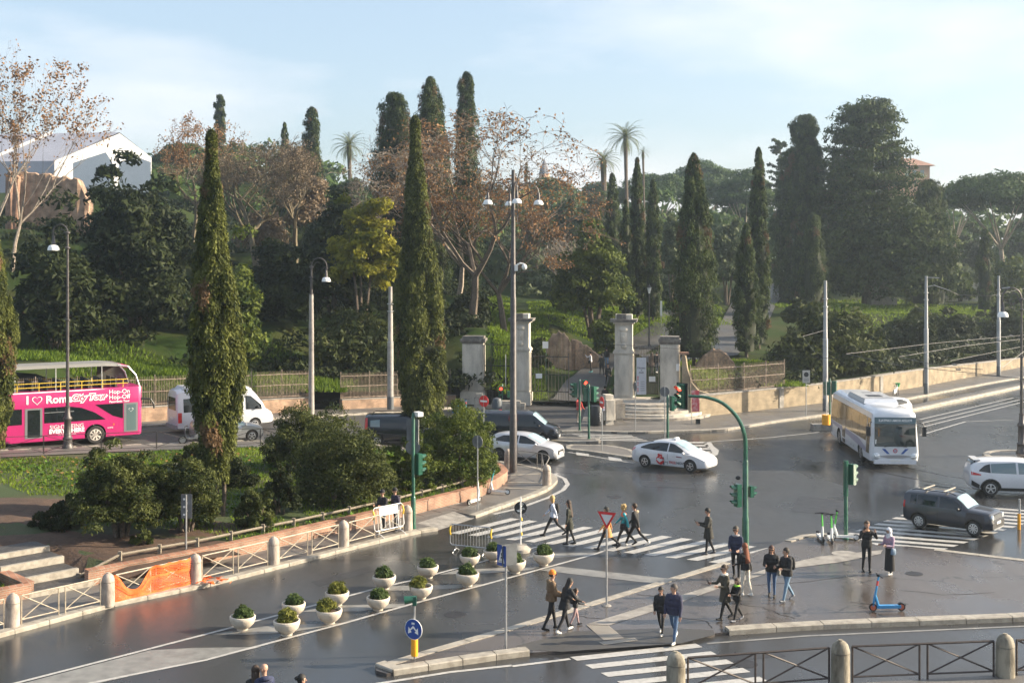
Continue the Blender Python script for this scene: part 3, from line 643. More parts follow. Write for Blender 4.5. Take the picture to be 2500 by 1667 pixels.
fence_run('iron_fence', 'rusty upright iron fence left of the stone gate piers', [p for p in WLp if -13.4 <= p.x < -4.2], lambda p: zroad(p.x)+.74, 1.75, group=None)
fence_run('iron_fence', 'rusty iron fence on the buff wall right of the gate', [(12.6, 85.4), G(1800, 1010), G(1915, 997)], lambda p: 1.62, 1.85, m=iron)
# ------------------------------------------------------------------ gate
def pier(name, label, x, y, w, h, rz, tall):
    r = thing(name, label, 'gate pier', (x, y, 0.05), rz)
    b = w*1.18
    mb = MB(); mb.box((0, 0, .45), (b, b, .9)); mb.box((0, 0, .95), (b*.95, b*.95, .10)); mb.build('plinth', travert, r)
    hs = h*.60 if tall else h-.55
    nb_ = 4; bh = (hs-1.0)/nb_
    for k in range(nb_): MB().box((0, 0, 1.0+bh*(k+.5)), (w*(1-.006*(k % 2)), w*(1-.006*(k % 2)), bh-.03)).build('stone_course', travert, r)
    mb = MB(); mb.box((0, 0, 1.0+(hs-1.0)/2), (w*.95, w*.95, hs-1.0))
    mb.box((0, -w/2-.03, 1.0+(hs-1.0)/2), (w*.62, .07, hs-1.25)); mb.box((w/2+.03, 0, 1.0+(hs-1.0)/2), (.07, w*.62, hs-1.25)); mb.build('shaft', travert, r)
    if tall:
        mb = MB(); mb.box((0, 0, hs+.08), (w*1.14, w*1.14, .16)); mb.box((0, 0, hs+.20), (w*1.05, w*1.05, .10)); mb.build('string_course', travert, r)
        ht = h-hs-.85
        mb = MB(); mb.box((0, 0, hs+.25+ht/2), (w*.94, w*.94, ht)); up = mb.build('upper_block', travert, r)
        mb = MB(); zc = hs+.25+ht*.5        # carved mask on the front
        mb.ell((0, -w*.47, zc), (w*.2, .12, ht*.30)); mb.ell((0, -w*.47-.1, zc-.03), (.05, .06, .1)); mb.ell((0, -w*.47-.02, zc+ht*.28), (w*.25, .12, ht*.12))
        mb.ell((-w*.09, -w*.47-.09, zc+.07), (.05, .04, .03)); mb.ell((w*.09, -w*.47-.09, zc+.07), (.05, .04, .03)); mb.ell((0, -w*.47-.04, zc-ht*.33), (w*.16, .1, ht*.12)); mb.build('carved_mask', travert, r, smooth=True)
        z0 = h-.62
        mb = MB(); mb.box((0, 0, z0+.06), (w*1.12, w*1.12, .12)); mb.build('cornice', travert, r)
        mb = MB(); mb.box((0, 0, z0+.2), (w*1.42, w*1.42, .16)); mb.box((0, 0, z0+.30), (w*1.5, w*1.5, .05)); mb.build('cornice', dirtystone, r)
        mb = MB(); mb.box((0, 0, z0+.5), (w*.9, w*.9, .34)); mb.build('cap_block', travert, r)
        mb = MB(); mb.box((-w*.12, -w*.33, z0+.52), (w*.5, w*.4, .36)); mb.build('cap_block', dirtystone, r)
    else:
        z0 = hs
        mb = MB(); mb.box((0, 0, z0+.07), (w*1.06, w*1.06, .14)); mb.box((0, 0, z0+.25), (w*1.18, w*1.18, .22)); mb.build('cornice', dirtystone, r)
        mb = MB(); mb.box((0, 0, z0+.45), (w*1.02, w*1.02, .18)); mb.build('cap_block', dirtystone, r)
        mb = MB()
        for k in range(4): mb.box((-w*.36+k*w*.24, -w/2-.045, 1.0+(hs-1.0)/2), (w*.13, .07, hs-1.1))
        mb.build('fluting', travert, r)
    return r
gz = R(-8)
pier('gate_pier', 'shorter fluted pale stone gate pier at the left end of the gateway', -2.95, 93.4, 1.55, 5.2, gz, False)
pier('gate_pier', 'tall stone gate pier with carved mask left of the entrance path', .75, 92.6, 1.30, 6.9, gz, True)
pier('gate_pier', 'tall stone gate pier with carved mask right of the entrance path', 8.25, 89.0, 1.35, 7.0, gz, True)
pier('gate_pier', 'shorter stained stone gate pier above the curved steps', 11.3, 86.6, 1.35, 5.6, gz, False)
# iron gates
def iron_gate(label, a, b, z0, h, n, rz=None, low=True):
    r = thing('iron_gate', label, 'gate'); a = Vector(a); b = Vector(b); d = b-a
    for k, t in enumerate((0, 1)): p = a+d*t; MB().cyl((p.x, p.y, z0), (p.x, p.y, z0+h+.3), .04, n=6).build('stile', iron_dark, r)
    for hh in (.15, .95, h*.62, h): MB().cyl((a.x, a.y, z0+hh), (b.x, b.y, z0+hh), .035, n=4).build('rail', iron_dark, r)
    mb = MB()
    for k in range(1, n):
        p = a+d*(k/n); mb.tube([(p.x, p.y, z0+.1), (p.x, p.y, z0+h+.2)], [.022, .012], 4)
    if low:
        for k in range(n):
            p = a+d*((k+.5)/n); mb.cyl((p.x, p.y, z0+.15), (p.x, p.y, z0+.95), .012, n=4)
    ob = mb.build('bars', iron_dark, r); ob['kind'] = 'stuff'; return r
iron_gate('dark iron railing between the short fluted pier and the tall left pier', (-2.1, 93.2), (.05, 92.8), .3, 4.3, 9, low=False)
iron_gate('open iron gate leaf standing right of the tall left pier', (1.5, 92.4), (4.3, 91.6), .15, 3.6, 11)
iron_gate('closed iron gate above the curved steps', (9.0, 88.7), (10.6, 87.6), 1.25, 3.4, 10)
# curved steps
stp = thing('stone_steps', 'curved pale stone steps up to the closed iron gate', 'steps')
for k in range(5):
    rad = 4.3-.42*k; cx, cy_ = 9.9, 85.4; pts = []
    for t in np.linspace(R(185), R(352), 14): pts.append((cx+rad*1.0*math.cos(t), cy_+rad*.95*math.sin(t)+1.0))
    pts += [(cx+2.8, cy_+3.2), (cx-3.2, cy_+4.0)]
    MB().prism(pts, -.05+.0*k, .1+.185*(k+1)).build('step', travert if k % 2 else stone, stp, fix=True)
# pedestal, guard stones, benches of stone at the gate
def lumpy(name, label, cat, c, d, m, rz=0, seed=1, group=None):
    b = bmesh.new(); bmesh.ops.create_cube(b, size=1); bmesh.ops.bevel(b, geom=b.edges[:], offset=.16, segments=2, affect='EDGES'); rr = random.Random(seed)
    for v in b.verts: v.co = Vector((v.co.x*d[0]*rr.uniform(.94, 1.06), v.co.y*d[1]*rr.uniform(.94, 1.06), v.co.z*d[2]*rr.uniform(.95, 1.05)))
    me = bpy.data.meshes.new(name); b.to_mesh(me); b.free(); me.materials.append(m); o_ = link(name, me); o_.location = (c[0], c[1], c[2]+d[2]/2); o_.rotation_euler[2] = rz
    return tag(o_, label, cat, group)
x, y = G(1485, 1040); lumpy('guard_stone', 'tall pale stone block beside the bin at the foot of the steps', 'stone', (x, y, .1), (.85, .75, 2.0), travert, .3, 4)
x, y = G(1502, 1036); lumpy('guard_stone', 'mossy stone block behind the tall pale block at the steps', 'stone', (x+.25, y+.7, .1), (.9, .8, 1.5), stone, .1, 6)
for i, (px, py, d, lab) in enumerate([(1196, 1008, (.6, .5, .55), 'small square stone block left of the traffic signal at the gate'), (1245, 1012, (2.2, .7, .95), 'long stone block before the tall left gate pier'), (1170, 1010, (.7, .6, 1.4), 'rounded stone stump at the foot of the fluted pier')]):
    x, y = G(px, py); lumpy('stone_block', lab, 'stone', (x, y, .05), d, stone, -.1, 9+i)
wallend = thing('curved_wall_end', 'sweeping end of the buff wall beside the short stained pier', 'wall')
mb = MB(); pts = [(0, 0), (2.0, 0), (2.0, 1.5), (1.2, 1.75), (.7, 2.3), (.4, 3.2), (.25, 4.2), (0, 4.3)]
mb.loft([[(12.0+p[0], 85.4+p[0]*.1-.05, p[1]+.1) for p in pts], [(12.15+p[0], 85.9+p[0]*.1, p[1]+.1) for p in pts]]); mb.build('masonry', plaster, wallend, fix=True)
mb = MB(); mb.box((12.2, 85.55, 4.5), (.6, .6, .14)); mb.build('tile_cap', brick, wallend)
# ruin by the path
def ruin(label, px0, px1, ybase, ytop, Y, m, seed, depth=1.6, n=14, prof=None):
    rr = random.Random(seed); x0, zb = XZ(px0, ybase, Y); x1, zt = XZ(px1, ytop, Y); r = thing('brick_ruin', label, 'ruin', (0, 0, 0))
    top = []; 
    for k in range(n+1):
        t = k/n; f = prof(t) if prof else 1-.15*abs(t-.4); top.append(zb+(zt-zb)*f*rr.uniform(.95, 1.03))
    mb = MB(); rings = []
    for k in range(n+1):
        x = x0+(x1-x0)*k/n; dy = rr.uniform(-.12, .12); z = top[k]; b0 = zb-2.0
        rings.append([(x, Y+dy, b0), (x, Y+dy+rr.uniform(-.08, .08), b0+(z-b0)*.35), (x, Y+dy+rr.uniform(-.1, .1), b0+(z-b0)*.7), (x, Y+dy+.08, z-.12), (x, Y+dy+.35, z), (x, Y+depth, z-.2), (x, Y+depth, b0)])
    mb.loft(rings); mb.build('masonry', m, r, fix=True); return r
ruin('round-headed brick ruin standing behind the open gate leaf', 1334, 1396, 915, 808, 104, brick_old, 3, prof=lambda t: math.sin(math.pi*(.16+.68*t))**.5)
ruin('sloping rubble ruin wall beside the gate path', 1396, 1462, 905, 822, 104.5, ruinm, 5, prof=lambda t: .93-.45*t**1.5)
ruin('crumbling brown masonry ruin between the right cypress and the lane', 1700, 1800, 925, 858, 97, ruinm, 8, prof=lambda t: .15+.95*math.sin(math.pi*min(1, t*.9+.05))**.7)
ruin('long brick ruin on the hilltop below the white tent', 40, 215, 545, 418, 128, brick_old, 11, n=20, prof=lambda t: 1-.22*t*t-.35*max(0, t-.85)/.15)
ruin('narrow brick pier of the hilltop ruin', 12, 42, 540, 415, 127, brick, 12, n=6)
ruin('low masonry strip on the hillside left of the olive tree', 640, 720, 672, 650, 124, brick_old, 14, n=8)
ruin('pale rubble terrace wall behind the left fence', 100, 165, 870, 828, 92, stone, 15, n=8)
# pale balustrade wall far right
bl = thing('balustrade_wall', 'pale balustraded terrace wall on the right hillside', 'wall'); x0, z0 = XZ(2300, 735, 175); x1, z1 = XZ(2420, 735, 175); _, zt = XZ(2300, 695, 175)
MB().box(((x0+x1)/2, 175, (z0+zt)/2-.5), (x1-x0, .5, zt-z0+1)).build('panel_wall', travert, bl); MB().box(((x0+x1)/2, 175, zt+.12), (x1-x0+.3, .8, .2)).build('coping', travert, bl)
for k in range(9):
    MB().box((x0+(x1-x0)*(k+.5)/9, 174.68, (z0+zt)/2+.2), (.35, .12, (zt-z0)*.9)).build('pilaster', travert, bl)
# white event tent on the hilltop
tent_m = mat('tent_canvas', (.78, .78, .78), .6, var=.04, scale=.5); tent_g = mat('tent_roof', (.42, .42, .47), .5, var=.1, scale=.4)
tn = thing('event_tent', 'large white gabled tent on the hilltop behind the autumn trees', 'tent')
def tp_(px, py, Y): x, z = XZ(px, py, Y); return Vector((x, Y, z))
Yt = 165
ap, el, er = tp_(292, 326, Yt+4), tp_(133, 393, Yt), tp_(370, 385, Yt+6)
bl_, br_ = tp_(133, 470, Yt), tp_(370, 470, Yt+6)
back = Vector((-62, 8, 0))
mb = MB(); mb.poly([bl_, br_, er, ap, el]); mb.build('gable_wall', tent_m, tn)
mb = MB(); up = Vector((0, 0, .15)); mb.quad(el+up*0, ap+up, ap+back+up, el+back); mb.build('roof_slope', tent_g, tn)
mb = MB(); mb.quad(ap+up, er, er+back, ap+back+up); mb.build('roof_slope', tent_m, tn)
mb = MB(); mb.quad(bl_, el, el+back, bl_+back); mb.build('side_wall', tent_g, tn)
for k in (.16, .42, .7):
    q = back*k; MB().cyl(el+q+up, ap+q+up*2, .22, n=5).build('roof_rib', tent_m, tn)
mb = MB(); a = tp_(258, 372, Yt-4); MB().loft([[tp_(178, 398, Yt-4), a, tp_(275, 398, Yt-4), tp_(275, 470, Yt-4), tp_(178, 470, Yt-4)], [tp_(178, 398, Yt-.2), tp_(258, 372, Yt-.2), tp_(275, 398, Yt-.2), tp_(275, 470, Yt-.2), tp_(178, 470, Yt-.2)]]).build('porch', tent_m, tn, fix=True)
MB().loft([[tp_(290, 402, Yt-6), tp_(322, 380, Yt-6), tp_(368, 396, Yt-6), tp_(368, 470, Yt-6), tp_(290, 470, Yt-6)], [tp_(290, 402, Yt-.2), tp_(322, 380, Yt-.2), tp_(368, 396, Yt-.2), tp_(368, 470, Yt-.2), tp_(290, 470, Yt-.2)]]).build('porch', tent_m, tn, fix=True)
# far house, spire
ochre = mat('ochre_render', (.55, .30, .18), .8, var=.1); tile = mat('roof_tile', (.30, .16, .11), .85, var=.25, scale=3)
hs = thing('villa', 'ochre villa with a low hipped tile roof beyond the dark cypresses', 'house', (0, 0, 0)); Yv = 300
a, b = tp_(2205, 430, Yv), tp_(2272, 405, Yv); zt = b.z
x0, x1 = tp_(2195, 0, Yv).x, tp_(2270, 0, Yv).x
MB().box(((x0+x1)/2, Yv+5, zt-4), (x1-x0, 10, 8)).build('wall', ochre, hs)
mb = MB(); e = 1.1; cx = (x0+x1)/2; mb.loft([[(x0-e, Yv-e, zt), (x1+e, Yv-e, zt), (x1+e, Yv+10+e, zt), (x0-e, Yv+10+e, zt)], [(cx-1.2, Yv+4.5, zt+2.2), (cx+1.2, Yv+4.5, zt+2.2), (cx+1.2, Yv+5.5, zt+2.2), (cx-1.2, Yv+5.5, zt+2.2)]]); rf = mb.build('roof', tile, hs)
MB().box((cx-1.5, Yv+5, zt+2.4), (.7, .7, 1.2)).build('chimney', ochre, rf)
shut = mat('grey_shutter', (.30, .34, .33), .7)
for k in range(3): MB().box((x0+(x1-x0)*(.25+.25*k), Yv-.06, zt-1.9), (.9, .12, 1.6)).build('window', shut, hs)
sp = thing('church_spire', 'far grey pointed church spire on the skyline', 'spire'); Ysp = 420
b0 = tp_(1329, 425, Ysp); t0 = tp_(1329, 388, Ysp)
MB().lathe([(1.9, -6), (1.9, 0)], 8, (b0.x, Ysp, b0.z)).build('tower', ochre, sp); MB().lathe([(2.0, 0), (1.0, (t0.z-b0.z)*.6), (.05, t0.z-b0.z)], 8, (b0.x, Ysp, b0.z+.01)).build('cone', mat('slate', (.16, .16, .19), .7), sp)
# stone monument with bust, right hillside
mo = thing('garden_monument', 'stone pedestal monument with a carved head under the dark conifers', 'monument'); b = RT(2153, 748); s = b[1]/FPX
x, y, z = b
MB().box((x, y, z+.5), (3.4, 2, 1.3)).build('base', stone, mo); MB().box((x-.2, y, z+2.2), (1.9, 1.4, 2.6)).build('pedestal', stone, mo); MB().box((x-.2, y, z+3.6), (2.2, 1.7, .25)).build('cornice', stone, mo)
mb = MB(); mb.ell((x, y, z+4.5), (.35, .35, .45)); mb.ell((x, y, z+3.95), (.6, .4, .35)); mb.build('bust', stone, mo, smooth=True)
# ------------------------------------------------------------------ vegetation
cyp_m = leafmat('cypress_leaf', (.016, .026, .008), (.135, .150, .036), dead=(.15, .095, .05)); cyp_far = leafmat('cypress_far_leaf', (.013, .026, .011), (.092, .122, .038), dead=(.12, .08, .045))
oak_m = leafmat('holm_oak_leaf', (.007, .013, .005), (.046, .060, .020)); olive_m = leafmat('olive_leaf', (.038, .055, .026), (.14, .17, .085))
yel_m = leafmat('yellowing_leaf', (.085, .105, .012), (.34, .31, .035), .6, .35); laurel_m = leafmat('laurel_leaf', (.022, .042, .008), (.14, .17, .030))
brown_m = leafmat('autumn_leaf', (.17, .090, .042), (.36, .21, .10)); brown2_m = leafmat('dry_leaf', (.14, .105, .070), (.29, .22, .145))
shrub_m = leafmat('shrub_leaf', (.014, .025, .007), (.105, .120, .034)); grass_m = leafmat('grass_blade', (.045, .085, .010), (.20, .28, .028), .6, .35)
pine_m = leafmat('pine_needle', (.020, .044, .013), (.09, .140, .034)); palm_m = leafmat('palm_frond', (.05, .065, .025), (.17, .19, .075)); pot_m = leafmat('pot_shrub_leaf', (.030, .055, .018), (.13, .18, .06))
potyel_m = leafmat('pot_yellow_leaf', (.07, .085, .014), (.25, .25, .06)); ivy_m = leafmat('ground_cover_leaf', (.03, .07, .010), (.13, .23, .035), .6, .3); litter_m = leafmat('fallen_leaf', (.16, .07, .03), (.36, .20, .08), .8, 0)
def unit(n, rng):
    v = rng.normal(size=(n, 3)); return v/np.linalg.norm(v, axis=1, keepdims=True)
def leaves(P, N, size, rng, aspect=1.6, up=0.0, jitter=.9, tone=None, tri=False, fold=0.0):
    """one small face per point: P positions, N outward directions"""
    n = len(P); nn = N + unit(n, rng)*jitter; nn /= np.linalg.norm(nn, axis=1, keepdims=True)
    a = unit(n, rng); a[:, 2] += up; a -= nn*(a*nn).sum(1, keepdims=True); a /= np.linalg.norm(a, axis=1, keepdims=True)+1e-9
    b = np.cross(nn, a); s = (size*rng.uniform(.6, 1.35, n))[:, None]; L_ = a*s*aspect*.5; W_ = b*s*.5
    if tri:
        v = np.stack([P-L_-W_*.8, P-L_+W_*.8, P+L_], 1); f = np.arange(n*3).reshape(n, 3); k = 3
    else:
        v = np.stack([P-L_, P+W_, P+L_, P-W_], 1); f = np.arange(n*4).reshape(n, 4); k = 4
    t = rng.uniform(0, .86, n) if tone is None else np.where(tone > .95, 1.0, np.clip(tone + rng.normal(0, .16, n), 0, .86))
    return v.reshape(-1, 3), f, np.repeat(t, k)
def blob_crown(name, C, Rr, k, size, m, parent, rng, aspect=1.6, up=0.0, shell=.55, jitter=.8, tri=False, flat_down=True, tonevar=.2, tone=None):
    """foliage clumps: centres C (M,3), radii Rr (M,3), k leaves each"""
    M = len(C); d = unit(M*k, rng); 
    if flat_down: d[:, 2] = np.where(d[:, 2] < -.35, -d[:, 2]*.6, d[:, 2])
    rad = rng.uniform(shell, 1.0, M*k)[:, None]**.6
    P = np.repeat(C, k, 0) + d*rad*np.repeat(Rr, k, 0)
    bt = np.repeat(np.clip(rng.normal(.46, tonevar, M), .04, .80) if tone is None else tone, k)
    v, f, t = leaves(P, d, size*1.25, rng, aspect, up, jitter, bt, True)
    return np_mesh(name, v, f, m, t, parent)
def trunk_mesh(name, base, top, r0, r1, m, parent, rng, bend=.15, n=8):
    base, top = np.array(base, float), np.array(top, float); pts = []
    for k in range(5): t = k/4; p = base+(top-base)*t + np.array([rng.normal(0, bend), rng.normal(0, bend), 0])*(0 < k < 4); pts.append(tuple(p))
    return MB().tube(pts, [r0*1.35, r0, lerp(r0, r1, .45), lerp(r0, r1, .75), r1], n).build(name, m, parent, smooth=True)

def cypress(label, px, ytop, Y, wpx, zbase=None, ybase=None, dens=1.0, m=None, seed=0, lean=0.0, shape=.62, blunt=0.0, trunk_h=.8, size=None, low=.35, group=None, fat=.36, rag=1.0):
    rng = np.random.default_rng(seed+11); X, zt = XZ(px, ytop, Y)
    if zbase is None: zbase = XZ(px, ybase, Y)[1] if ybase else Tz(X, Y)
    Hh = zt-zbase; Rm = wpx*Y/FPX/2; r = thing('cypress_tree', label, 'tree', (X, Y, zbase), group=group)
    M = int(170*dens*max(1, Hh/9)); t = rng.uniform(0, 1, M)**.85
    def prof(t): # relative radius along the height
        up_ = np.clip((1-t)/(1-fat), 0, 1)**shape; lo_ = low+(1-low)*np.clip(t/fat, 0, 1)**.7
        return np.where(t > fat, np.maximum(up_, blunt*np.clip((1-t)/.06, 0, 1)**.5), lo_)
    ang = rng.uniform(0, 2*np.pi, M); ph = rng.uniform(0, 6.28, 4)
    lump = 1 + rag*(.15*np.sin(3*ang+ph[0]+t*5) + .12*np.sin(5*ang-t*14+ph[1]) + .09*np.sin(2*ang+t*23+ph[2]) + rng.normal(0, .075, M) + .16*(rng.uniform(0, 1, M) < .06))
    rr = Rm*prof(t)*lump
    hb = trunk_h; z = hb + t*(Hh-hb)
    cr = np.clip(.28*Rm, .16, .5)*(.55+.45*prof(t))*rng.uniform(.75, 1.25, M); ch = cr*2.2
    rad = np.maximum(rr-cr*.8, 0)*rng.uniform(.86, 1.0, M)
    C = np.stack([rad*np.cos(ang)+lean*Hh*t*0.01, rad*np.sin(ang), np.minimum(z, Hh-ch*.75)], -1)
    k = int((170 if size else 70)*min(1.35, dens+.15)); s = size or max(.085, 1.5*Y/FPX*1.3)
    blob_crown('crown', C, np.stack([cr, cr, ch], -1), k, s, m or cyp_m, r, rng, 2.4 if size else 2.0, 2.0, .5, .75, tone=np.where((np.sin(2*ang+ph[3]+t*3) > .55) & (np.sin(t*17+ph[1]) > .45) & (rng.uniform(0, 1, M) < .5), 1.0, np.clip(rng.normal(.46, .22, M), .03, .8)))
    # solid dark core added inside the crown to block light
    tt_ = np.linspace(0, 1, 14); mb = MB(); mb.loft([[(lean*Hh*q*.01+.66*Rm*prof(np.array([q]))[0]*math.cos(a_)*(1+.1*math.sin(3*a_+q*9)), .66*Rm*prof(np.array([q]))[0]*math.sin(a_)*(1+.1*math.sin(3*a_+q*9)), hb+q*(Hh-hb)*.97) for a_ in np.linspace(0, 2*np.pi, 10, endpoint=False)] for q in tt_])
    mb.build('inner_dark_core', mat('cypress_dark_core', (.020, .026, .011), .9, var=.4, scale=5), r, smooth=True)
    for q in range(2 if trunk_h > .6 else 1): MB().tube([(.16*q, .05*q, -.5), (.30*q, 0, hb*.6), (.1*q, 0, Hh*.35)], [.13, .09, .05] if trunk_h > 1 else [.20, .15, .08], 7).build('trunk', bark, r, smooth=True)
    return r

def bush(name, label, c, rx, ry, rz, M, k, s, m, seed, cat='shrub', group=None, rad=.34, aspect=1.7, trunk=True, up=0.0, stems=3, lift=0.0, jitter=.85, tonevar=.2, bm=None):
    rng = np.random.default_rng(seed+500); r = thing(name, label, cat, c, group=group)
    d = unit(M, rng); d[:, 2] = np.abs(d[:, 2])*.98 - .12*(rng.uniform(0, 1, M) < .3)
    q = rng.uniform(.25, 1, M)[:, None]**.45; ph = rng.uniform(0, 6, 3); a_ = np.arctan2(d[:, 1], d[:, 0])
    lump = (1 + .17*np.sin(2*a_+ph[0]) + .15*np.sin(4*a_+ph[1]+d[:, 2]*4) + .08*np.sin(7*a_+ph[2]) + rng.normal(0, .05, M))[:, None]
    R3 = np.array([rx, ry, rz]); C = d*q*lump*(R3*(1-rad*.7)) + np.array([0, 0, lift+rz*.12])
    br = np.minimum(R3.min()*rad*1.25, np.array(rad*R3.mean()))*rng.uniform(.7, 1.25, M)
    blob_crown('crown', C, np.stack([br, br, br*.85], -1), k, s, m, r, rng, aspect, up, .45, jitter, tonevar=tonevar)
    if trunk:
        for i in range(stems):
            a = 6.28*i/stems+seed; MB().tube([(.10*math.cos(a), .10*math.sin(a), -.4), (.2*rx*math.cos(a), .2*ry*math.sin(a), (lift+rz*.25)*.7+.05), (.45*rx*math.cos(a), .45*ry*math.sin(a), lift+rz*.55)], [max(.05, .05*rx), max(.04, .04*rx), .02], 6).build('trunk' if cat == 'tree' else 'stem', bm or bark, r, smooth=True)
    return r
def tree_px(name, label, px0, px1, ytop, ybot, Y, M, k, s, m, seed, ybase=None, **kw):
    """round-crowned tree: crown box in pixels at distance Y"""
    x0, zt = XZ(px0, ytop, Y); x1, zb = XZ(px1, ybot, Y); x = (x0+x1)/2; zg = Tz(x, Y) if ybase is None else XZ(0, ybase, Y)[1]
    kw.setdefault('cat', 'tree'); rx = (x1-x0)/2
    return bush(name, label, (x, Y, zg), rx, kw.pop('ry', rx*.9), max(.5, (zt-zb)*.9), M, k, s, m, seed, lift=max(0, zb-zg), **kw)

def bare_tree(name, label, base, h, spread, seed, m, leafm, nleaf, ls, depth=6, trunkr=.25, forks=3, up=.35, fork_h=.25, lean=(0, 0), droop=0.0, group=None, minr=.008, sides=5, leaf_zone=(0, 1)):
    rr = random.Random(seed); rng = np.random.default_rng(seed); r = thing(name, label, 'tree', base, group=group); mb = MB(); tips = []
    def grow(p, d, L_, rad, lev):
        n = 3; pts = [p]; q = p.copy(); dd = d.copy()
        for i in range(n):
            dd = (dd + Vector((rr.gauss(0, .13), rr.gauss(0, .13), rr.gauss(0, .08) + (up*.10 if lev < depth-2 else up*.03-droop*.25)))).normalized(); q = q + dd*(L_/n); pts.append(q.copy())
        r1 = max(minr, rad*.62); mb.tube([tuple(v_) for v_ in pts], [lerp(rad, r1, i/n) for i in range(n+1)], sides if rad > .05 else 3, cap=False)
        if lev >= depth-3: tips.extend(pts[1:])
        if lev >= depth: return
        kids = forks if lev < 2 else rr.choice([2, 2, 3])
        for k in range(kids):
            az = rr.uniform(0, 6.28); tl = rr.uniform(.35, .95)*spread
            side = Vector((math.cos(az), math.sin(az), 0)); nd = (dd*math.cos(tl) + side*math.sin(tl)).normalized()
            grow(q if k < 2 or lev == 0 else pts[rr.randint(1, n)], nd, L_*rr.uniform(.62, .88), r1*rr.uniform(.72, .95), lev+1)
    grow(Vector((0, 0, -.4)), Vector((lean[0], lean[1], 1)).normalized(), h*fork_h, trunkr, 0)
    hi = max(p.z for p in tips); sc_ = h/hi
    mb.v = [(a*sc_, b*sc_, c*sc_) for a, b, c in mb.v]; mb.build('trunk', m, r, smooth=True)
    if nleaf:
        tp_a = np.array([tuple(t) for t in tips])*sc_; sel = (tp_a[:, 2] > hi*sc_*leaf_zone[0]) & (tp_a[:, 2] < hi*sc_*leaf_zone[1]); tp_a = tp_a[sel]
        grp = rng.choice(len(tp_a), max(1, len(tp_a)//3)); P = tp_a[rng.choice(grp, nleaf)] + rng.normal(0, ls*1.5, (nleaf, 3))
        v, f, t = leaves(P, unit(nleaf, rng), ls, rng, 1.5, jitter=1); np_mesh('crown', v, f, leafm, t, r)
    return r

def palm(label, px, ycrown, Y, rpx, seed, nf=34, ybase=None, dead=8, trunkw=.28, group=None):
    rng = np.random.default_rng(seed); X, zc = XZ(px, ycrown, Y); zg = Tz(X, Y)-.3; Rf = rpx*Y/FPX; r = thing('palm_tree', label, 'tree', (X, Y, zg), group=group); Hh = zc-zg
    MB().tube([(.4, 0, -.5), (.3, 0, Hh*.3), (.1, 0, Hh*.7), (0, 0, Hh)], [trunkw*1.2, trunkw, trunkw*.95, trunkw*1.25], 8).build('trunk', bark, r, smooth=True)
    vs_, fs, ts_ = [], [], []; cnt = 0
    for i in range(nf+dead):
        az = 2.4*i + rng.normal(0, .15); el = R(80)*(1-(i/nf)**.9*1.25) if i < nf else R(-60)+rng.normal(0, .1); L_ = Rf*rng.uniform(.85, 1.08)*(1 if i < nf else .75)
        n = 14; p = np.array([0, 0, Hh]); seg = L_/n*1.12; e = el; spine = [p]
        for k in range(n):
            e -= (.105 if i < nf else .04)*(.5+k/n); p = p + seg*np.array([math.cos(az)*math.cos(e), math.sin(az)*math.cos(e), math.sin(e)]); spine.append(p)
        sd = np.array([-math.sin(az), math.cos(az), 0])
        for k in range(1, n+1):
            a, b = spine[k-1], spine[k]; d = b-a; w = L_*.13*math.sin(math.pi*(.15+.8*k/n))
            for s_ in (-1, 1):
                for hhh in (0, .5):
                    q0 = a+d*hhh; tip = q0 + sd*s_*w + d*1.3 - np.array([0, 0, w*.35]); vs_ += [q0, q0+d*.33, tip]; fs.append((cnt, cnt+1, cnt+2)); cnt += 3; tv = rng.uniform(.2, 1) if i < nf else .9; ts_ += [tv]*3
    np_mesh('crown', np.array(vs_), np.array(fs), palm_m, np.array(ts_), r); return r

def umbrella_pine(label, px, ytop, ybot, wpx, Y, seed, group=None, M=110, k=110, trunkpx=None, zb=None):
    rng = np.random.default_rng(seed); X, zt = XZ(px, ytop, Y); _, zc = XZ(px, ybot, Y); zg = Tz(X, Y)-.5 if zb is None else zb; Rx = wpx*Y/FPX/2; r = thing('umbrella_pine', label, 'tree', (X, Y, zg), group=group); th = zt-zc
    a = rng.uniform(0, 6.28, M); q = np.sqrt(rng.uniform(0, 1, M)); C = np.stack([Rx*.88*q*np.cos(a), Rx*.88*q*np.sin(a), (zc-zg)+th*(.35+.45*(1-q**2))*rng.uniform(.75, 1.1, M)], -1)
    br = Rx*.2*rng.uniform(.75, 1.3, M); blob_crown('crown', C, np.stack([br*1.2, br*1.2, br*.66], -1), k, max(.3, 3.6*Y/FPX), pine_m, r, rng, 1.4, .6, .5, .7, tonevar=.22)
    tx = 0 if trunkpx is None else (trunkpx-px)*Y/FPX; mb = MB(); fk = (tx*.7, 0, (zc-zg)*.62); rad = .35; mb.tube([(tx, 0, -.5), (tx*.9+.2, .1, (zc-zg)*.3), fk], [rad*1.2, rad, rad*.85], 7)
    for i in range(7):
        b_ = 6.28*i/7+seed; e = (Rx*.55*math.cos(b_), Rx*.55*math.sin(b_), (zc-zg)+th*.3); mb.tube([fk, (lerp(fk[0], e[0], .45), lerp(0, e[1], .45), lerp(fk[2], e[2], .5)-.1), e], [rad*.55, rad*.4, .06], 6)
    mb.build('trunk', bark_pale, r, smooth=True); return r

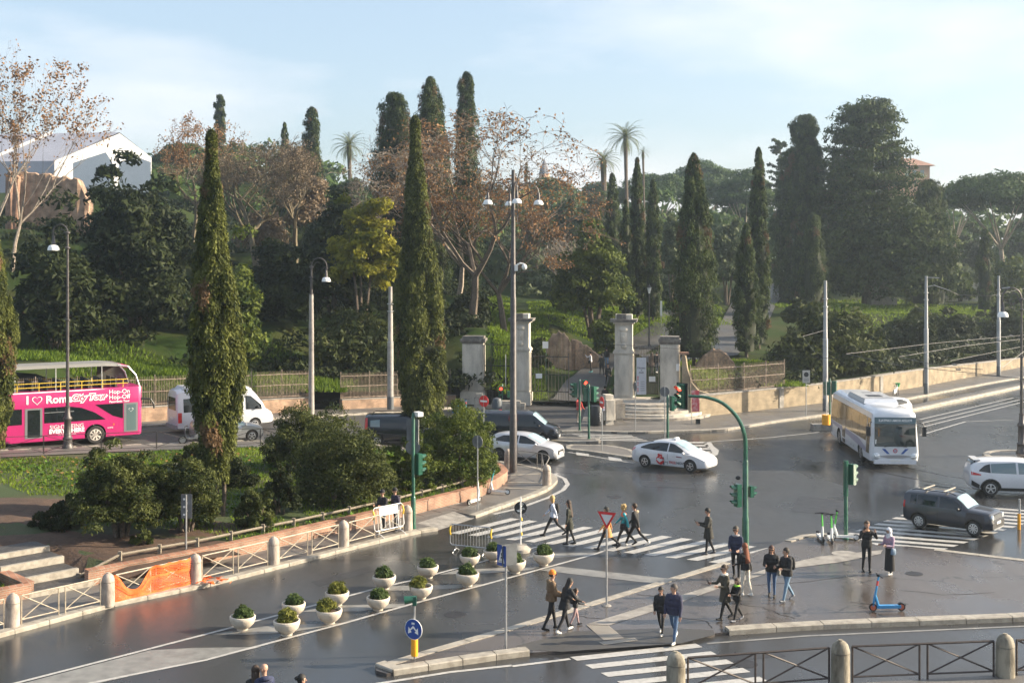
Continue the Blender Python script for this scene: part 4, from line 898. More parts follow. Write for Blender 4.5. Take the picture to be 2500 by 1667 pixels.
# --- cypresses on the bank in front
cypress('tall cypress on the bank with forked bare stems at its foot', 530, 322, G(530, 1250, .8)[1]-.5, 138, ybase=1262, dens=2.3, seed=1, rag=.6, lean=-1.5, trunk_h=1.5, low=.40, fat=.34, shape=.85, size=.062)
bx_, by_, bzz = bank_at(0, 1130)
cypress('cypress cut by the left picture edge', -22, 500, by_, 128, zbase=bzz-.2, dens=2.0, seed=2, rag=.6, trunk_h=.9, size=.062, shape=.85, fat=.4)
cypress('tall cypress rising behind the dark estate car at the pavement', 1030, 288, 72.3, 128, zbase=zroad(-5.4)+.05, dens=2.4, seed=3, rag=.6, lean=-2.2, trunk_h=.4, size=.075, low=.7, fat=.33, shape=.92)
# --- cypresses of the hill, near ones first
for i, (lab, px, yt, Y, w, kw) in enumerate([
    ('broad pointed cypress right of the gate above the fence', 1694, 378, 99, 124, dict(dens=1.7, shape=.62, fat=.22, low=.8, ybase=885)),
    ('slim tall cypress left of the lane, behind a shorter one', 1852, 362, 112, 62, dict(dens=1.3, shape=.5, fat=.3, low=.7)),
    ('short cypress in front of the slim tall one', 1822, 548, 106, 70, dict(dens=1.1, shape=.55, fat=.35, low=.8)),
    ('rounded cypress beside the upper end of the lane', 1985, 522, 140, 74, dict(dens=1.1, shape=.5, fat=.35, low=.7)),
    ('right cypress of the row of five behind the round laurel', 1594, 440, 125, 52, dict(dens=1.1, shape=.5, fat=.3, low=.8)),
    ('tallest cypress of the row of five behind the round laurel', 1556, 386, 128, 50, dict(dens=1.1, shape=.5, fat=.3, low=.8)),
    ('third cypress from the right in the row behind the laurel', 1528, 488, 126, 40, dict(dens=.9, shape=.5, fat=.3, low=.8)),
    ('broad brown-tipped cypress at the left of the row behind the laurel', 1495, 424, 142, 52, dict(dens=1.0, shape=.5, fat=.3, low=.8)),
    ('smallest cypress tip over the round laurel', 1463, 503, 132, 34, dict(dens=.7, shape=.5, fat=.3, low=.8)),
    ('big dark cypress right of the pair behind the tall front cypress', 1050, 190, 119, 128, dict(dens=1.7, shape=.55, fat=.4, low=.7, blunt=.2)),
    ('big dark blunt cypress left of the pair behind the tall front cypress', 965, 228, 122, 120, dict(dens=1.6, shape=.38, fat=.5, low=.9, blunt=.45)),
    ('blunt ivy-dark cypress among the bare autumn branches', 1138, 178, 128, 82, dict(dens=1.4, shape=.4, fat=.3, low=.9, blunt=.5)),
    ('blunt cypress on the left skyline', 762, 264, 150, 62, dict(dens=1.0, shape=.35, fat=.35, low=.9, blunt=.45)),
    ('thin cypress seen through russet branches on the left skyline', 694, 300, 160, 36, dict(dens=.6, shape=.45, fat=.3, low=.9)),
    ('broken brown cypress trunk on the far left skyline', 537, 232, 185, 34, dict(dens=.7, shape=.3, fat=.4, low=.9, blunt=.8)),
    ('massive double cypress left of the tall cedar', 1966, 282, 165, 110, dict(dens=1.7, shape=.3, fat=.35, low=1.0, blunt=.6)),
    ('wide lower stem of the massive double cypress', 1935, 365, 168, 100, dict(dens=1.2, shape=.35, fat=.4, low=1.0, blunt=.4)),
    ('dark right-hand cypress filling the flank of the cedar', 2268, 440, 160, 110, dict(dens=1.4, shape=.35, fat=.4, low=1.0, blunt=.4)),
    ('narrow dark cypress between the cedar and the umbrella pines', 2405, 560, 150, 46, dict(dens=.8, shape=.4, fat=.4, low=1.0)),
    ('small cypress tip on the skyline beside the lamp', 1285, 398, 240, 18, dict(dens=.4, shape=.5, fat=.3, low=1.0)),
    ('distant cypress tips between the dark conifers', 2040, 370, 210, 50, dict(dens=.8, shape=.35, fat=.4, low=1.0, blunt=.4))]):
    cypress(lab, px, yt, Y, w, m=cyp_far, seed=20+i, trunk_h=.5, **kw)
# the cedar: tiers of ragged branches
def cedar(label, px, ytop, ybot, wpx, Y, seed, tiers=18, m=None, dens=1.0, topw=.34, big=1.0):
    rng = np.random.default_rng(seed); X, zt = XZ(px, ytop, Y); zg = Tz(X, Y); Hh = zt-zg; Rm = wpx*Y/FPX/2; r = thing('cedar_tree', label, 'tree', (X, Y, zg)); mb = MB(); C = []; 
    mb.tube([(0, 0, -.5), (.2, 0, Hh*.5), (0, 0, Hh*.97)], [.7, .4, .06], 8)
    for i in range(tiers*7):
        t = rng.uniform(.12, 1.0)**.85; z = Hh*t; L_ = Rm*(topw+(1-topw)*min(1, (1-t)/.55)**.8)*rng.uniform(.7, 1.08); a = rng.uniform(0, 6.28); e = .18+.35*t; p1 = np.array([math.cos(a)*L_, math.sin(a)*L_, z+L_*e*.5]); p0 = np.array([0, 0, z])
        mb.tube([tuple(p0), tuple((p0+p1)/2+np.array([0, 0, .1])), tuple(p1)], [.12*(1.2-t), .07, .02], 4, cap=False)
        for q in np.linspace(.25, 1.0, 5): C.append(p0+(p1-p0)*q + rng.normal(0, .12, 3))
    C = np.array(C); br = Rm*.11*big*rng.uniform(.6, 1.2, len(C)); blob_crown('crown', C, np.stack([br*1.1, br*1.1, br*.6], -1), int(26*dens), max(.22, 2.2*Y/FPX), m or cyp_far, r, rng, 2.2, .8, .3, .8)
    mb.build('trunk', bark, r, smooth=True); return r
cedar('ragged tall cedar, the highest tree on the right', 2115, 262, 740, 270, 162, 5, 46, topw=.36, big=1.5)
tree_px('holm_oak', 'dense dark evergreen skirting the right foot of the cedar', 2130, 2345, 440, 735, 156, 110, 110, .30, cyp_far, 60, rad=.3, trunk=False)
tree_px('holm_oak', 'dense dark evergreen between the double cypress and the cedar', 1990, 2190, 400, 735, 159, 110, 110, .30, cyp_far, 61, rad=.3, trunk=False)
cedar('blue grey open conifer behind the slim cypress', 1905, 345, 640, 90, 225, 7, 9, dens=.9)
# --- broad-leaved trees
tree_px('holm_oak', 'large dark holm oak above the pink bus', 190, 470, 400, 850, 96, 170, 110, .26, oak_m, 1, rad=.26, stems=4)
tree_px('holm_oak', 'dark evergreen mass at the far left hillside', 20, 250, 520, 880, 90, 120, 90, .26, oak_m, 2, rad=.28, ry=5)
tree_px('holm_oak', 'dark evergreen left of the yellowing tree', 720, 900, 470, 760, 108, 90, 90, .27, oak_m, 3, rad=.28)
tree_px('holm_oak', 'deep green shrubby evergreen behind the fence lamp', 600, 800, 640, 900, 101, 80, 90, .26, oak_m, 4, rad=.28, trunk=False)
tree_px('holm_oak', 'olive green leaning tree right of the front cypress', 500, 650, 560, 900, 88, 70, 90, .22, laurel_m, 5, rad=.28, ry=2.2, stems=2)
tree_px('yellowing_tree', 'yellow green tree catching the sun in mid-hill', 795, 972, 425, 715, 101, 90, 130, .21, yel_m, 6, rad=.26, stems=3)
tree_px('evergreen_shrub_tree', 'rounded dark green shrubby tree left of the front cypress', 760, 960, 740, 905, 97, 80, 100, .22, shrub_m, 7, rad=.3, trunk=False)
tree_px('laurel_tree', 'round glossy laurel with several dark trunks above the lawn', 1335, 1560, 545, 765, 118, 130, 120, .24, laurel_m, 8, rad=.24, stems=5)
tree_px('laurel_bush', 'dark laurel thicket at the foot of the tall right pier', 1430, 1540, 770, 870, 110, 40, 90, .2, laurel_m, 9, rad=.32, trunk=False, cat='shrub')
for i, (a, b, c, d, Y, lab) in enumerate([(1330, 1440, 465, 600, 165, 'grey green olive tree left of the cypress row'), (1430, 1490, 450, 560, 175, 'small grey olive tree behind the cypress row'), (1600, 1680, 480, 690, 145, 'grey olive tree left of the broad pointed cypress'), (1720, 1830, 510, 700, 150, 'pale olive tree between the two slim cypresses'), (1640, 1730, 490, 640, 175, 'olive tree half hidden by the broad cypress'), (1270, 1350, 480, 600, 170, 'olive tree behind the russet tree')]):
    tree_px('olive_tree', lab, a, b, c, d, Y, 60, 80, .30, olive_m, 30+i, rad=.3, group='olive trees on the hill')
for i, (px, yt, yb, w, Y, lab) in enumerate([(1340, 428, 520, 170, 250, 'hazy round-topped pine on the left of the skyline group'), (1600, 412, 520, 220, 255, 'sunlit umbrella pine behind the cypress row'), (1720, 383, 500, 190, 285, 'tall hazy umbrella pine on the central skyline'), (1740, 428, 530, 170, 245, 'lower umbrella pine before the tall hazy one'), (1820, 392, 540, 150, 240, 'dark umbrella pine left of the slim cypress'), (1460, 440, 520, 130, 265, 'hazy umbrella pine beneath the palms'),
                                          (2430, 420, 530, 300, 178, 'great umbrella pine at the right edge with bare forked trunks'), (2330, 445, 540, 150, 215, 'umbrella pine below the ochre villa'), (2560, 440, 545, 200, 200, 'umbrella pine cut by the right picture edge'), (450, 345, 420, 150, 200, 'low dark pine right of the white tent')]):
    umbrella_pine(lab, px, yt, yb, w, Y, 70+i, 'umbrella pines on the skyline', trunkpx=2450 if i == 6 else None, M=230 if i == 6 else 120)
for i, (px, yt, yb, w, Y) in enumerate([(2350, 500, 720, 40, 185)]): pass
palm('tallest palm on the central skyline', 1527, 335, 190, 56, 1, 46); palm('leaning palm left of the tallest one', 1473, 392, 185, 50, 2, 40, trunkw=.4); palm('small shaggy palm right of the tallest one', 1570, 372, 200, 22, 3, 20, dead=14, trunkw=.16); palm('feathery palm left of the dark cypresses', 852, 355, 175, 52, 4, 36, dead=12)
# bare autumn trees
x, z = XZ(0, 545, 112); 
bare_tree('plane_tree', 'thin pale autumn tree with orange leaves at the left edge', (XZ(30, 0, 112)[0], 112, Tz(XZ(30, 0, 112)[0], 112)-1), 21.5, .55, 4, bark_pale, brown_m, 1300, .18, depth=6, trunkr=.24, forks=3, up=.9, fork_h=.30, sides=6)
bare_tree('plane_tree', 'leafier orange autumn tree cut by the left picture edge', (XZ(-30, 0, 110)[0], 110, Tz(XZ(-30, 0, 110)[0], 110)-1), 22.0, .45, 9, bark_pale, brown_m, 2200, .18, depth=5, trunkr=.22, forks=3, up=.9, fork_h=.35)
bare_tree('bare_tree', 'spreading mossy-limbed bare tree with russet twigs behind the front cypress', (XZ(630, 0, 122)[0], 122, XZ(0, 610, 122)[1]-2), 13.5, .95, 12, bark_moss, brown2_m, 6500, .12, depth=7, trunkr=.30, forks=4, up=.4, fork_h=.22, minr=.014)
bare_tree('bare_tree', 'russet twiggy tree left of the blunt skyline cypress', (XZ(720, 0, 132)[0], 132, XZ(0, 610, 132)[1]-1), 13.5, .9, 15, bark_moss, brown2_m, 8000, .12, depth=7, trunkr=.28, forks=4, up=.4, fork_h=.2, minr=.014)
bare_tree('bare_tree', 'sparse russet tree right of the white tent', (XZ(470, 0, 135)[0], 135, XZ(0, 560, 135)[1]-1), 14, .8, 18, bark_moss, brown_m, 3000, .15, depth=6, trunkr=.24, forks=3, up=.5, fork_h=.25, minr=.014)
bare_tree('bare_tree', 'grey twiggy bare tree tangled behind the drooping one', (XZ(1120, 0, 114)[0], 114, Tz(XZ(1120, 0, 114)[0], 114)-.5), 19.0, 1.0, 41, bark_pale, brown2_m, 3500, .15, depth=8, trunkr=.26, forks=3, up=.3, fork_h=.2, droop=.6, minr=.012)
bare_tree('bare_tree', 'drooping bare tree with curling twigs beside the blunt ivy-dark cypress', (XZ(1150, 0, 106)[0], 106, Tz(XZ(1150, 0, 106)[0], 106)-.5), 20.0, .95, 22, bark, brown_m, 4200, .17, depth=8, trunkr=.34, forks=3, up=.35, fork_h=.2, droop=.5, minr=.012)
bare_tree('bare_tree', 'russet-leaved tree behind the triple street lamp', (XZ(1235, 0, 110)[0], 110, Tz(XZ(1235, 0, 110)[0], 110)-.5), 18.0, .95, 27, bark, brown_m, 4200, .16, depth=7, trunkr=.3, forks=4, up=.35, fork_h=.22, droop=.35, minr=.012)
bare_tree('bare_tree', 'bare twigs before the feathery palm', (XZ(895, 0, 150)[0], 150, Tz(XZ(895, 0, 150)[0], 150)), 18, .7, 31, bark, brown_m, 0, .2, depth=6, trunkr=.22, forks=3, up=.5, fork_h=.3, minr=.014)
bare_tree('bare_tree', 'pale leafless shrub tree left of the round laurel', (XZ(1395, 0, 150)[0], 150, Tz(XZ(1395, 0, 150)[0], 150)), 9, .5, 33, bark_pale, brown_m, 0, .2, depth=6, trunkr=.14, forks=5, up=.8, fork_h=.2, minr=.014)
tree_px('russet_thicket', 'russet dry thicket under the bare trees on the left hill', 560, 720, 500, 610, 128, 60, 60, .2, brown2_m, 40, rad=.3, trunk=False, cat='shrub'); tree_px('russet_thicket', 'russet thicket under the blunt skyline cypress', 690, 820, 390, 560, 140, 60, 90, .26, brown2_m, 41, rad=.3, trunk=False, cat='shrub')
tree_px('green_thicket', 'grey green thicket below the feathery palm', 800, 900, 420, 520, 165, 40, 80, .3, olive_m, 42, rad=.3, trunk=False, cat='shrub')
tree_px('green_thicket', 'dark thicket behind the fluted gate pier', 1090, 1200, 740, 860, 108, 50, 80, .22, oak_m, 43, rad=.3, trunk=False, cat='shrub'); tree_px('green_thicket', 'leafy bush behind the open gate leaf', 1290, 1340, 830, 920, 100, 24, 80, .18, shrub_m, 44, rad=.35, trunk=False, cat='shrub')
# shrubs at the right, above the long wall
for i, (a, b, c, d, Y, m, lab) in enumerate([(1885, 2180, 745, 910, 99, shrub_m, 'broad grey green shrub above the long wall behind the police bus'), (1905, 2010, 735, 790, 118, shrub_m, 'flat topped shrub at the foot of the rounded cypress'), (2150, 2290, 800, 915, 112, oak_m, 'dark hedge clump right of the broad shrub'), (2270, 2400, 790, 900, 122, oak_m, 'dark hedge clump behind the middle steel mast'), (2380, 2520, 790, 890, 132, oak_m, 'dark hedge clump at the right end of the wall'), (2160, 2330, 745, 830, 135, shrub_m, 'hedge below the garden monument'),
                                             (2400, 2540, 640, 760, 165, laurel_m, 'round yellow green tree below the umbrella pine'), (2310, 2380, 660, 730, 172, laurel_m, 'light green bush by the balustrade wall'), (2330, 2420, 530, 720, 210, oak_m, 'hazy dark evergreen under the umbrella pines'), (2450, 2560, 540, 720, 215, oak_m, 'hazy dark evergreen at the right edge'), (1640, 1720, 600, 720, 175, olive_m, 'shaded evergreen behind the broad cypress'), (1880, 2000, 560, 700, 190, oak_m, 'shaded evergreen behind the rounded cypress')]):
    tree_px('hedge_shrub' if i < 6 else 'evergreen_tree', lab, a, b, c, d, Y, 100 if i == 0 else 55, 90, .22 if Y < 125 else .3, m, 80+i, rad=.28, trunk=i >= 6, cat='shrub' if i < 6 else 'tree')
# shrubs on the bank
def bank_shrub(lab, px0, px1, ytop, ybot, M, k, s, m, seed, stems=3, lift=0.0, dy=.5, **kw):
    x, y, z = bank_at((px0+px1)/2, ybot); y += dy; w = (px1-px0)*y/FPX/2; zt = XZ(0, ytop, y)[1]
    return bush('bank_shrub', lab, (x, y, z-.05), w, w*.85, max(.4, (zt-z-lift)*.92), M, k, s, m, seed, lift=lift, stems=stems, rad=.20, **kw)
for lab, x0, x1, yt, yb, M, m, sd, kw in [
    ('spreading evergreen shrub with several trunks at the left of the bank', 165, 405, 1080, 1322, 170, shrub_m, 1, dict(stems=6, lift=.55)), ('evergreen shrub joined to the right of the spreading one', 350, 545, 1092, 1305, 130, shrub_m, 2, dict(stems=4, lift=.45)),
    ('small round shrub right of the forked cypress stems', 560, 668, 1178, 1302, 60, shrub_m, 3, dict(stems=4)), ('dark shrub behind the small round one', 620, 735, 1120, 1262, 60, oak_m, 4, {}), ('large rounded shrub in the middle of the bank', 680, 975, 1015, 1238, 200, shrub_m, 5, dict(dy=1.0)),
    ('tall ragged shrub at the back of the bank before the grey car', 615, 830, 985, 1150, 140, shrub_m, 6, dict(dy=1.0)), ('sunlit shrub with yellow tips at the nose of the bank', 1000, 1232, 975, 1182, 190, laurel_m, 7, dict(dy=.3)), ('yellowish leaning shrub by the green signal pole', 930, 1065, 1050, 1210, 90, laurel_m, 8, dict(dy=.8)),
    ('dark low shrub in the shade left of the spreading one', 60, 200, 1215, 1300, 50, oak_m, 11, dict(dy=.8)), ('low dark shrub behind the forked cypress stems', 470, 620, 1110, 1200, 60, oak_m, 12, dict(dy=1.5)), ('shrub filling the gap before the white minibus', 400, 520, 1080, 1160, 50, shrub_m, 13, dict(dy=1.6))]: bank_shrub(lab, x0, x1, yt, yb, M, 190, .058, m, sd, **kw)
bank_shrub('low bush under the front cypress', 470, 530, 1230, 1300, 16, 120, .06, laurel_m, 9); bank_shrub('low wispy bush under the spreading shrub', 300, 370, 1270, 1340, 16, 120, .06, shrub_m, 10)
# woodland far behind: nobody could count its trees
rng = np.random.default_rng(5); C = []
for i in range(520):
    Y = rng.uniform(205, 330); px = rng.uniform(1180, 2560); X = (px-1250)*Y/FPX; z = Tz(X, Y); ztp = XZ(0, rng.uniform(470, 590), Y)[1]; C.append((X, Y, rng.uniform(z, max(z+2, ztp))))
for i in range(200):
    Y = rng.uniform(170, 250); px = rng.uniform(280, 1200); X = (px-1250)*Y/FPX; z = Tz(X, Y); C.append((X, Y, z+rng.uniform(0, 4)))
C = np.array(C); br = rng.uniform(2.0, 4.2, len(C)); wood = blob_crown('far_woodland', C, np.stack([br*1.2, br*1.2, br*.8], -1), 110, .75, pine_m, None, rng, 1.4, .4, .5, .7); tag(wood, 'hazy distant woodland along the hilltop', 'woodland', kind='stuff')
C = []
for i in range(760):
    px = rng.uniform(-60, 1200); Y = rng.uniform(92, 178); py = rng.uniform(600, 880); X = (px-1250)*Y/FPX; C.append((X, Y, Tz(X, Y)+rng.uniform(0, .9)))
C = np.array(C); br = rng.uniform(.6, 1.5, len(C)); und = blob_crown('undergrowth', C, np.stack([br*1.3, br*1.3, br*.7], -1), 70, .24, oak_m, None, rng, 1.5, .3, .4, .8); tag(und, 'dark undergrowth covering the shaded hillside', 'undergrowth', kind='stuff')
C = []
for i in range(420):
    px = rng.uniform(1220, 1690) if i < 210 else rng.uniform(1960, 2560); Y = rng.uniform(152, 205) if i < 210 else rng.uniform(178, 215); X = (px-1250)*Y/FPX; C.append((X, Y, Tz(X, Y)+rng.uniform(.2, 2.6)))
C = np.array(C); br = rng.uniform(.8, 1.9, len(C)); und = blob_crown('hill_thicket', C, np.stack([br*1.3, br*1.3, br*.8], -1), 90, .34, olive_m, None, rng, 1.5, .3, .4, .8, tonevar=.25); tag(und, 'grey green scrub covering the park hillside', 'scrub', kind='stuff')
C = []
for i in range(330):
    X = rng.uniform(17, 64); Y = wallY(X)+1.2+rng.uniform(0, 1)**1.6*(14 if X > 24 else 3); C.append((X, Y, Tz(X, Y)+rng.uniform(.0, .9 if X > 24 else .2)))
C = np.array(C); br = rng.uniform(.5, 1.25, len(C)); und = blob_crown('wall_hedge', C, np.stack([br*1.3, br*1.3, br*.8], -1), 100, .2, oak_m, None, rng, 1.5, .3, .4, .8, tonevar=.25); tag(und, 'dark hedge growing along the top of the long wall', 'hedge', kind='stuff')
# grass and ground cover -----------------------------------------------------
def tufts(name, P, h, w, m, rng, tone, label, cat='grass'):
    n = len(P); a = rng.uniform(0, 6.28, n); d = np.stack([np.cos(a), np.sin(a), np.zeros(n)], -1); hh = (h*rng.uniform(.5, 1.4, n))[:, None]; ww = w*rng.uniform(.6, 1.3, n)[:, None]
    up_ = np.concatenate([rng.normal(0, .35, (n, 2)), np.ones((n, 1))], 1); v = np.stack([P-d*ww, P+d*ww, P+up_*hh], 1).reshape(-1, 3); f = np.arange(n*3).reshape(n, 3)
    o_ = np_mesh(name, v, f, m, np.repeat(np.clip(tone+rng.normal(0, .2, n), 0, 1), 3)); return tag(o_, label, cat, kind='stuff')
rng = np.random.default_rng(8); n = 105000
iu, iv = rng.integers(0, 88, n), rng.integers(0, 24, n); w1, w2 = rng.uniform(0, 1, n)[:, None], rng.uniform(0, 1, n)[:, None]; B3 = _bp.reshape(90, 26, 3)
P = (B3[iu, iv]*(1-w1)+B3[iu+1, iv]*w1)*(1-w2) + (B3[iu, iv+1]*(1-w1)+B3[iu+1, iv+1]*w1)*w2
pn = np.sin(P[:, 0]*.55+1.0)*np.sin(P[:, 1]*.47)+.5*np.sin(P[:, 0]*1.7+P[:, 1]*1.3); keep = (pn > -.75) & (P[:, 0] > -32)
for (px, py, r_) in [(330, 1345, 3.0), (140, 1330, 2.8), (60, 1250, 2.6)]:
    q = bank_at(px, py); keep &= ((P[:, 0]-q[0])/1.25)**2+(P[:, 1]-q[1])**2 > r_**2
_u = (P[:, 0]+14.95)*-.70+(P[:, 1]-39.95)*.71; _v = (P[:, 0]+14.95)*.71+(P[:, 1]-39.95)*.70; keep &= ~((np.abs(_v) < 1.4) & (_u < 4.5))
P = P[keep]; tufts('bank_grass', P, .13, .028, grass_m, rng, .5+.25*np.sin(P[:, 0]*.8)*np.cos(P[:, 1]*.6), 'sunlit grass growing over the planted bank')
sel = P[rng.choice(len(P), 9000)]; sel = sel[(np.sin(sel[:, 0]*1.1+2)*np.sin(sel[:, 1]*.9) > .1)]
v, f, t = leaves(sel+np.array([0, 0, .10]), np.tile([0, 0, 1.], (len(sel), 1)), .16, rng, 1.2, jitter=.7); tag(np_mesh('ground_cover', v, f, ivy_m, t), 'broad leaved weeds scattered over the planted bank', 'weeds', kind='stuff')
_q = P[(P[:, 0] < -13) & (P[:, 1] > 52)]; lp = _q[rng.choice(len(_q), 320)] + np.array([0, 0, .09])
v, f, t = leaves(lp, np.tile([0, 0, 1.], (len(lp), 1)), .13, rng, 1.3, jitter=.5); tag(np_mesh('leaf_litter', v, f, litter_m, t), 'fallen brown leaves on the upper left of the bank', 'leaves', kind='stuff')
def hill_grass(boxes, n, h, w):
    out_ = []
    for (a, b, c, d) in boxes:
        k = 40; us = rng.uniform(a, b, k), rng.uniform(c, d, k); pts = np.array([RT(u, v_) for u, v_ in zip(*us)]); mn, mx_ = pts.min(0), pts.max(0)
        q = np.stack([rng.uniform(mn[0], mx_[0], n), rng.uniform(mn[1], mx_[1], n)], -1); out_.append(np.concatenate([q, (T(q[:, 0], q[:, 1])+.02)[:, None]], 1))
    return np.concatenate(out_)
hg = hill_grass([(1190, 1340, 760, 830), (1290, 1480, 740, 800), (1200, 1330, 880, 980), (1490, 1640, 760, 830), (1690, 1900, 880, 950), (1600, 1700, 720, 800), (1180, 1260, 720, 800)], 7000, .2, .06); tufts('lawn_grass', hg, .22, .09, grass_m, rng, np.full(len(hg), .6), 'bright grass of the lawns behind the gate')
hg = hill_grass([(60, 330, 850, 930), (560, 930, 900, 965), (330, 450, 900, 960)], 5000, .3, .06); tufts('verge_grass', hg, .34, .08, grass_m, rng, np.full(len(hg), .28), 'rough grass and weeds behind the left iron fence')
hg = hill_grass([(2020, 2240, 735, 760), (1960, 2330, 755, 800), (2360, 2500, 745, 790)], 3500, .3, .1); tufts('terrace_grass', hg, .3, .13, grass_m, rng, np.full(len(hg), .6), 'grass of the terrace round the garden monument')
# ------------------------------------------------------------------ street furniture
def at(px, py, z=0.0): x, y = G(px, py, z); return Vector((x, y, z))
def ztop(py, Y): return HCAM - (py-HOR)*Y/FPX
def text_mesh(s, size, m, name, parent, fn, bold=0.0, align='CENTER', shear=0.0, xs=1.0):
    """flat lettering; fn maps (u, v) on the print to a point of the surface"""
    cu = bpy.data.curves.new('t', 'FONT'); cu.body = s; cu.size = size; cu.align_x = align; cu.align_y = 'CENTER'; cu.offset = bold; cu.resolution_u = 3; cu.shear = shear
    ob = bpy.data.objects.new('t', cu); me = baked(ob); bpy.data.curves.remove(cu)
    for v in me.vertices: v.co = fn(v.co.x*xs, v.co.y)
    me.materials.clear(); me.materials.append(m); me.name = name; return link(name, me, parent)

# bollards and railings
def make_bollard(label, loc, h, r, m):
    o_ = thing('stone_bollard', label, 'bollard', loc)
    MB().lathe([(r*1.03, -.05), (r, .05), (r*.97, h*.70)], 16).build('shaft', m, o_, smooth=True)
    MB().lathe([(r*.90, h*.70), (r*.90, h*.72)], 16).build('groove', dirtystone, o_)
    MB().lathe([(r*.99, h*.72), (r*.96, h*.78), (r*.80, h*.90), (r*.5, h*.97), (r*.26, h*.99), (r*.24, h*1.012), (.001, h*1.015)], 16).build('domed_cap', m, o_, smooth=True)
    return o_
boll_m = mat('bollard_stone', (.40, .34, .29), .7, col2=(.17, .14, .12), scale=4.5, lo=.42, hi=.75, bump=.2, bscale=25, stretch=(1, 1, .5), world=True)
boll_d = mat('stained_bollard', (.30, .27, .21), .75, col2=(.10, .085, .06), scale=3.5, lo=.40, hi=.66, bump=.25, bscale=25, stretch=(1, 1, .35), world=True)
ords = ['bollard nearest the left picture edge on the lower pavement', 'bollard left of the orange net', 'bollard right of the orange net', 'bollard second right of the orange net', 'bollard left of the white barrier', 'bollard right of the white barrier beside the green pole']
BL = []
for (px, py), lab in zip([(31, 1528), (264, 1473), (477, 1422), (668, 1376), (839, 1332.5), (995, 1292)], ords):
    p = at(px, py, .12); BL.append(p); make_bollard('dome topped stone '+lab, p, .98, .205, boll_m)
BL.insert(0, BL[0]+(BL[0]-BL[1]))
pb = at(1335, 1183, .12); make_bollard('pale stone bollard at the tip of the bank pavement', pb, .98, .21, boll_m); pb2 = at(1240, 1141, .12); make_bollard('worn stone bollard beside the triple lamp post', pb2, .98, .2, boll_m)
FBL = []
for px, py_t, lab in [(1650, 1590, 'stained stone bollard at the left end of the foreground railing'), (2052, 1562, 'stained stone bollard in the middle of the foreground railing'), (2454, 1547, 'stained stone bollard at the right end of the foreground railing')]:
    Y = (HCAM-1.2)*FPX/(py_t-HOR); X = (px-1250)*Y/FPX; FBL.append(Vector((X, Y, .1))); make_bollard(lab, (X, Y, .1), 1.1, .245, boll_d)
FBL.append(FBL[-1]+(FBL[-1]-FBL[-2]))
def railing(label, a, b, m, h=.86, r=.022, gap=.27, panels=2, group=None, mid=.22, names='railing'):
    o_ = thing(names, label, 'railing', group=group); d = (b-a); L_ = d.length; d = d/L_; a = a+d*gap; b = b-d*gap; L_ = (b-a).length; up = Vector((0, 0, 1)); lo, hi = .14, h
    MB().cyl(a+up*hi, b+up*hi, r*1.1, n=6).build('top_rail', m, o_)
    w = (L_-mid*(panels-1))/panels
    for k in range(panels):
        p = a+d*(k*(w+mid)); q = p+d*w
        for e in (p, q): MB().cyl(e, e+up*hi, r, n=6).build('post', m, o_)
        MB().cyl(p+up*lo, q+up*lo, r*.9, n=6).build('bottom_rail', m, o_); MB().cyl(p+up*lo, q+up*hi, r*.85, n=5).build('brace', m, o_); MB().cyl(p+up*hi, q+up*lo, r*.85, n=5).build('brace', m, o_)
    return o_
labs = ['pale cross-braced railing cut by the left picture edge', 'pale cross-braced railing before the cobbled steps', 'pale railing draped in orange net', 'pale cross-braced railing right of the orange net', 'pale cross-braced railing in the middle of the lower pavement', 'pale cross-braced railing behind the white barrier']
for k in range(6): railing(labs[k], BL[k], BL[k+1], iron_pale)
labs = ['dark cross-braced railing at the foreground zebra', 'dark cross-braced railing between the middle and right foreground bollards', 'dark cross-braced railing at the lower right corner']
for k in range(3): railing(labs[k], FBL[k], FBL[k+1], mat('brown_black_iron', (.045, .035, .033), .5, .3, var=.3), h=.93, r=.028, gap=.32)
# curved railing at the tip
cr = thing('curved_railing', 'curved grey railing from the triple lamp to the tip bollard', 'railing'); m_ = mat('grey_iron', (.20, .185, .17), .55, .3, var=.3)
cpts = [pb2+Vector((.4, .1, 0)), pb2+Vector((1.3, -.35, 0)), pb2+Vector((2.1, -1.5, 0)), pb+Vector((-.05, .55, 0))]
cpts = [Vector((p.x, p.y, .12)) for p in smooth_line([(p.x, p.y) for p in cpts], 4)]
MB().tube([p+Vector((0, 0, .86)) for p in cpts], .026, 6).build('top_rail', m_, cr); MB().tube([p+Vector((0, 0, .14)) for p in cpts], .022, 6).build('bottom_rail', m_, cr)
for k in (0, 5, 6, 12): MB().cyl(cpts[k], cpts[k]+Vector((0, 0, .86)), .022, n=6).build('post', m_, cr)
for a, b in ((0, 5), (6, 12)):
    up = Vector((0, 0, 1)); MB().cyl(cpts[a]+up*.86, cpts[b]+up*.14, .02, n=5).build('brace', m_, cr); MB().cyl(cpts[a]+up*.14, cpts[b]+up*.86, .02, n=5).build('brace', m_, cr)
# railing at the top of the bank
tb = [Vector((p.x, p.y, zroad(p.x)+.13)) for p in resample([(-34, 56.2), (-21.6, 64.0), (-14.8, 68.1), (-8.4, 68.6), (-5, 67)], 2.9)]
_tl = ['cut by the left picture edge', 'left of the crook lamp', 'under the pink bus doors', 'under the pink bus wheel', 'right of the pink bus', 'behind the white van', 'beside the moped', 'behind the front cypress', 'behind the ragged shrub', 'behind the dark estate car', 'before the tall cypress', 'at the nose of the bank', 'at the end']
for k in range(len(tb)-1): railing('thin dark cross-braced railing on top of the bank '+_tl[k], tb[k], tb[k+1], iron_dark, h=.98, r=.016, gap=.02, panels=1, group='railings along the top of the bank')

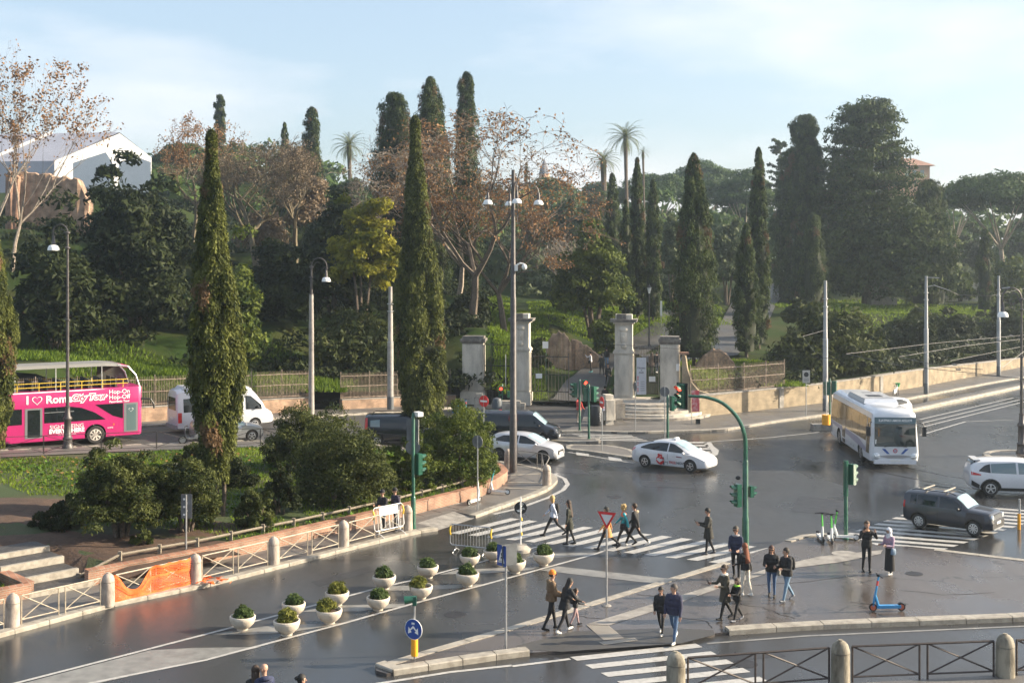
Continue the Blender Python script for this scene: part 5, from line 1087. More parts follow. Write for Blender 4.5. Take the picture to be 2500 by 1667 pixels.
# orange net
onet = mat('orange_plastic_net', (.80, .13, .02), .6, var=.2, scale=9); nt_ = thing('safety_net', 'torn orange plastic safety net hung over the railing', 'net')
a, b = BL[2], BL[3]; d = (b-a); off = Vector((d.y, -d.x, 0)).normalized()*-.05
off = Vector((.03, -.05, 0)); mbn = MB(); nu, nv = 44, 15
def netp(u, v):
    top = .86 if u > .47 else (.86-.62*math.sin(math.pi*min(1, max(0, (u-.02)/.46)))**1.2)
    top = max(.22, top); z = .02+(top-.02)*v+.015*math.sin(u*40+v*5); p = a+d*(.06+.88*u)+off*(1+.5*math.sin(u*23)+.4*math.sin(v*9+u*7)); return Vector((p.x, p.y, a.z+z))
for i in range(nu+1):
    for j in range(nv):
        p, q = netp(i/nu, j/nv), netp(i/nu, (j+1)/nv); e = d.normalized()*.008; mbn.quad(p-e, p+e, q+e, q-e)
for j in range(nv+1):
    for i in range(nu):
        p, q = netp(i/nu, j/nv), netp((i+1)/nu, j/nv); t_ = .013 if j not in (0, nv) else .03; e = Vector((0, 0, t_)); mbn.quad(p-e, q-e, q+e, p+e)
ob = mbn.build('mesh_strands', onet, nt_); ob['kind'] = 'stuff'
for j, w in ((.62, .05), (.97, .035)):
    mb = MB()
    for i in range(nu):
        if i/nu < .5 and j > .9: pass
        p, q = netp(i/nu, j), netp((i+1)/nu, j); e = Vector((0, 0, w)); mb.quad(p-e, q-e, q+e, p+e)
    mb.build('tape_band', onet, nt_)
mb = MB(); rr = random.Random(4)
for k in range(26):
    p = at(500+rr.uniform(-10, 52)*1.0, 1420+rr.uniform(-10, 8), .13); s_ = .22; mb.poly([p+Vector((rr.uniform(-s_, s_), rr.uniform(-s_, s_), rr.uniform(.01, .10))) for _ in range(3)])
mb.build('loose_end', onet, nt_)

# planters
bowl_m = mat('concrete_bowl', (.54, .48, .40), .75, col2=(.36, .30, .23), scale=3.2, lo=.5, hi=.85, bump=.2, bscale=30, world=True); earth = soil
def make_planter(kind, seed):
    r = thing('planter_bowl', 'x', 'planter')
    MB().lathe([(.20, 0), (.21, .07), (.22, .085), (.30, .13), (.42, .26), (.475, .42), (.48, .52), (.465, .535), (.43, .54), (.41, .52), (.38, .44), (.001, .43)], 24).build('bowl', bowl_m, r, smooth=True, angle=50)
    MB().lathe([(.385, .445), (.2, .47), (.001, .475)], 16).build('earth', earth, r, smooth=True)
    rng = np.random.default_rng(seed); M = 34; dd = unit(M, rng); dd[:, 2] = np.abs(dd[:, 2]); C = dd*np.array([.30, .30, .34])*rng.uniform(.5, 1, M)[:, None] + np.array([rng.normal(0, .04), rng.normal(0, .04), .55])
    s3 = np.full((M, 3), .12)*rng.uniform(.7, 1.3, M)[:, None]
    blob_crown('shrub', C, s3, 110, .05, [pot_m, potyel_m][kind], r, rng, 2.4, .9, .2, .8, flat_down=False)
    mb = MB()
    for k in range(7): a_ = k*.9; mb.tube([(0.03*math.cos(a_), .03*math.sin(a_), .46), (.12*math.cos(a_), .12*math.sin(a_), .66)], [.012, .006], 4)
    mb.build('stem', bark, r); return r
protos = [make_planter(0, 1), make_planter(1, 2), make_planter(0, 3), make_planter(1, 4)]
PL = [((591.5, 1537), 0, 'at the left end of the near row'), ((700, 1549), 1, 'with a yellow bush, second in the near row'), ((716, 1503), 2, 'at the left end of the far row'), ((804, 1521), 3, 'third in the near row'), ((822.6, 1477), 1, 'second in the far row'), ((923, 1488), 2, 'fourth in the near row'), ((938, 1437), 0, 'third in the far row'),
      ((1028, 1460), 3, 'fifth in the near row'), ((1045, 1410), 2, 'fourth in the far row'), ((1141, 1430), 0, 'sixth in the near row'), ((1147, 1382), 2, 'before the steel barrier in the far row'), ((1258, 1398), 2, 'half hidden by the blue crossing sign'), ((1327, 1379), 0, 'at the right end by the zebra crossing'), ((1205, 1369), 2, 'just behind the blue crossing sign, between barrier and round sign')]
used = set()
for i, (p, k, w) in enumerate(PL):
    o_ = protos[k] if k not in used else copy_tree(protos[k]); used.add(k); place(o_, at(*p), i*1.7, 'cream concrete bowl planter '+w, .80+.03*math.sin(i*2.3)); o_['group'] = 'bowl planters on the painted median'; o_.rotation_euler = (.03*math.sin(i*3.1), .03*math.cos(i*1.9), i*1.7)
mbl = MB(); rr = random.Random(9)
for (p, k, w) in PL:
    c = at(*p)
    for q in range(16):
        a_ = rr.uniform(0, 6.28); r_ = rr.uniform(.2, .55); s_ = .04; e = c+Vector((r_*math.cos(a_), r_*math.sin(a_)-.05, .012)); mbl.poly([e+Vector((rr.uniform(-s_, s_), rr.uniform(-s_, s_), rr.uniform(0, .015))) for _ in range(3)])
o_ = mbl.build('dropped_leaves', mat('wet_dead_leaf', (.16, .06, .03), .6)); tag(o_, 'small brown dead leaves on the road round the planters', 'leaves', kind='stuff')

# barriers
def barrier(label, a, b, h, m, panel=None, nb_=14, lean=0.0, tape=False, foot=.1):
    o_ = thing('crowd_barrier', label, 'barrier'); a = Vector(a); b = Vector(b); d = b-a; L_ = d.length; u = d/L_; nrm = Vector((-u.y, u.x, 0)); up = (Vector((0, 0, 1))+nrm*lean).normalized(); z0 = .24
    P_ = lambda s, t: a+u*s+up*t
    r = .08; fr = [P_(r, z0), P_(L_-r, z0), P_(L_, z0+r), P_(L_, h-r), P_(L_-r, h), P_(r, h), P_(0, h-r), P_(0, z0+r), P_(r, z0)]
    MB().tube(fr, .02, 6, cap=False).build('frame', m, o_, smooth=True)
    for k in range(1, nb_): MB().cyl(P_(L_*k/nb_, z0), P_(L_*k/nb_, h), .009, n=5).build('bar', m, o_)
    for s in (.14*L_, .86*L_):
        MB().cyl(P_(s, .12), P_(s, z0), .018, n=6).build('leg', m, o_); MB().tube([P_(s, 0)-nrm*.3+Vector((0, 0, .0)), P_(s, .10)-nrm*.08, P_(s, .10)+nrm*.08, P_(s, 0)+nrm*.3], .017, 6).build('foot', m, o_)
    if panel:
        q = [P_(L_*.18, h*.70)-nrm*.03, P_(L_*.82, h*.70)-nrm*.03, P_(L_*.82, h*.97)-nrm*.03, P_(L_*.18, h*.97)-nrm*.03]; MB().quad(*q).build('sign_panel', panel, o_)
        for s in (.2, .5, .8): MB().cyl(P_(L_*s, z0)-nrm*.02, P_(L_*s, h*.72)-nrm*.02, .022, n=5).build('strut', m, o_)
    if tape:
        ty = mat('yellow_tape', (.75, .50, .03), .5)
        for s in (0, L_): MB().tube([P_(s, h*.95)+nrm*.03, P_(s, h*.75)-nrm*.04, P_(s, h*.6)+nrm*.02], .035, 5).build('tape', ty, o_)
    return o_
barrier('white metal barrier with a blank white panel leaning on the railing', at(916, 1313, .13), at(988, 1297, .13), 1.15, white_metal, white_metal, 8, .12, True)
barrier('galvanised steel crowd barrier standing across the zebra end', at(1099, 1344), at(1199, 1354), 1.02, galv, None, 14, 0, True)

# lamps
opal = mat('opal_glass_shade', (.80, .80, .78), .25, coat=.5)
def lantern(parent, p, s=1.0):
    MB().lathe([(.05*s, .0), (.07*s, -.05*s), (.10*s, -.42*s), (.14*s, -.46*s)], 10, p).build('lamp_cap', lampiron, parent, smooth=True)
    MB().lathe([(.13*s, -.455*s), (.22*s, -.50*s), (.285*s, -.62*s), (.30*s, -.74*s), (.28*s, -.74*s), (.001, -.68*s)], 14, p).build('lamp_shade', opal, parent, smooth=True)
def crook_lamp(label, base, ztop_, side, reach, rad=.10, ped=True, concrete_h=None, lampz=None):
    o_ = thing('street_lamp', label, 'street lamp', base); Hh = ztop_-base[2]; rc = reach/2
    prof = [(.30, 0), (.30, .12), (.24, .2), (.24, .5), (.28, .55), (.20, .62), (.18, 1.5), (.24, 1.56), (.24, 1.64), (.15, 1.75), (.12, 2.2)] if ped else [(rad, 0), (rad, 2.2)]
    if concrete_h: MB().lathe([(.21, 0), (.17, concrete_h*.6), (.185, concrete_h*.605), (.14, concrete_h)], 12).build('concrete_shaft', mat('grey_concrete_pole', (.30, .28, .26), .7, var=.2, scale=3), o_, smooth=True); z0 = concrete_h
    else:
        MB().lathe(prof, 12).build('pedestal', lampiron, o_, smooth=True, angle=50); z0 = 2.2
    zs = Hh-rc*1.15
    mb = MB(); mb.tube([(0, 0, z0-.1), (0, 0, (z0+zs)/2), (0, 0, zs)], [rad, rad*.8, rad*.55], 8); mb.build('shaft', lampiron, o_, smooth=True)
    for z in (z0+.02, (z0+zs)*.5, zs*.93, zs): MB().lathe([(rad*.8, -.06), (rad*1.45, -.03), (rad*1.45, .03), (rad*.8, .06)], 10, (0, 0, z)).build('collar', lampiron, o_, smooth=True)
    pts = [(side*(rc-rc*math.cos(t)), 0, zs+rc*1.15*math.sin(t)) for t in np.linspace(0, math.pi*1.12, 16)]
    MB().tube(pts, [.045]*16, 6).build('arm', lampiron, o_, smooth=True)
    sc2 = [(side*(rc*.05+rc*.9*t), 0, zs-.25+rc*1.1*math.sin(t*1.9)) for t in np.linspace(0, 1, 8)]; MB().tube(sc2, .03, 5).build('scroll', lampiron, o_, smooth=True)
    e = Vector(pts[-1]); sp = [(e.x-side*rc*.35*(1-t*.75)*math.cos(t*5.5), 0, e.z+rc*.15+rc*.35*(1-t*.75)*math.sin(t*5.5)) for t in np.linspace(0, 1, 14)]; MB().tube(sp, .028, 5).build('scroll', lampiron, o_, smooth=True)
    lantern(o_, (e.x, 0, e.z), 1.05); return o_
Yl = 64.6; Xl = (165-1250)*Yl/FPX; crook_lamp('tall crook-armed lamp post in front of the pink bus', (Xl, Yl, zroad(Xl)+.12), ztop(548, Yl), -1, .78)
Yl = 82.2; Xl = (760-1250)*Yl/FPX; crook_lamp('crook-armed lamp on a grey concrete shaft before the left fence', (Xl, Yl, zroad(Xl)+.13), ztop(630, Yl), 1, 1.05, concrete_h=ztop(720, Yl)-zroad(Xl)-.1)
Yl = 68.5; Xl = (2494-1250)*Yl/FPX; crook_lamp('crook-armed lamp post at the right picture edge', (Xl, Yl, .12), ztop(703, Yl), -1, 1.1)
# triple lamp with its camera
b = at(1253, 1153, .12); Yl = b.y; tl = thing('street_lamp', 'very tall dark lamp post with four hanging lanterns', 'street lamp', b); Hh = ztop(415, Yl)-.12
MB().lathe([(.20, 0), (.19, 3.0), (.17, 3.05), (.15, 9), (.13, 9.05), (.09, Hh)], 12).build('shaft', lampiron, tl, smooth=True)
za = ztop(470, Yl)-.12
for k in range(4):
    a_ = R(8)+k*math.pi/2; c, s = math.cos(a_), math.sin(a_); o2 = .22; zc = ztop(505, Yl)
    MB().tube([(o2*c, o2*s, zc-.12-.9), (o2*c, o2*s, za)] + [(c*(o2+.55-.55*math.cos(t)), s*(o2+.55-.55*math.cos(t)), za+.55*math.sin(t)*.9) for t in np.linspace(.15, math.pi, 9)], .028, 6).build('arm', lampiron, tl, smooth=True)
    MB().cyl((0, 0, zc-.4), (o2*c, o2*s, zc-.4), .02, n=5).build('stay', lampiron, tl); lantern(tl, (c*(o2+1.1), s*(o2+1.1), za+.0), .85)
cc = thing('surveillance_camera', 'white dome camera on the very tall lamp post', 'camera', (b.x+.45, b.y-.1, ztop(652, Yl))); MB().tube([(-.35, 0, .05), (-.1, 0, .2), (.12, 0, .15)], .05, 6).build('arm', white_metal, cc); MB().ell((.12, 0, 0), (.14, .14, .16)).build('dome', white_metal, cc, smooth=True); MB().box((-.3, 0, -.05), (.18, .18, .3)).build('junction_box', white_metal, cc)
# plain poles
def pole(label, px, py, ptop, z, r, m, name='pole', cat='pole', step=None):
    p = at(px, py, z); h = ztop(ptop, p.y)-z; o_ = thing(name, label, cat, p); MB().lathe([(r*1.15, 0), (r*1.1, h*.55), (r*.92, h*.56), (r*.85, h*.8), (r*.72, h*.81), (r*.68, h)], 10).build('shaft', m, o_, smooth=True)
    MB().lathe([(r*1.2, 0), (r*1.2, .9), (r*1.1, .92)], 10).build('base_sleeve', mat('dark_grey_paint', (.10, .11, .12), .5), o_, smooth=True)
    for f in (.55, .8, .86): MB().lathe([(r*1.15, -.04), (r*1.15, .04)], 10, (0, 0, h*f)).build('band', galv, o_)
    return o_, p, h
pole('thick grey concrete pole left of the tall cypress at the far pavement', 953, 999, 700, .45, .20, MATS['grey_concrete_pole'])
m1, p1, h1 = pole('pale steel mast behind the twin green signal', 2015, 1003, 685, .12, .17, pole_grey); m2, p2, h2 = pole('pale steel mast in the middle of the right pavement', 2261, 962, 674, .12, .17, pole_grey); m3, p3, h3 = pole('pale steel mast farthest right', 2438, 917, 673, .12, .17, pole_grey)
MB().tube([(0, 0, h2-.1), (1.0, -.2, h2-.15)], .03, 5).build('bracket', galv, m2); MB().tube([(0, 0, h2-.9), (.6, -.2, h2-.75), (1.8, -.5, h2-1.2)], .03, 5).build('bracket', galv, m2)
MB().tube([(.3, 0, h3-1.2), (1.0, -.2, h3-1.1)], .05, 5).build('bracket', galv, m3)
# overhead wires of the tram line
wires = thing('tram_wires', 'thin overhead tram wires strung across the right of the picture', 'wires'); wm = mat('wire', (.22, .21, .20), .5, .5); wd = mat('dark_wire', (.06, .06, .065), .5, .3)
def wz(px, py, z): Y = FPX*(HCAM-z)/(py-HOR); return Vector(((px-1250)*Y/FPX, Y, z))
for pts, r_, m_ in [([(2065, 864, 5.7), (2280, 838, 5.7), (2500, 818, 5.7), (2700, 798, 5.7)], .013, wm), ([(2195, 871, 5.7), (2350, 845, 5.7), (2500, 827, 5.7), (2700, 806, 5.7)], .013, wm), ([(2320, 881, 5.7), (2500, 845, 5.7), (2600, 826, 5.7)], .011, wm), ([(2447, 897, 5.6), (2500, 858, 6.2), (2560, 820, 6.5)], .014, wm),
                    ([(1420, 835, 5.9), (1800, 862, 5.7), (2040, 875, 5.7)], .010, wd), ([(2065, 864, 5.7), (2200, 893, 5.7), (2360, 909, 5.6), (2500, 925, 5.6)], .014, wd), ([(2195, 871, 5.7), (2300, 895, 5.6), (2400, 902, 5.6)], .014, wd), ([(2360, 913, 5.6), (2500, 924, 5.5)], .012, wm)]:
    MB().tube([wz(*p) for p in pts], r_, 4).build('wire', m_, wires)
for px, py in ((2365, 829), (2468, 818), (2362, 841), (2440, 832), (2340, 902), (2330, 890)):
    q = wz(px, py, 5.7); MB().box(q, (.18, .18, .07)).build('insulator', wm, wires)
MB().tube([p1+Vector((0, 0, h1*.62)), wz(1960, 821, 5.9)], .012, 4).build('span_wire', wm, wires); MB().tube([wz(1960, 821, 5.9), wz(1990, 861, 5.7)], .010, 4).build('span_wire', wd, wires)
MB().tube([p2+Vector((1.8, -.5, h2-1.2)), wz(2340, 720, 8.2), wz(2420, 722, 8.2), wz(2520, 700, 8.6)], .014, 4).build('span_wire', wm, wires)

# traffic signals
def head(parent, p, ang, s=1.0, lit=None, board=False, n=3, off=True):
    c, sn = math.cos(ang), math.sin(ang); f = Vector((c, sn, 0)); r = Vector((-sn, c, 0)); p = Vector(p); w, dp, hh = .30*s, .20*s, .30*s*n
    MB().box(p, (dp, w, hh), rz=ang).build('housing', green_paint, parent)
    if board:
        MB().box(p-f*(dp*.3), (.03, .52*s*1.05, hh*1.02+.06), rz=ang).build('backing_board', mat('board_black', (.012, .014, .013), .6), parent)
    for k in range(n):
        z = (n/2-.5-k)*.29*s; q = p+f*(dp/2+.004)+Vector((0, 0, z)); q0 = q+f*.012
        MB().loft([[q+(r*math.cos(t)+Vector((0, 0, 1))*math.sin(t))*.105*s for t in np.linspace(0, 2*math.pi, 12, endpoint=False)], [q0+(r*math.cos(t)+Vector((0, 0, 1))*math.sin(t))*.09*s for t in np.linspace(0, 2*math.pi, 12, endpoint=False)]]).build('lens', red_lit if lit == k else lens_dark, parent)
        vis = MB(); ts_ = np.linspace(R(-25), R(205), 10); A_ = [q+(r*math.cos(t)+Vector((0, 0, 1))*math.sin(t))*.118*s for t in ts_]; B_ = [v_+f*(.22*s if .2 < i/9 < .8 else .12*s) for i, v_ in enumerate(A_)]
        for i in range(9): vis.quad(A_[i], A_[i+1], B_[i+1], B_[i])
        vis.build('visor', green_paint, parent)
def signal(label, px, py, ptop, z, r=.06, m=None):
    p = at(px, py, z); h = ztop(ptop, p.y)-z; o_ = thing('traffic_signal', label, 'traffic light', p); MB().lathe([(r*1.7, 0), (r*1.7, .03), (r*1.05, .05), (r, h*.98), (r*.5, h)], 10).build('post', m or green_paint, o_, smooth=True); return o_, p, h
def zl(py, p): return ztop(py, p.y)-p.z
# mast with overhanging arm
b = at(1820, 1342, .09); tm = thing('traffic_signal', 'green signal mast with a long curved arm over the road', 'traffic light', b); Ym = b.y; kx = Ym/FPX
MB().lathe([(.13, 0), (.13, 1.2), (.11, 1.25), (.105, zl(1126, b)), (.085, zl(1124, b)+.02)], 12).build('post', green_paint, tm, smooth=True)
arm = [(0, 0, zl(1126, b)), (-.5*kx, 0, zl(1075, b)), (-9*kx, 0, zl(1040, b)), (-27*kx, 0, zl(1010, b)), (-56*kx, 0, zl(984, b)), (-90*kx, 0, zl(971, b)), (-118*kx, 0, zl(967.5, b)), (-150*kx, 0, zl(966.5, b))]
arm = [(p.x, 0, p.y) for p in smooth_line([(a_[0], a_[2]) for a_ in arm], 4)]
MB().tube(arm, [lerp(.085, .05, i/(len(arm)-1)) for i in range(len(arm))], 8).build('arm', green_paint, tm, smooth=True)
head(tm, (-157*kx, -.05, zl(966, b)), R(222), 1.0, 0, True)
head(tm, (-.30, -.05, zl(1208, b)), R(200), .95); head(tm, (.22, .05, zl(1200, b)), R(20), .7, None, False, 2)
MB().tube([(0, 0, zl(1180, b)), (-.22, 0, zl(1166, b))], .015, 5).build('bracket', galv, tm); MB().ell((-.28, 0, zl(1166, b)), (.10, .08, .08)).build('sensor', black_plastic, tm)
# left pole with sign backs
s1, p, h = signal('green signal post with grey sign backs and a camera beside the last bollard', 1009, 1289, 1007, .12, .07)
MB().lathe([(.10, 0), (.10, 1.25), (.075, 1.3)], 10).build('sleeve', green_paint, s1, smooth=True)
grey_back = mat('sign_back_grey', (.13, .14, .15), .55, .3, var=.2, scale=4)
MB().box((-.05, .12, zl(1050, p)), (.46, .02, .88)).build('sign_back', grey_back, s1)
mb = MB(); mb.loft([[(-.03+.30*math.cos(t), .13, zl(1093, p)+.30*math.sin(t)) for t in np.linspace(0, 2*math.pi, 20, endpoint=False)], [(-.03+.30*math.cos(t), .16, zl(1093, p)+.30*math.sin(t)) for t in np.linspace(0, 2*math.pi, 20, endpoint=False)]]); mb.build('round_sign_back', grey_back, s1)
head(s1, (.22, .08, zl(1133, p)), R(35), .95)
MB().box((.22, -.05, zl(1010, p)), (.24, .42, .17), rz=.5).build('camera_box', white_metal, s1); MB().tube([(0, 0, zl(1015, p)), (.15, 0, zl(1018, p))], .02, 5).build('bracket', galv, s1)
MB().cyl((.21, .1, zl(1025, p)), (.21, .1, zl(1085, p)), .012, n=4).build('conduit', galv, s1)
# others
s2, p, h = signal('green signal post beside the green-stemmed scooters', 2065, 1315, 1124, .09, .075); head(s2, (.26, .05, zl(1158, p)), R(40), .9); head(s2, (.12, .25, zl(1160, p)), R(85), .7); MB().cyl((0, 0, h*.55), (0, 0, h), .1, n=8).build('upper_sleeve', green_paint, s2)
s3, p, h = signal('left green signal post of the pair before the entrance, showing red', 1415, 1050, 926, .12, .065); head(s3, (-.32, 0, zl(952, p)), R(215), 1.05); head(s3, (.33, -.1, zl(945, p)), R(-75), 1.05, 0)
s4, p, h = signal('right green signal post of the pair before the entrance', 1437.6, 1071, 938, .12, .065); head(s4, (.3, .1, zl(962, p)), R(35), 1.05); head(s4, (-.2, .15, zl(964, p)), R(100), .9)
s5, p, h = signal('green signal post showing red before the tall left pier', 1226, 1008, 937, .05, .06); head(s5, (-.1, -.12, zl(958, p)), R(-85), 1.0, 0); head(s5, (.45, 0, zl(962, p)), R(10), .8, None, False, 2); MB().cyl((.25, .3, 1.9), (.25, .3, 4.2), .03, n=6).build('camera_post', galv, s5)
s6, p, h = signal('green signal post behind the white taxi', 1630, 1078, 959, .05, .07); head(s6, (.28, .1, zl(985, p)), R(20), 1.0)
tw = at(1968+58, 1037, .12); s7, p, h = signal('twin-headed green signal post behind the police bus', 2026, 1038, 924, .1, .06); head(s7, (-.22, 0, zl(948, p)), R(100), 1.0); head(s7, (.28, 0, zl(946, p)), R(60), 1.0)
yb = thing('keep_left_post', 'yellow cylinder post on a stone block behind the police bus', 'bollard', at(2017, 1050, .0)); MB().box((.1, .3, .18), (1.9, .9, .36)).build('block', concrete, yb); yel = mat('traffic_yellow', (.80, .36, .02), .45, var=.08); MB().lathe([(.28, .36), (.28, 1.0), (.001, 1.0)], 14).build('cylinder', yel, yb, smooth=True); MB().cyl((0, 0, 1.0), (0, 0, 3.4), .03, n=6).build('post', galv, yb)

# signs
red_p = mat('sign_red', (.60, .02, .025), .4); blue_p = mat('sign_blue', (.012, .06, .28), .4, var=.08); white_s = mat('sign_white', (.78, .78, .77), .45)
def disc(parent, c, ang, r, m, th=.02, name='plate', n=24, tilt=0):
    f = Vector((math.cos(ang), math.sin(ang), 0)); s = Vector((-math.sin(ang), math.cos(ang), 0)); up = Vector((0, 0, 1)); c = Vector(c)
    return MB().loft([[c+(s*math.cos(t)+up*math.sin(t))*r-f*th for t in np.linspace(0, 2*math.pi, n, endpoint=False)], [c+(s*math.cos(t)+up*math.sin(t))*r for t in np.linspace(0, 2*math.pi, n, endpoint=False)]]).build(name, m, parent, fix=True)
def flat(parent, c, ang, pts, m, d=.006, name='print'):
    f = Vector((math.cos(ang), math.sin(ang), 0)); s = Vector((-math.sin(ang), math.cos(ang), 0)); c = Vector(c)+f*d
    return MB().poly([c+s*a_+Vector((0, 0, b_)) for a_, b_ in pts]).build(name, m, parent)
def sign_post(name, label, px, py, ptop, z, r=.03, m=galv, cat='road sign'):
    p = at(px, py, z); o_ = thing(name, label, cat, p); h = ztop(ptop, p.y)-z; MB().cyl((0, 0, 0), (0, 0, h), r, n=8).build('post', m, o_); return o_, p, h
o_, p, h = sign_post('no_entry_sign', 'round red no-entry sign before the dark van', 1181, 1112, 964, .1); a_ = R(-125); disc(o_, (0, -.03, zl(979, p)), a_, .32, red_p); flat(o_, (0, -.03, zl(979, p)), a_, [(-.24, -.05), (.24, -.05), (.24, .05), (-.24, .05)], white_s)
o_, p, h = sign_post('no_entry_sign', 'narrowly seen no-entry sign on the refuge before the steps', 1470, 1100, 968, .1); a_ = R(-162); disc(o_, (-.03, 0, zl(982, p)), a_, .33, red_p); flat(o_, (-.03, 0, zl(982, p)), a_, [(-.25, -.055), (.25, -.055), (.25, .055), (-.25, .055)], white_s); MB().box((.1, 0, zl(998, p)), (.14, .1, .2)).build('small_plate', white_s, o_)
o_, p, h = sign_post('give_way_sign', 'red-rimmed triangular give-way sign on a tall thin post', 1481, 1478, 1252, .09, .032); a_ = R(-118); c = (0, -.05, zl(1268, p)); flat(o_, c, a_, [(0, -.30), (.32, .25), (-.32, .25)], red_p, 0, 'plate'); flat(o_, c, a_, [(0, -.17), (.20, .17), (-.20, .17)], mat('sign_white_in_shade', (.62, .62, .62), .5), .008); flat(o_, (0, -.03, zl(1268, p)), a_+math.pi, [(0, -.30), (.32, .25), (-.32, .25)], grey_back, 0, 'plate_back')  # white centre greyed in its colour to stand for shadow
MB().lathe([(.16, 0), (.14, .02), (.04, .05)], 10).build('foot', concrete, o_)
o_, p, h = sign_post('round_sign', 'black back of a round sign with stickers on a white post', 1271, 1345, 1212, .0, .028, white_metal); blk = mat('sign_back_black', (.02, .021, .022), .5); disc(o_, (0, .035, zl(1240, p)), R(90), .24, blk, -.02); MB().lathe([(.42, 0), (.40, .12), (.25, .24), (.05, .27)], 14).build('stone_foot', stone, o_, smooth=True)
rr = random.Random(3)
for k in range(4): flat(o_, (0, .01, zl(1240, p)), R(-90), [(rr.uniform(-.16, .1)+q[0], rr.uniform(-.12, .1)*0+(-.14+.09*k)+q[1]) for q in ((0, 0), (.07, 0), (.07, .07), (0, .07))][:4], [white_s, galv][k % 2], .004, 'sticker')
for z_ in (.35, .62): MB().tube([(0.03, 0, h*z_), (.05, -.03, h*z_-.12)], .03, 5).build('tape', MATS['yellow_tape'], o_)
o_, p, h = sign_post('crossing_sign', 'blue pedestrian crossing sign with a dark plate behind it', 1235, 1585, 1372, .1, .034); a_ = R(-112); c = Vector((-.12, -.03, zl(1355, p))); flat(o_, c, a_-.45, [(-.19, -.29), (.19, -.29), (.19, .29), (-.19, .29)], blue_p, 0, 'plate'); flat(o_, c, a_-.45, [(-.13, -.2), (.13, -.2), (0, .2)], white_s, .006); 
flat(o_, c, a_-.45, [(-.02, -.02), (.02, -.02), (.035, -.12), (.0, -.06), (-.035, -.12)], blk, .012); flat(o_, c, a_-.45, [(-.018, .0), (.018, .0), (.018, .08), (-.018, .08)], blk, .012)
for k in range(4): flat(o_, c, a_-.45, [(-.085+.05*k, -.185), (-.06+.05*k, -.185), (-.055+.045*k, -.13), (-.07+.045*k, -.13)], blk, .012)
flat(o_, (.1, .0, zl(1353, p)), R(-90)+.5, [(-.24, -.3), (.24, -.3), (.24, .3), (-.24, .3)], grey_back, 0, 'plate_back')
o_, p, h = sign_post('mandatory_sign', 'blue oval-looking two-way arrow sign above a yellow cylinder with green blinker', 1012, 1608, 1470, .1, .026); a_ = R(-120); c = Vector((-.02, -.13, zl(1532, p))); disc(o_, c, a_, .285, white_s, .015); disc(o_, c+Vector((math.cos(a_), math.sin(a_), 0))*.004, a_, .27, blue_p, .004, 'face')
for sg in (-1, 1): flat(o_, c, a_, [(sg*.02, .09), (sg*.10, .0), (sg*.155, .06), (sg*.17, -.13), (sg*.05, -.08), (sg*.085, -.035), (0, .035), (0, .09)], white_s, .014)
flat(o_, c, a_, [(-.06, .12), (-.035, .15), (-.02, .12), (.0, .15), (.02, .12), (.055, .16), (.04, .19), (-.05, .19)], white_s, .014)
MB().lathe([(.001, zl(1600, p)), (.095, zl(1600, p)), (.095, zl(1556, p)), (.001, zl(1556, p))], 14).build('cylinder', yel, o_, smooth=True, angle=60)
MB().box((0, 0, zl(1466, p)), (.11, .14, .24)).build('blinker_housing', green_paint, o_); MB().tube([(-.04, 0, zl(1462, p)), (-.28, -.03, zl(1464, p))], [.09, .115], 12, cap=False).build('visor', green_paint, o_, smooth=True)
o_, p, h = sign_post('sign_board', 'grey back of a tall rectangular sign above the orange net', 454.5, 1372, 1207, .1, .03); MB().box((0, .05, zl(1236, p)), (.40, .02, .88)).build('sign_back', grey_back, o_)
for k in range(5): MB().box((-.08+.09*(k % 2), .035, zl(1236, p)-.3+.14*k), (.08, .006, .07)).build('sticker', [white_s, galv][k % 2], o_)
o_, p, h = sign_post('round_sign', 'grey back of a round sign on the bank nose pavement', 1166, 1245, 1064, .12, .028); disc(o_, (0, .05, zl(1078, p)), R(55), .28, grey_back, .02)
o_, p, h = sign_post('info_sign', 'white square notice with a dark disc on the right pavement', 1968, 1017, 904, .12, .03); MB().box((0, -.04, zl(919, p)), (.52, .02, .88)).build('plate', mat('notice_grey', (.50, .48, .44), .5), o_); disc(o_, (0, -.055, zl(914, p)), R(-90), .17, blk, .01)
for k in range(3): MB().box((0, -.054, zl(924+3*k, p)), (.36, .006, .03)).build('print_line', grey_back, o_)
for lab, px, py, pt, zc in [('edge-on round sign on a thin post before the steps', 1551, 1054, 930, 944), ('round sign back on a thin post beside the taxi signal', 1623, 1078, 942, 956)]:
    o_, p, h = sign_post('round_sign', lab, px, py, pt, .12, .03); disc(o_, (0, .04, zl(zc, p)), R(15) if px < 1600 else R(70), .3, grey_back, .02)
# banners and notices at the gate
bp_ = mat('banner_print', (.55, .58, .64), .6, var=.05); redb = mat('banner_red', (.55, .07, .09), .6, col2=(.62, .35, .34), scale=3.5, lo=.45, hi=.6)
Yb = 87.9; bn = thing('exhibition_banner', 'tall pale blue banner hung on the closed gate', 'banner'); x0, z0 = XZ(1554, 963, Yb); x1, z1 = XZ(1577.5, 873, Yb); MB().box(((x0+x1)/2, Yb, (z0+z1)/2), (x1-x0, .03, z1-z0)).build('sheet', bp_, bn)
xc = (x0+x1)/2; ink = mat('banner_ink', (.12, .12, .16), .6)
for s_, zc, sz in (("l'Amato", .72, .19), ('di', .66, .15), ('Iside', .60, .19)): text_mesh(s_, sz, ink, 'lettering', bn, lambda u, v, zc=zc: Vector((xc+u, Yb-.025, z0+(z1-z0)*zc+v)), bold=.004)
for k in range(3): MB().box((x0+.1, Yb-.022, z0+.35+.42*k), (.08, .01, .3)).build('printed_block', redb, bn)
for k in range(5): MB().box((xc+.08, Yb-.022, z0+.3+.16*k), (.3, .008, .03)).build('print_line', ink, bn)
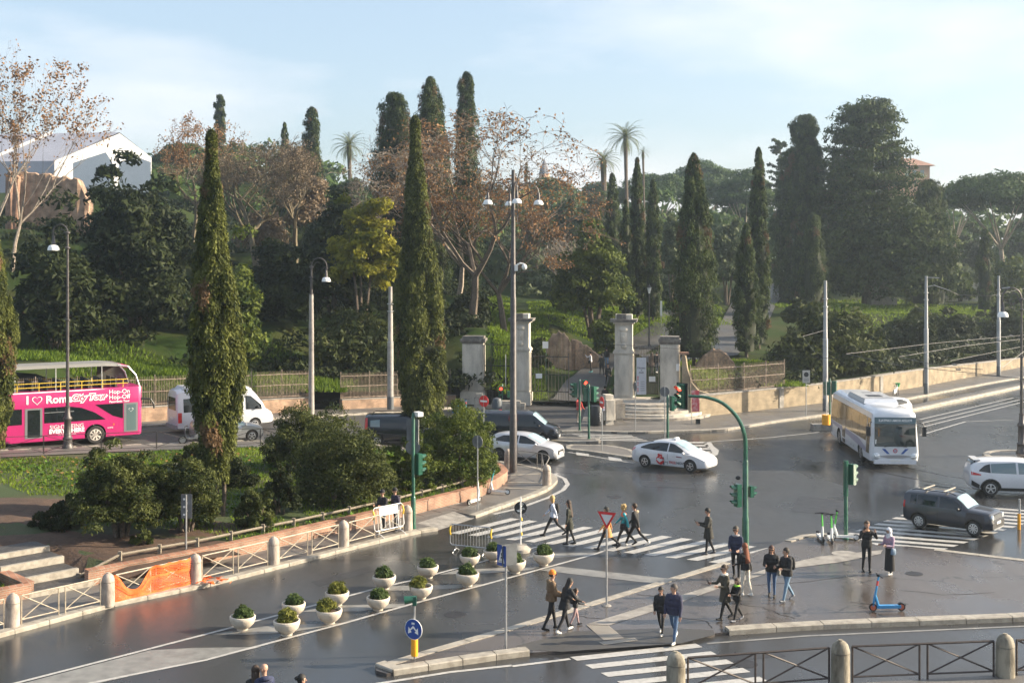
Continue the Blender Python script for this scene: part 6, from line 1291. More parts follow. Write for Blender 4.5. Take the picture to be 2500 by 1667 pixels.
nb1 = thing('gate_notice', 'small white notice on the closed gate right of the banner', 'notice'); x, z = XZ(1592, 925, 87.6); MB().box((x, 87.55, z), (.46, .02, .38)).build('sheet', white_s, nb1)
nb2 = thing('gate_notice', 'white notice fixed to the open gate leaf', 'notice'); x, z = XZ(1316, 919, 91.4); MB().box((x, 91.85, z), (.48, .02, .36)).build('sheet', white_s, nb2)
nb3 = thing('gate_notice', 'white plate on the side of the short stained pier', 'notice'); x, z = XZ(1655, 896, 86); MB().box((x-.05, 85.8, z), (.2, .4, .48)).build('sheet', white_s, nb3)
q = RT(1333, 943); o_ = thing('path_sign', 'white square board on a green post behind the open gate leaf', 'sign', q); hh = ztop(842, q[1])-q[2]; MB().cyl((0, 0, 0), (0, 0, hh), .03, n=6).build('post', green_paint, o_); MB().box((-.05, -.04, hh), (.46, .03, .55)).build('board', white_s, o_)
rb = thing('poster_stand', 'red poster on a framed stand against the long wall', 'poster stand', at(1698, 1034, .12)); k_ = rb.location.y/FPX
MB().box((0, 0, zl(979, rb.location)), (19*k_, .05, 52*k_)).build('poster', redb, rb); 
for s in (-1, 1): MB().cyl((s*9*k_, .03, 0), (s*9*k_, .03, zl(953, rb.location)), .02, n=5).build('leg', galv, rb)
MB().box((.15, -.1, .16), (.28, .25, .32)).build('weight_box', black_plastic, rb)
bi_ = thing('litter_bin', 'black cylindrical bin with white scrawl beside the pale block', 'bin', at(1456, 1038, .12)); MB().lathe([(.42, 0), (.44, .1), (.44, 1.25), (.40, 1.3), (.36, 1.32), (.001, 1.33)], 16).build('drum', black_plastic, bi_, smooth=True); 
mb = MB(); sq = [(.0, .95), (.05, .9), (-.04, .82), (.05, .75), (-.05, .66), (.05, .58), (-.03, .5), (.05, .42), (0, .32)]; mb.tube([(.22+a_, -.40, b_) for a_, b_ in sq], .014, 4); mb.build('scrawl', white_pl, bi_)
bi2 = thing('litter_bin', 'grey cylindrical bin behind the left gate signal', 'bin', at(1213, 1016, .05)); MB().lathe([(.36, 0), (.38, 1.0), (.30, 1.25), (.001, 1.35)], 14).build('drum', mat('bin_grey', (.06, .075, .09), .5), bi2, smooth=True)
# park lamp on the path
q = RT(1585, 850); pl_ = thing('park_lamp', 'old lantern lamp post on the lawn behind the short stained pier', 'street lamp', q); hh = ztop(700, q[1])-q[2]
MB().lathe([(.16, 0), (.16, .3), (.09, .4), (.06, hh*.6), (.045, hh-.6)], 10).build('post', lampiron, pl_, smooth=True); MB().lathe([(.08, hh-.62), (.2, hh-.1), (.001, hh-.08)], 6).build('lantern_glass', opal, pl_); MB().lathe([(.24, hh-.1), (.06, hh+.12), (.02, hh+.25)], 6).build('lantern_roof', lampiron, pl_)
q = RT(1614, 800); o_ = thing('path_sign', 'narrow white notice post on the lawn by the path', 'sign', q); MB().cyl((0, 0, 0), (0, 0, 1.2), .03, n=5).build('post', galv, o_); MB().box((0, 0, 1.9), (.2, .05, 1.5)).build('board', white_s, o_)
q = RT(1948, 738); o_ = thing('path_sign', 'small reddish arrow sign by the upper lane', 'sign', q); MB().cyl((0, 0, 0), (0, 0, 1.1), .04, n=5).build('post', galv, o_); MB().box((0, 0, 1.15), (1.2, .05, .3)).build('board', mat('sign_brown', (.25, .09, .06), .6), o_)
yp = thing('marker_post', 'thin yellow and grey marker post at the right picture edge', 'post', at(2488, 1292)); MB().cyl((0, 0, 0), (0, 0, .65), .07, n=8).build('sleeve', yel, yp); MB().cyl((.02, 0, 0), (.02, 0, 1.25), .045, n=8).build('post', galv, yp)

# ------------------------------------------------------------------ scooters and bicycle
def wheel2(parent, c, r, w, rim=None, name='wheel'):
    c = Vector(c); mb = MB(); prof = [(r*.72, -w/2), (r*.95, -w/2), (r, -w*.25), (r, w*.25), (r*.95, w/2), (r*.72, w/2), (r*.72, -w/2)]
    mb.loft([[c+Vector((p_[0]*math.cos(t), p_[1], p_[0]*math.sin(t))) for t in np.linspace(0, 2*math.pi, 18, endpoint=False)] for p_ in prof], cap=False); o_ = mb.build(name, rubber, parent, smooth=True)
    mb = MB(); mb.loft([[c+Vector((r*.72*math.cos(t), s*w*.3, r*.72*math.sin(t))) for t in np.linspace(0, 2*math.pi, 14, endpoint=False)] for s in (-1, 1)]); mb.build('rim', rim or alloy, o_); return o_
def escooter(label, loc, rz, frame, stemm, rim=None, lean=0.0, pitch=0.0, hot=None):
    o_ = thing('kick_scooter', label, 'scooter', loc); o_.rotation_euler = (lean, pitch, rz)
    wheel2(o_, (.45, 0, .125), .125, .06, rim, 'front_wheel'); wheel2(o_, (-.45, 0, .125), .125, .06, rim, 'rear_wheel')
    mb = MB(); mb.prism([(-.42, -.075), (.26, -.075), (.34, -.04), (.34, .04), (.26, .075), (-.42, .075)], .10, .19); mb.build('deck', frame, o_)
    MB().tube([(.28, 0, .17), (.36, 0, .42), (.385, 0, .50)], [.045, .05, .045], 8).build('neck', frame, o_, smooth=True)
    st_ = MB().tube([(.45, 0, .16), (.40, 0, .42), (.36, 0, .62)], [.03, .04, .035], 8).build('fork', frame, o_, smooth=True)
    MB().tube([(.36, 0, .60), (.27, 0, 1.08)], [.034, .03], 8).build('stem', stemm, o_, smooth=True)
    if hot: MB().tube([(.325, 0, .80), (.295, 0, .95)], .0365, 8).build('stem_sticker', hot, o_, smooth=True)
    MB().tube([(.25, -.27, 1.11), (.28, -.1, 1.13), (.28, .1, 1.13), (.25, .27, 1.11)], .02, 6).build('handlebar', black_plastic, o_); MB().box((.285, 0, 1.12), (.07, .1, .07)).build('display', black_plastic, o_)
    mb = MB(); ts_ = np.linspace(R(40), R(170), 7)
    for a_, b_ in zip(ts_[:-1], ts_[1:]):
        for s in (.15,): mb.quad((-.45+s*math.cos(a_), -.04, .125+s*math.sin(a_)), (-.45+s*math.cos(a_), .04, .125+s*math.sin(a_)), (-.45+s*math.cos(b_), .04, .125+s*math.sin(b_)), (-.45+s*math.cos(b_), -.04, .125+s*math.sin(b_)))
    mb.build('mudguard', black_plastic, o_); return o_
sky_b = mat('scooter_blue', (.035, .24, .50), .35, coat=.3); lime = mat('scooter_green', (.10, .55, .06), .4, coat=.3); teal = mat('scooter_teal', (.04, .35, .42), .4); redst = mat('scooter_red', (.55, .06, .06), .5); copper = mat('orange_rim', (.50, .12, .06), .5)
zi = Zi+.004
escooter('blue kick scooter standing alone on the wet island', at(2166, 1491, zi), R(183), sky_b, sky_b, copper, hot=redst)
escooter('white kick scooter with green stem, left of the trio', at(2003, 1318, zi), R(-92), white_metal, lime); escooter('white kick scooter with green stem, middle of the trio', at(2027, 1322, zi), R(-97), white_metal, lime); escooter('white kick scooter with green stem parked across beside the signal', at(2062, 1318, zi), R(172), white_metal, lime, lean=.12)
escooter('white kick scooter with teal stem leaning back on the brick wall', at(1216, 1206, .125), R(165), white_metal, teal, lean=.25)
escooter('white kick scooter standing at the brick wall behind a sign post', at(1158, 1229, .125), R(60), white_metal, white_metal)
escooter('bright blue kick scooter left of the fluted pier', at(1113, 1012, .1), R(-60), sky_b, sky_b); escooter('bright blue kick scooter with red sticker by the fluted pier', at(1136, 1012, .1), R(-80), sky_b, sky_b, hot=redst)
def bicycle(label, loc, rz):
    o_ = thing('hire_bicycle', label, 'bicycle', loc, rz)
    for nm, x in (('front_wheel', .53), ('rear_wheel', -.53)):
        MB().tube([(x+.33*math.cos(t), 0, .34+.33*math.sin(t)) for t in np.linspace(0, 2*math.pi, 21)], .022, 6, cap=False).build(nm, rubber, o_); mb = MB()
        for k in range(9): t = k*.7; mb.cyl((x, 0, .34), (x+.31*math.cos(t), 0, .34+.31*math.sin(t)), .005, n=3)
        w_ = mb.build('spokes', galv, o_)
    for a_, b_, r_ in (((-.53, 0, .34), (-.12, 0, .36), .03), ((-.12, 0, .36), (-.2, 0, .85), .035), ((-.12, 0, .36), (.38, 0, .82), .045), ((.53, 0, .34), (.36, 0, 1.0), .03)): MB().cyl(a_, b_, r_, n=7).build('frame_tube', white_metal, o_)
    MB().box((-.38, 0, .55), (.5, .10, .25)).build('rear_guard', white_metal, o_); MB().ell((-.22, 0, .93), (.15, .08, .05)).build('saddle', black_plastic, o_); MB().tube([(.28, -.3, 1.08), (.36, 0, 1.05), (.28, .3, 1.08)], .02, 6).build('handlebar', black_plastic, o_)
    gm = mat('basket_green', (.02, .40, .12), .5); MB().lathe([(.12, 0), (.2, .3), (.18, .3), (.11, .02)], 12, (.62, 0, .8)).build('basket', gm, o_); return o_
bicycle('white hire bicycle with a green basket on the right pavement', at(2187, 970, .12), R(58))
# moped behind the bank railing
mp_ = thing('moped', 'dark grey moped parked behind the railing beside the front cypress', 'moped', (-17.9, 68.0, zroad(-17.9)+.12), R(200)); wheel2(mp_, (.62, 0, .24), .24, .11, None, 'front_wheel'); wheel2(mp_, (-.6, 0, .24), .24, .11, None, 'rear_wheel')
MB().loft([[(-.85, -.1, .55), (-.85, .1, .55), (-.85, .08, .78), (-.85, -.08, .78)], [(-.3, -.19, .35), (-.3, .19, .35), (-.3, .15, .76), (-.3, -.15, .76)], [(.05, -.17, .28), (.05, .17, .28), (.05, .16, .36), (.05, -.16, .36)], [(.35, -.17, .28), (.35, .17, .28), (.35, .16, .36), (.35, -.16, .36)]]).build('body', grey_back, mp_, smooth=True)
MB().loft([[(.36, -.2, .35), (.36, .2, .35), (.44, .2, .35), (.44, -.2, .35)], [(.46, -.2, .7), (.46, .2, .7), (.52, .16, .7), (.52, -.16, .7)], [(.42, -.1, 1.0), (.42, .1, 1.0), (.5, .1, 1.0), (.5, -.1, 1.0)]]).build('leg_shield', grey_back, mp_); MB().box((-.35, 0, .81), (.7, .27, .10)).build('saddle', black_plastic, mp_); MB().tube([(.35, -.33, 1.03), (.45, 0, 1.02), (.35, .33, 1.03)], .022, 6).build('handlebar', black_plastic, mp_)
# ------------------------------------------------------------------ vehicles
def herm(xs, ys, q):
    xs = np.array(xs, float); ys = np.array(ys, float); q = np.atleast_1d(np.array(q, float)); d = np.diff(ys)/np.diff(xs); m = np.zeros(len(xs)); m[0], m[-1] = d[0], d[-1]
    for i in range(1, len(xs)-1): m[i] = 0 if d[i-1]*d[i] <= 0 else 2*d[i-1]*d[i]/(d[i-1]+d[i])
    k = np.clip(np.searchsorted(xs, q)-1, 0, len(xs)-2); h = xs[k+1]-xs[k]; t = np.clip((q-xs[k])/h, 0, 1)
    return (2*t**3-3*t**2+1)*ys[k]+(t**3-2*t**2+t)*h*m[k]+(-2*t**3+3*t**2)*ys[k+1]+(t**3-t**2)*h*m[k+1]
def carpaint(name, c, metal=0.0, rough=.28): return mat(name, c, rough, metal, coat=.6, var=.04, scale=2)
class Car:
    """lofted body: stations (x, z_bottom, z_belt, z_top, w_bottom, w_belt, w_top)"""
    def __init__(s, st): s.st = np.array(st, float); s.x0, s.x1 = s.st[0, 0], s.st[-1, 0]
    def at(s, x):
        x = round(float(x), 4); c = s.__dict__.setdefault('memo', {})
        if x not in c: c[x] = [float(herm(s.st[:, 0], s.st[:, k], [x])[0]) for k in range(1, 7)]
        return c[x]
    def section(s, x):
        zb, zl_, zt, wb, wl_, wt = s.at(x); zm = zb+(zl_-zb)*.45
        return [(0, zb), (wb*.8, zb), (wb, zb+.07), (max(wb, wl_)*1.0+.02, zm), (wl_, zl_), (wl_*.6+wt*.4, zl_+(zt-zl_)*.42), (wt, zt-(zt-zl_)*.10-.015), (wt*.72, zt), (0, zt+.02)]
    def side(s, x, z):
        p = s.section(x)[1:8]; zs = [q[1] for q in p]; ys = [q[0] for q in p]
        for i in range(len(p)-1):
            if zs[i] <= z <= zs[i+1] and zs[i+1] > zs[i]: t = (z-zs[i])/(zs[i+1]-zs[i]); return ys[i]+(ys[i+1]-ys[i])*t
        return ys[-1] if z > zs[-1] else ys[0]
    def top(s, x, y):
        p = s.section(x)[6:]; y = abs(y); (a, b, c) = p
        if y >= b[0]: t = min(1, (y-b[0])/max(1e-4, a[0]-b[0])); return b[1]+(a[1]-b[1])*t
        return c[1]+(b[1]-c[1])*(y/max(1e-4, b[0]))
    def body(s, parent, m, dark, wheels, wr, nst=46, low=None, lowm=None):
        xs = np.unique(np.concatenate([np.linspace(s.x0, s.x1, nst), s.st[:, 0]])); mb = MB(); rings = []
        for x in xs: h = s.section(x); rings.append([(x, -y, z) for y, z in h] + [(x, y, z) for y, z in reversed(h[1:-1])])
        mb.loft(rings); me = mb.mesh('body', [m, dark])
        ob = bpy.data.objects.new('tmp', me); cuts = []
        b = bmesh.new(); b.from_mesh(me); bmesh.ops.recalc_face_normals(b, faces=b.faces); b.to_mesh(me); b.free()
        for wx in wheels:
            c = MB(); c.loft([[(wx+wr*1.16*math.cos(t), yy, wr+.02+wr*1.16*math.sin(t)) for t in np.linspace(0, 2*math.pi, 26, endpoint=False)] for yy in (-1.6, 1.6)]); cm = c.mesh('cut', [dark])
            bb = bmesh.new(); bb.from_mesh(cm); bmesh.ops.recalc_face_normals(bb, faces=bb.faces); bb.to_mesh(cm); bb.free()
            co = bpy.data.objects.new('cut', cm); cuts.append(co); md = ob.modifiers.new('b', 'BOOLEAN'); md.operation = 'DIFFERENCE'; md.object = co; md.solver = 'EXACT'; md.material_mode = 'TRANSFER'
        me2 = baked(ob, cuts); me2.name = 'body'; me2.polygons.foreach_set('use_smooth', [True]*len(me2.polygons)); me2.set_sharp_from_angle(angle=R(38))
        return link('body', me2, parent)
    def side_patch(s, parent, name, m, lo, hi, sgn, off=.008, n=14, rows=4):
        """lo, hi: polylines (x, z) bounding a panel of the flank"""
        xs = np.linspace(max(lo[0][0], hi[0][0]), min(lo[-1][0], hi[-1][0]), n); mb = MB(); grid = []
        for x in xs:
            a, b = np.interp(x, [p[0] for p in lo], [p[1] for p in lo]), np.interp(x, [p[0] for p in hi], [p[1] for p in hi]); row = []
            for k in range(rows+1): z = a+(b-a)*k/rows; row.append((x, sgn*(s.side(x, z)+off), z))
            grid.append(row)
        for i in range(n-1):
            for k in range(rows): q = (grid[i][k], grid[i+1][k], grid[i+1][k+1], grid[i][k+1]); mb.quad(*(q if sgn < 0 else q[::-1]))
        return mb.build(name, m, parent, smooth=True, angle=60)
    def top_patch(s, parent, name, m, x0, x1, f0, f1, off=.012, n=10, cols=10):
        xs = np.linspace(x0, x1, n); grid = []
        for i, x in enumerate(xs):
            w = lerp(f0, f1, i/(n-1)); h = s.at(x); wt = h[5]*w; row = []
            for k in range(cols+1): y = -wt+2*wt*k/cols; dz = (s.top(x+.05, y)-s.top(x-.05, y))/.1; nn = Vector((-dz, 0, 1)).normalized()*off; row.append((x+nn.x, y, s.top(x, y)+nn.z))
            grid.append(row)
        mb = MB()
        for i in range(n-1):
            for k in range(cols): mb.quad(grid[i][k], grid[i+1][k], grid[i+1][k+1], grid[i][k+1])
        return mb.build(name, m, parent, smooth=True, angle=60)
dark_under = mat('underbody', (.012, .012, .013), .7)
def wheel(parent, x, y, r, w=.2, rim=None, spokes=5, sgn=1):
    o_ = MB().loft([[(x+p*math.cos(t), y+q, r+p*math.sin(t)) for t in np.linspace(0, 2*math.pi, 24, endpoint=False)] for p, q in ((r*.62, -w/2), (r*.92, -w/2), (r, -w*.3), (r, w*.3), (r*.92, w/2), (r*.62, w/2))], cap=True).build('wheel', rubber, parent, smooth=True)
    rm = rim or alloy; ys = y+sgn*(w/2+.004); mb = MB()
    ring = lambda a, b: mb.loft([[(x+a*math.cos(t), ys, r+a*math.sin(t)) for t in np.linspace(0, 2*math.pi, 20, endpoint=False)], [(x+b*math.cos(t), ys+sgn*.006, r+b*math.sin(t)) for t in np.linspace(0, 2*math.pi, 20, endpoint=False)]], cap=False)
    ring(r*.64, r*.56)
    for k in range(spokes):
        t = 2*math.pi*k/spokes+.3; u = Vector((math.cos(t), 0, math.sin(t))); v = Vector((-math.sin(t), 0, math.cos(t))); c = Vector((x, ys+sgn*.006, r)); mb.quad(c+u*r*.05+v*r*.06, c+u*r*.60+v*r*.10, c+u*r*.60-v*r*.10, c+u*r*.05-v*r*.06)
    mb.lathe([(.001, 0)], 3) if False else None
    mb.loft([[(x+r*.14*math.cos(t), ys+sgn*d_, r+r*.14*math.sin(t)) for t in np.linspace(0, 2*math.pi, 10, endpoint=False)] for d_ in (0, .02)]); mb.build('rim', rm, o_)
    return o_
def box_part(parent, name, m, c, d, rz=0): return MB().box(c, d, rz=rz).build(name, m, parent)
def mirror_pair(parent, x, y, z, m):
    for s in (-1, 1):
        mb = MB(); mb.ell((x, s*(y+.10), z), (.07, .11, .075), 10); mb.build('wing_mirror', m, parent, smooth=True)
def finish_car(root, C, paint, wheels, wr, track, rim, spokes=5, ww=.2):
    for wx in wheels:
        for s in (-1, 1): wheel(root, wx, s*(track/2), wr, ww, rim, spokes, s)

# near flank faces -y (the cars head towards +x in the picture)
def lights_front(root, C, x, z, y, size, m=lampwhite, name='headlight'):
    for s in (-1, 1):
        mb = MB(); mb.ell((x, s*y, z), size, 12, mat=Matrix.Rotation(-s*.55, 3, 'Z')); mb.build(name, m, root, smooth=True)
# --- taxi
white_car = carpaint('white_car_paint', (.60, .61, .64)); silver_car = carpaint('silver_car_paint', (.55, .55, .57), .35, .3)
def heading(a, b): d = Vector(b)-Vector(a); return math.atan2(d.y, d.x)
a, b = at(1572, 1140), at(1690, 1153.5); taxi = thing('taxi_car', 'white hatchback taxi with red print on its doors', 'car', (a+b)/2, heading(a, b))
# origin sits at the middle of the near wheels: shift the car so its near wheels stand there
off_y = .78
TX = Car([(-2.22, .42, .75, .92, .60, .70, .60), (-2.15, .30, .85, 1.06, .76, .80, .62), (-1.95, .22, .92, 1.16, .80, .85, .62), (-1.45, .18, .95, 1.30, .82, .87, .60), (-.9, .16, .95, 1.43, .83, .875, .60), (-.25, .16, .94, 1.50, .83, .875, .61), (.25, .16, .93, 1.475, .83, .875, .60), (.75, .16, .92, 1.28, .83, .87, .60), (1.25, .16, .90, 1.04, .82, .86, .64), (1.6, .17, .84, .93, .81, .84, .64), (1.95, .19, .72, .80, .76, .78, .60), (2.15, .22, .60, .68, .66, .66, .52), (2.25, .30, .50, .56, .50, .50, .42)])
def sub(root): return root
def shift_root(root, dy):
    c, s = math.cos(root.rotation_euler.z), math.sin(root.rotation_euler.z); root.location = root.location + Vector((-s*dy, c*dy, 0))
shift_root(taxi, off_y); TX.body(taxi, white_car, dark_under, (-1.35, 1.35), .315)
finish_car(taxi, TX, white_car, (-1.35, 1.35), .315, 1.52, alloy, 5)
for s in (-1, 1):
    TX.side_patch(taxi, 'rear_window', glass, [(-1.62, 1.03), (-.5, .985), (.0, .98)], [(-1.62, 1.09), (-1.2, 1.27), (-.6, 1.38), (.0, 1.405)], s); TX.side_patch(taxi, 'front_window', glass, [(.07, .98), (1.05, .955)], [(.07, 1.40), (.35, 1.36), (.75, 1.17), (1.05, .985)], s); TX.side_patch(taxi, 'quarter_window', glass, [(1.09, .952), (1.3, .945)], [(1.09, .985), (1.3, .95)], s, n=4)
    TX.side_patch(taxi, 'door_seam', dark_under, [(.02, .30), (.04, .30)], [(.02, .96), (.04, .96)], s, .004, 3); TX.side_patch(taxi, 'tail_light', mat('tail_lens_pale', (.55, .20, .20), .25, coat=.5), [(-2.16, .82), (-1.95, .95)], [(-2.16, 1.0), (-1.95, 1.05)], s, .012, 5)
    TX.side_patch(taxi, 'door_handle', white_car, [(-.42, .80), (-.22, .80)], [(-.42, .835), (-.22, .835)], s, .03, 4, 2); TX.side_patch(taxi, 'door_handle', white_car, [(.55-.3, .78), (.45, .78)], [(.25, .815), (.45, .815)], s, .03, 4, 2)
TX.top_patch(taxi, 'windscreen', mat('bright_glass', (.30, .42, .46), .05, 0, spec=.9, coat=.6), .34, 1.18, .93, .90); TX.top_patch(taxi, 'rear_screen', glass, -1.9, -1.0, .86, .9)
lights_front(taxi, TX, 1.93, .66, .60, (.26, .10, .10)); mirror_pair(taxi, 1.0, .86, .98, white_car)
box_part(taxi, 'number_plate', plate, (2.245, 0, .42), (.03, .5, .11)); box_part(taxi, 'lower_grille', black_plastic, (2.20, 0, .27), (.08, .8, .07)); box_part(taxi, 'fog_lamp_recess', black_plastic, (2.10, -.55, .36), (.08, .12, .16)); box_part(taxi, 'fog_lamp_recess', black_plastic, (2.10, .55, .36), (.08, .12, .16))
MB().box((.1, 0, 1.575), (.18, .42, .11), taper=.8).build('roof_sign', white_s, taxi); 
def on_side(C, sgn, x0, z0, off=.012): return lambda u, v: Vector((x0-sgn*u, sgn*(C.side(x0-sgn*u, z0+v)+off), z0+v))
inkd = mat('print_charcoal', (.06, .06, .08), .5); inkr = mat('print_red', (.50, .02, .025), .5)
text_mesh('FREE', .20, inkr, 'lettering', taxi, on_side(TX, -1, .33, .43), bold=.003); text_mesh('NOW', .20, inkd, 'lettering', taxi, on_side(TX, -1, .83, .43), bold=.003)
f = on_side(TX, -1, 0, 0)
MB().poly([f(1.1, .45), f(1.17, .36), f(1.35, .58), f(1.17, .42)][:4]).build('tick_mark', inkd, taxi)
mb = MB(); mb.poly([f(-.40+.24*math.cos(t), .50+.24*math.sin(t)) for t in np.linspace(0, 2*math.pi, 20, endpoint=False)]); mb.build('round_print', inkr, taxi)
mb = MB(); f2 = on_side(TX, -1, 0, 0, .016); mb.poly([f2(-.52, .62), f2(-.25, .62), f2(-.30, .86), f2(-.55, .82)]); mb.build('card_print', inkr, taxi); mb = MB(); mb.poly([f2(-.20+.06*math.cos(t), .45+.24*math.sin(t)) for t in np.linspace(0, 2*math.pi, 12, endpoint=False)]); mb.build('shade_print', inkd, taxi)
mb = MB(); f3 = on_side(TX, -1, 0, 0, .02); mb.poly([f3(-.44, .68), f3(-.40, .63), f3(-.33, .74), f3(-.40, .66)]); mb.build('tick_mark', white_pl, taxi)
for x in (-.08, .02): MB().poly([f2(x+.03*math.cos(t), .43+.03*math.sin(t)) for t in np.linspace(0, 2*math.pi, 8, endpoint=False)]).build('dot_print', inkd, taxi)
MB().poly([f2(.55, .74), f2(.88, .72), f2(.88, .77), f2(.55, .79)]).build('licence_strip', mat('print_maroon', (.20, .03, .06), .5), taxi)
# --- silver hatchback
hb = thing('hatchback_car', 'silver white hatchback waiting beside the dark van', 'car', (.80, 67.3, 0), R(-22))
HB = Car([(-2.0, .45, .80, 1.0, .60, .70, .58), (-1.9, .28, .92, 1.22, .78, .82, .60), (-1.6, .20, .98, 1.40, .82, .87, .60), (-1.0, .17, .97, 1.47, .84, .885, .62), (-.3, .17, .96, 1.48, .84, .885, .62), (.25, .17, .94, 1.42, .84, .885, .62), (.75, .17, .93, 1.20, .84, .88, .62), (1.15, .17, .92, 1.01, .83, .87, .66), (1.55, .19, .86, .94, .82, .85, .66), (1.88, .20, .74, .84, .74, .78, .60), (2.02, .25, .60, .70, .60, .64, .5)])
HB.body(hb, silver_car, dark_under, (-1.28, 1.30), .32); finish_car(hb, HB, silver_car, (-1.28, 1.30), .32, 1.54, mat('dark_alloy', (.10, .10, .11), .35, .6), 5)
for s in (-1, 1):
    HB.side_patch(hb, 'rear_window', glass, [(-1.5, 1.06), (-.2, 1.0)], [(-1.5, 1.20), (-1.1, 1.36), (-.2, 1.40)], s); HB.side_patch(hb, 'front_window', glass, [(-.12, 1.0), (.98, .975)], [(-.12, 1.40), (.2, 1.36), (.65, 1.17), (.98, 1.0)], s); HB.side_patch(hb, 'door_seam', dark_under, [(-.17, .3), (-.15, .3)], [(-.17, .97), (-.15, .97)], s, .004, 3); HB.side_patch(hb, 'door_handle', silver_car, [(-.5, .84), (-.3, .84)], [(-.5, .87), (-.3, .87)], s, .03, 4, 2)
HB.top_patch(hb, 'windscreen', MATS['bright_glass'], .30, 1.08, .93, .90); lights_front(hb, HB, 1.78, .73, .62, (.24, .08, .07)); mirror_pair(hb, .92, .87, 1.0, silver_car)
box_part(hb, 'grille', black_plastic, (1.98, 0, .52), (.12, .82, .22)); box_part(hb, 'number_plate', plate, (2.05, 0, .48), (.02, .5, .11)); box_part(hb, 'fog_recess', black_plastic, (1.86, -.6, .38), (.1, .22, .16)); box_part(hb, 'bumper_lip', silver_car, (1.95, 0, .24), (.16, 1.2, .05))
# --- dark compact SUV
suv_p = carpaint('slate_blue_paint', (.016, .020, .032), .1, .3); a, b = at(2245, 1291), at(2372, 1308.5); sv = thing('compact_suv', 'dark slate boxy SUV with roof bars crossing the right zebra', 'car', (a+b)/2, R(-41)); sv.scale = (.87, .87, .9)
SV = Car([(-2.10, .50, .95, 1.20, .66, .76, .62), (-2.05, .34, 1.02, 1.56, .82, .86, .66), (-1.9, .28, 1.05, 1.64, .85, .89, .68), (-1.2, .25, 1.05, 1.68, .87, .905, .70), (-.3, .25, 1.04, 1.69, .87, .905, .70), (.38, .25, 1.03, 1.64, .87, .90, .70), (.72, .25, 1.03, 1.42, .87, .90, .70), (1.02, .25, 1.04, 1.16, .87, .89, .74), (1.5, .27, 1.02, 1.12, .86, .88, .74), (1.92, .30, .92, 1.06, .82, .84, .72), (2.06, .32, .80, .92, .78, .80, .68), (2.12, .40, .64, .74, .70, .72, .6)])
shift_root(sv, .80); SV.body(sv, suv_p, dark_under, (-1.28, 1.29), .345); finish_car(sv, SV, suv_p, (-1.28, 1.29), .345, 1.58, alloy, 9, .22)
for s in (-1, 1):
    SV.side_patch(sv, 'quarter_window', glass, [(-1.72, 1.14), (-1.42, 1.12)], [(-1.72, 1.50), (-1.42, 1.53)], s, n=5); SV.side_patch(sv, 'rear_window', glass, [(-1.36, 1.12), (-.42, 1.10)], [(-1.36, 1.53), (-.42, 1.56)], s); SV.side_patch(sv, 'front_window', glass, [(-.30, 1.10), (.72, 1.09)], [(-.30, 1.56), (.28, 1.53), (.72, 1.24)], s)
    SV.side_patch(sv, 'sill_cladding', black_plastic, [(-.9, .30), (.9, .30)], [(-.9, .48), (.9, .48)], s, .02); SV.side_patch(sv, 'door_seam', dark_under, [(-.37, .48), (-.35, .48)], [(-.37, 1.08), (-.35, 1.08)], s, .004, 3); SV.side_patch(sv, 'tail_light', red_lamp, [(-2.08, .92), (-1.95, .92)], [(-2.08, 1.22), (-1.95, 1.22)], s, .012, 4)
    mb = MB()
    for wx in (-1.28, 1.29):
        pts = [(wx+.46*math.cos(t), .345+.46*math.sin(t)) for t in np.linspace(R(-8), R(188), 12)]; ptsi = [(wx+.39*math.cos(t), .36+.39*math.sin(t)) for t in np.linspace(R(-8), R(188), 12)]
        for i in range(11): q = [pts[i], pts[i+1], ptsi[i+1], ptsi[i]]; mb.quad(*[(x, s*(SV.side(x, z)+.025), z) for x, z in q])
    mb.build('arch_cladding', black_plastic, sv); MB().tube([(-1.7, s*.62, 1.70), (-1.5, s*.64, 1.76), (.1, s*.64, 1.765), (.4, s*.62, 1.69)], .022, 6).build('roof_rail', black_plastic, sv)
for x in (-1.15, -.15): MB().box((x, 0, 1.80), (.07, 1.36, .035)).build('roof_bar', mat('bar_alloy', (.55, .50, .42), .4, .5), sv)
SV.top_patch(sv, 'windscreen', MATS['bright_glass'], .44, .98, .95, .92); SV.top_patch(sv, 'bonnet_stripe', mat('matt_black', (.012, .012, .013), .5), 1.12, 1.85, .42, .30, .006)
for s in (-1, 1):
    MB().loft([[(2.03+d_, s*.62+.12*math.cos(t), .88+.12*math.sin(t)) for t in np.linspace(0, 2*math.pi, 14, endpoint=False)] for d_ in (0, .08)]).build('headlight', lampwhite, sv)
    MB().loft([[(2.06+d_, s*.66+.07*math.cos(t), .50+.07*math.sin(t)) for t in np.linspace(0, 2*math.pi, 10, endpoint=False)] for d_ in (0, .06)]).build('fog_light', lampwhite, sv)
MB().box((2.06, 0, .885), (.06, .92, .20)).build('grille', black_plastic, sv)
for k in range(7): MB().box((2.10, -.36+.12*k, .885), (.03, .055, .18)).build('grille_bar', mat('satin_chrome', (.45, .46, .47), .3, .7), sv)
box_part(sv, 'bumper', black_plastic, (2.08, 0, .52), (.10, 1.5, .26)); box_part(sv, 'skid_plate', MATS['satin_chrome'], (2.10, 0, .36), (.10, 1.2, .06)); box_part(sv, 'number_plate', plate, (2.14, 0, .62), (.02, .5, .11)); mirror_pair(sv, .62, .9, 1.13, black_plastic)
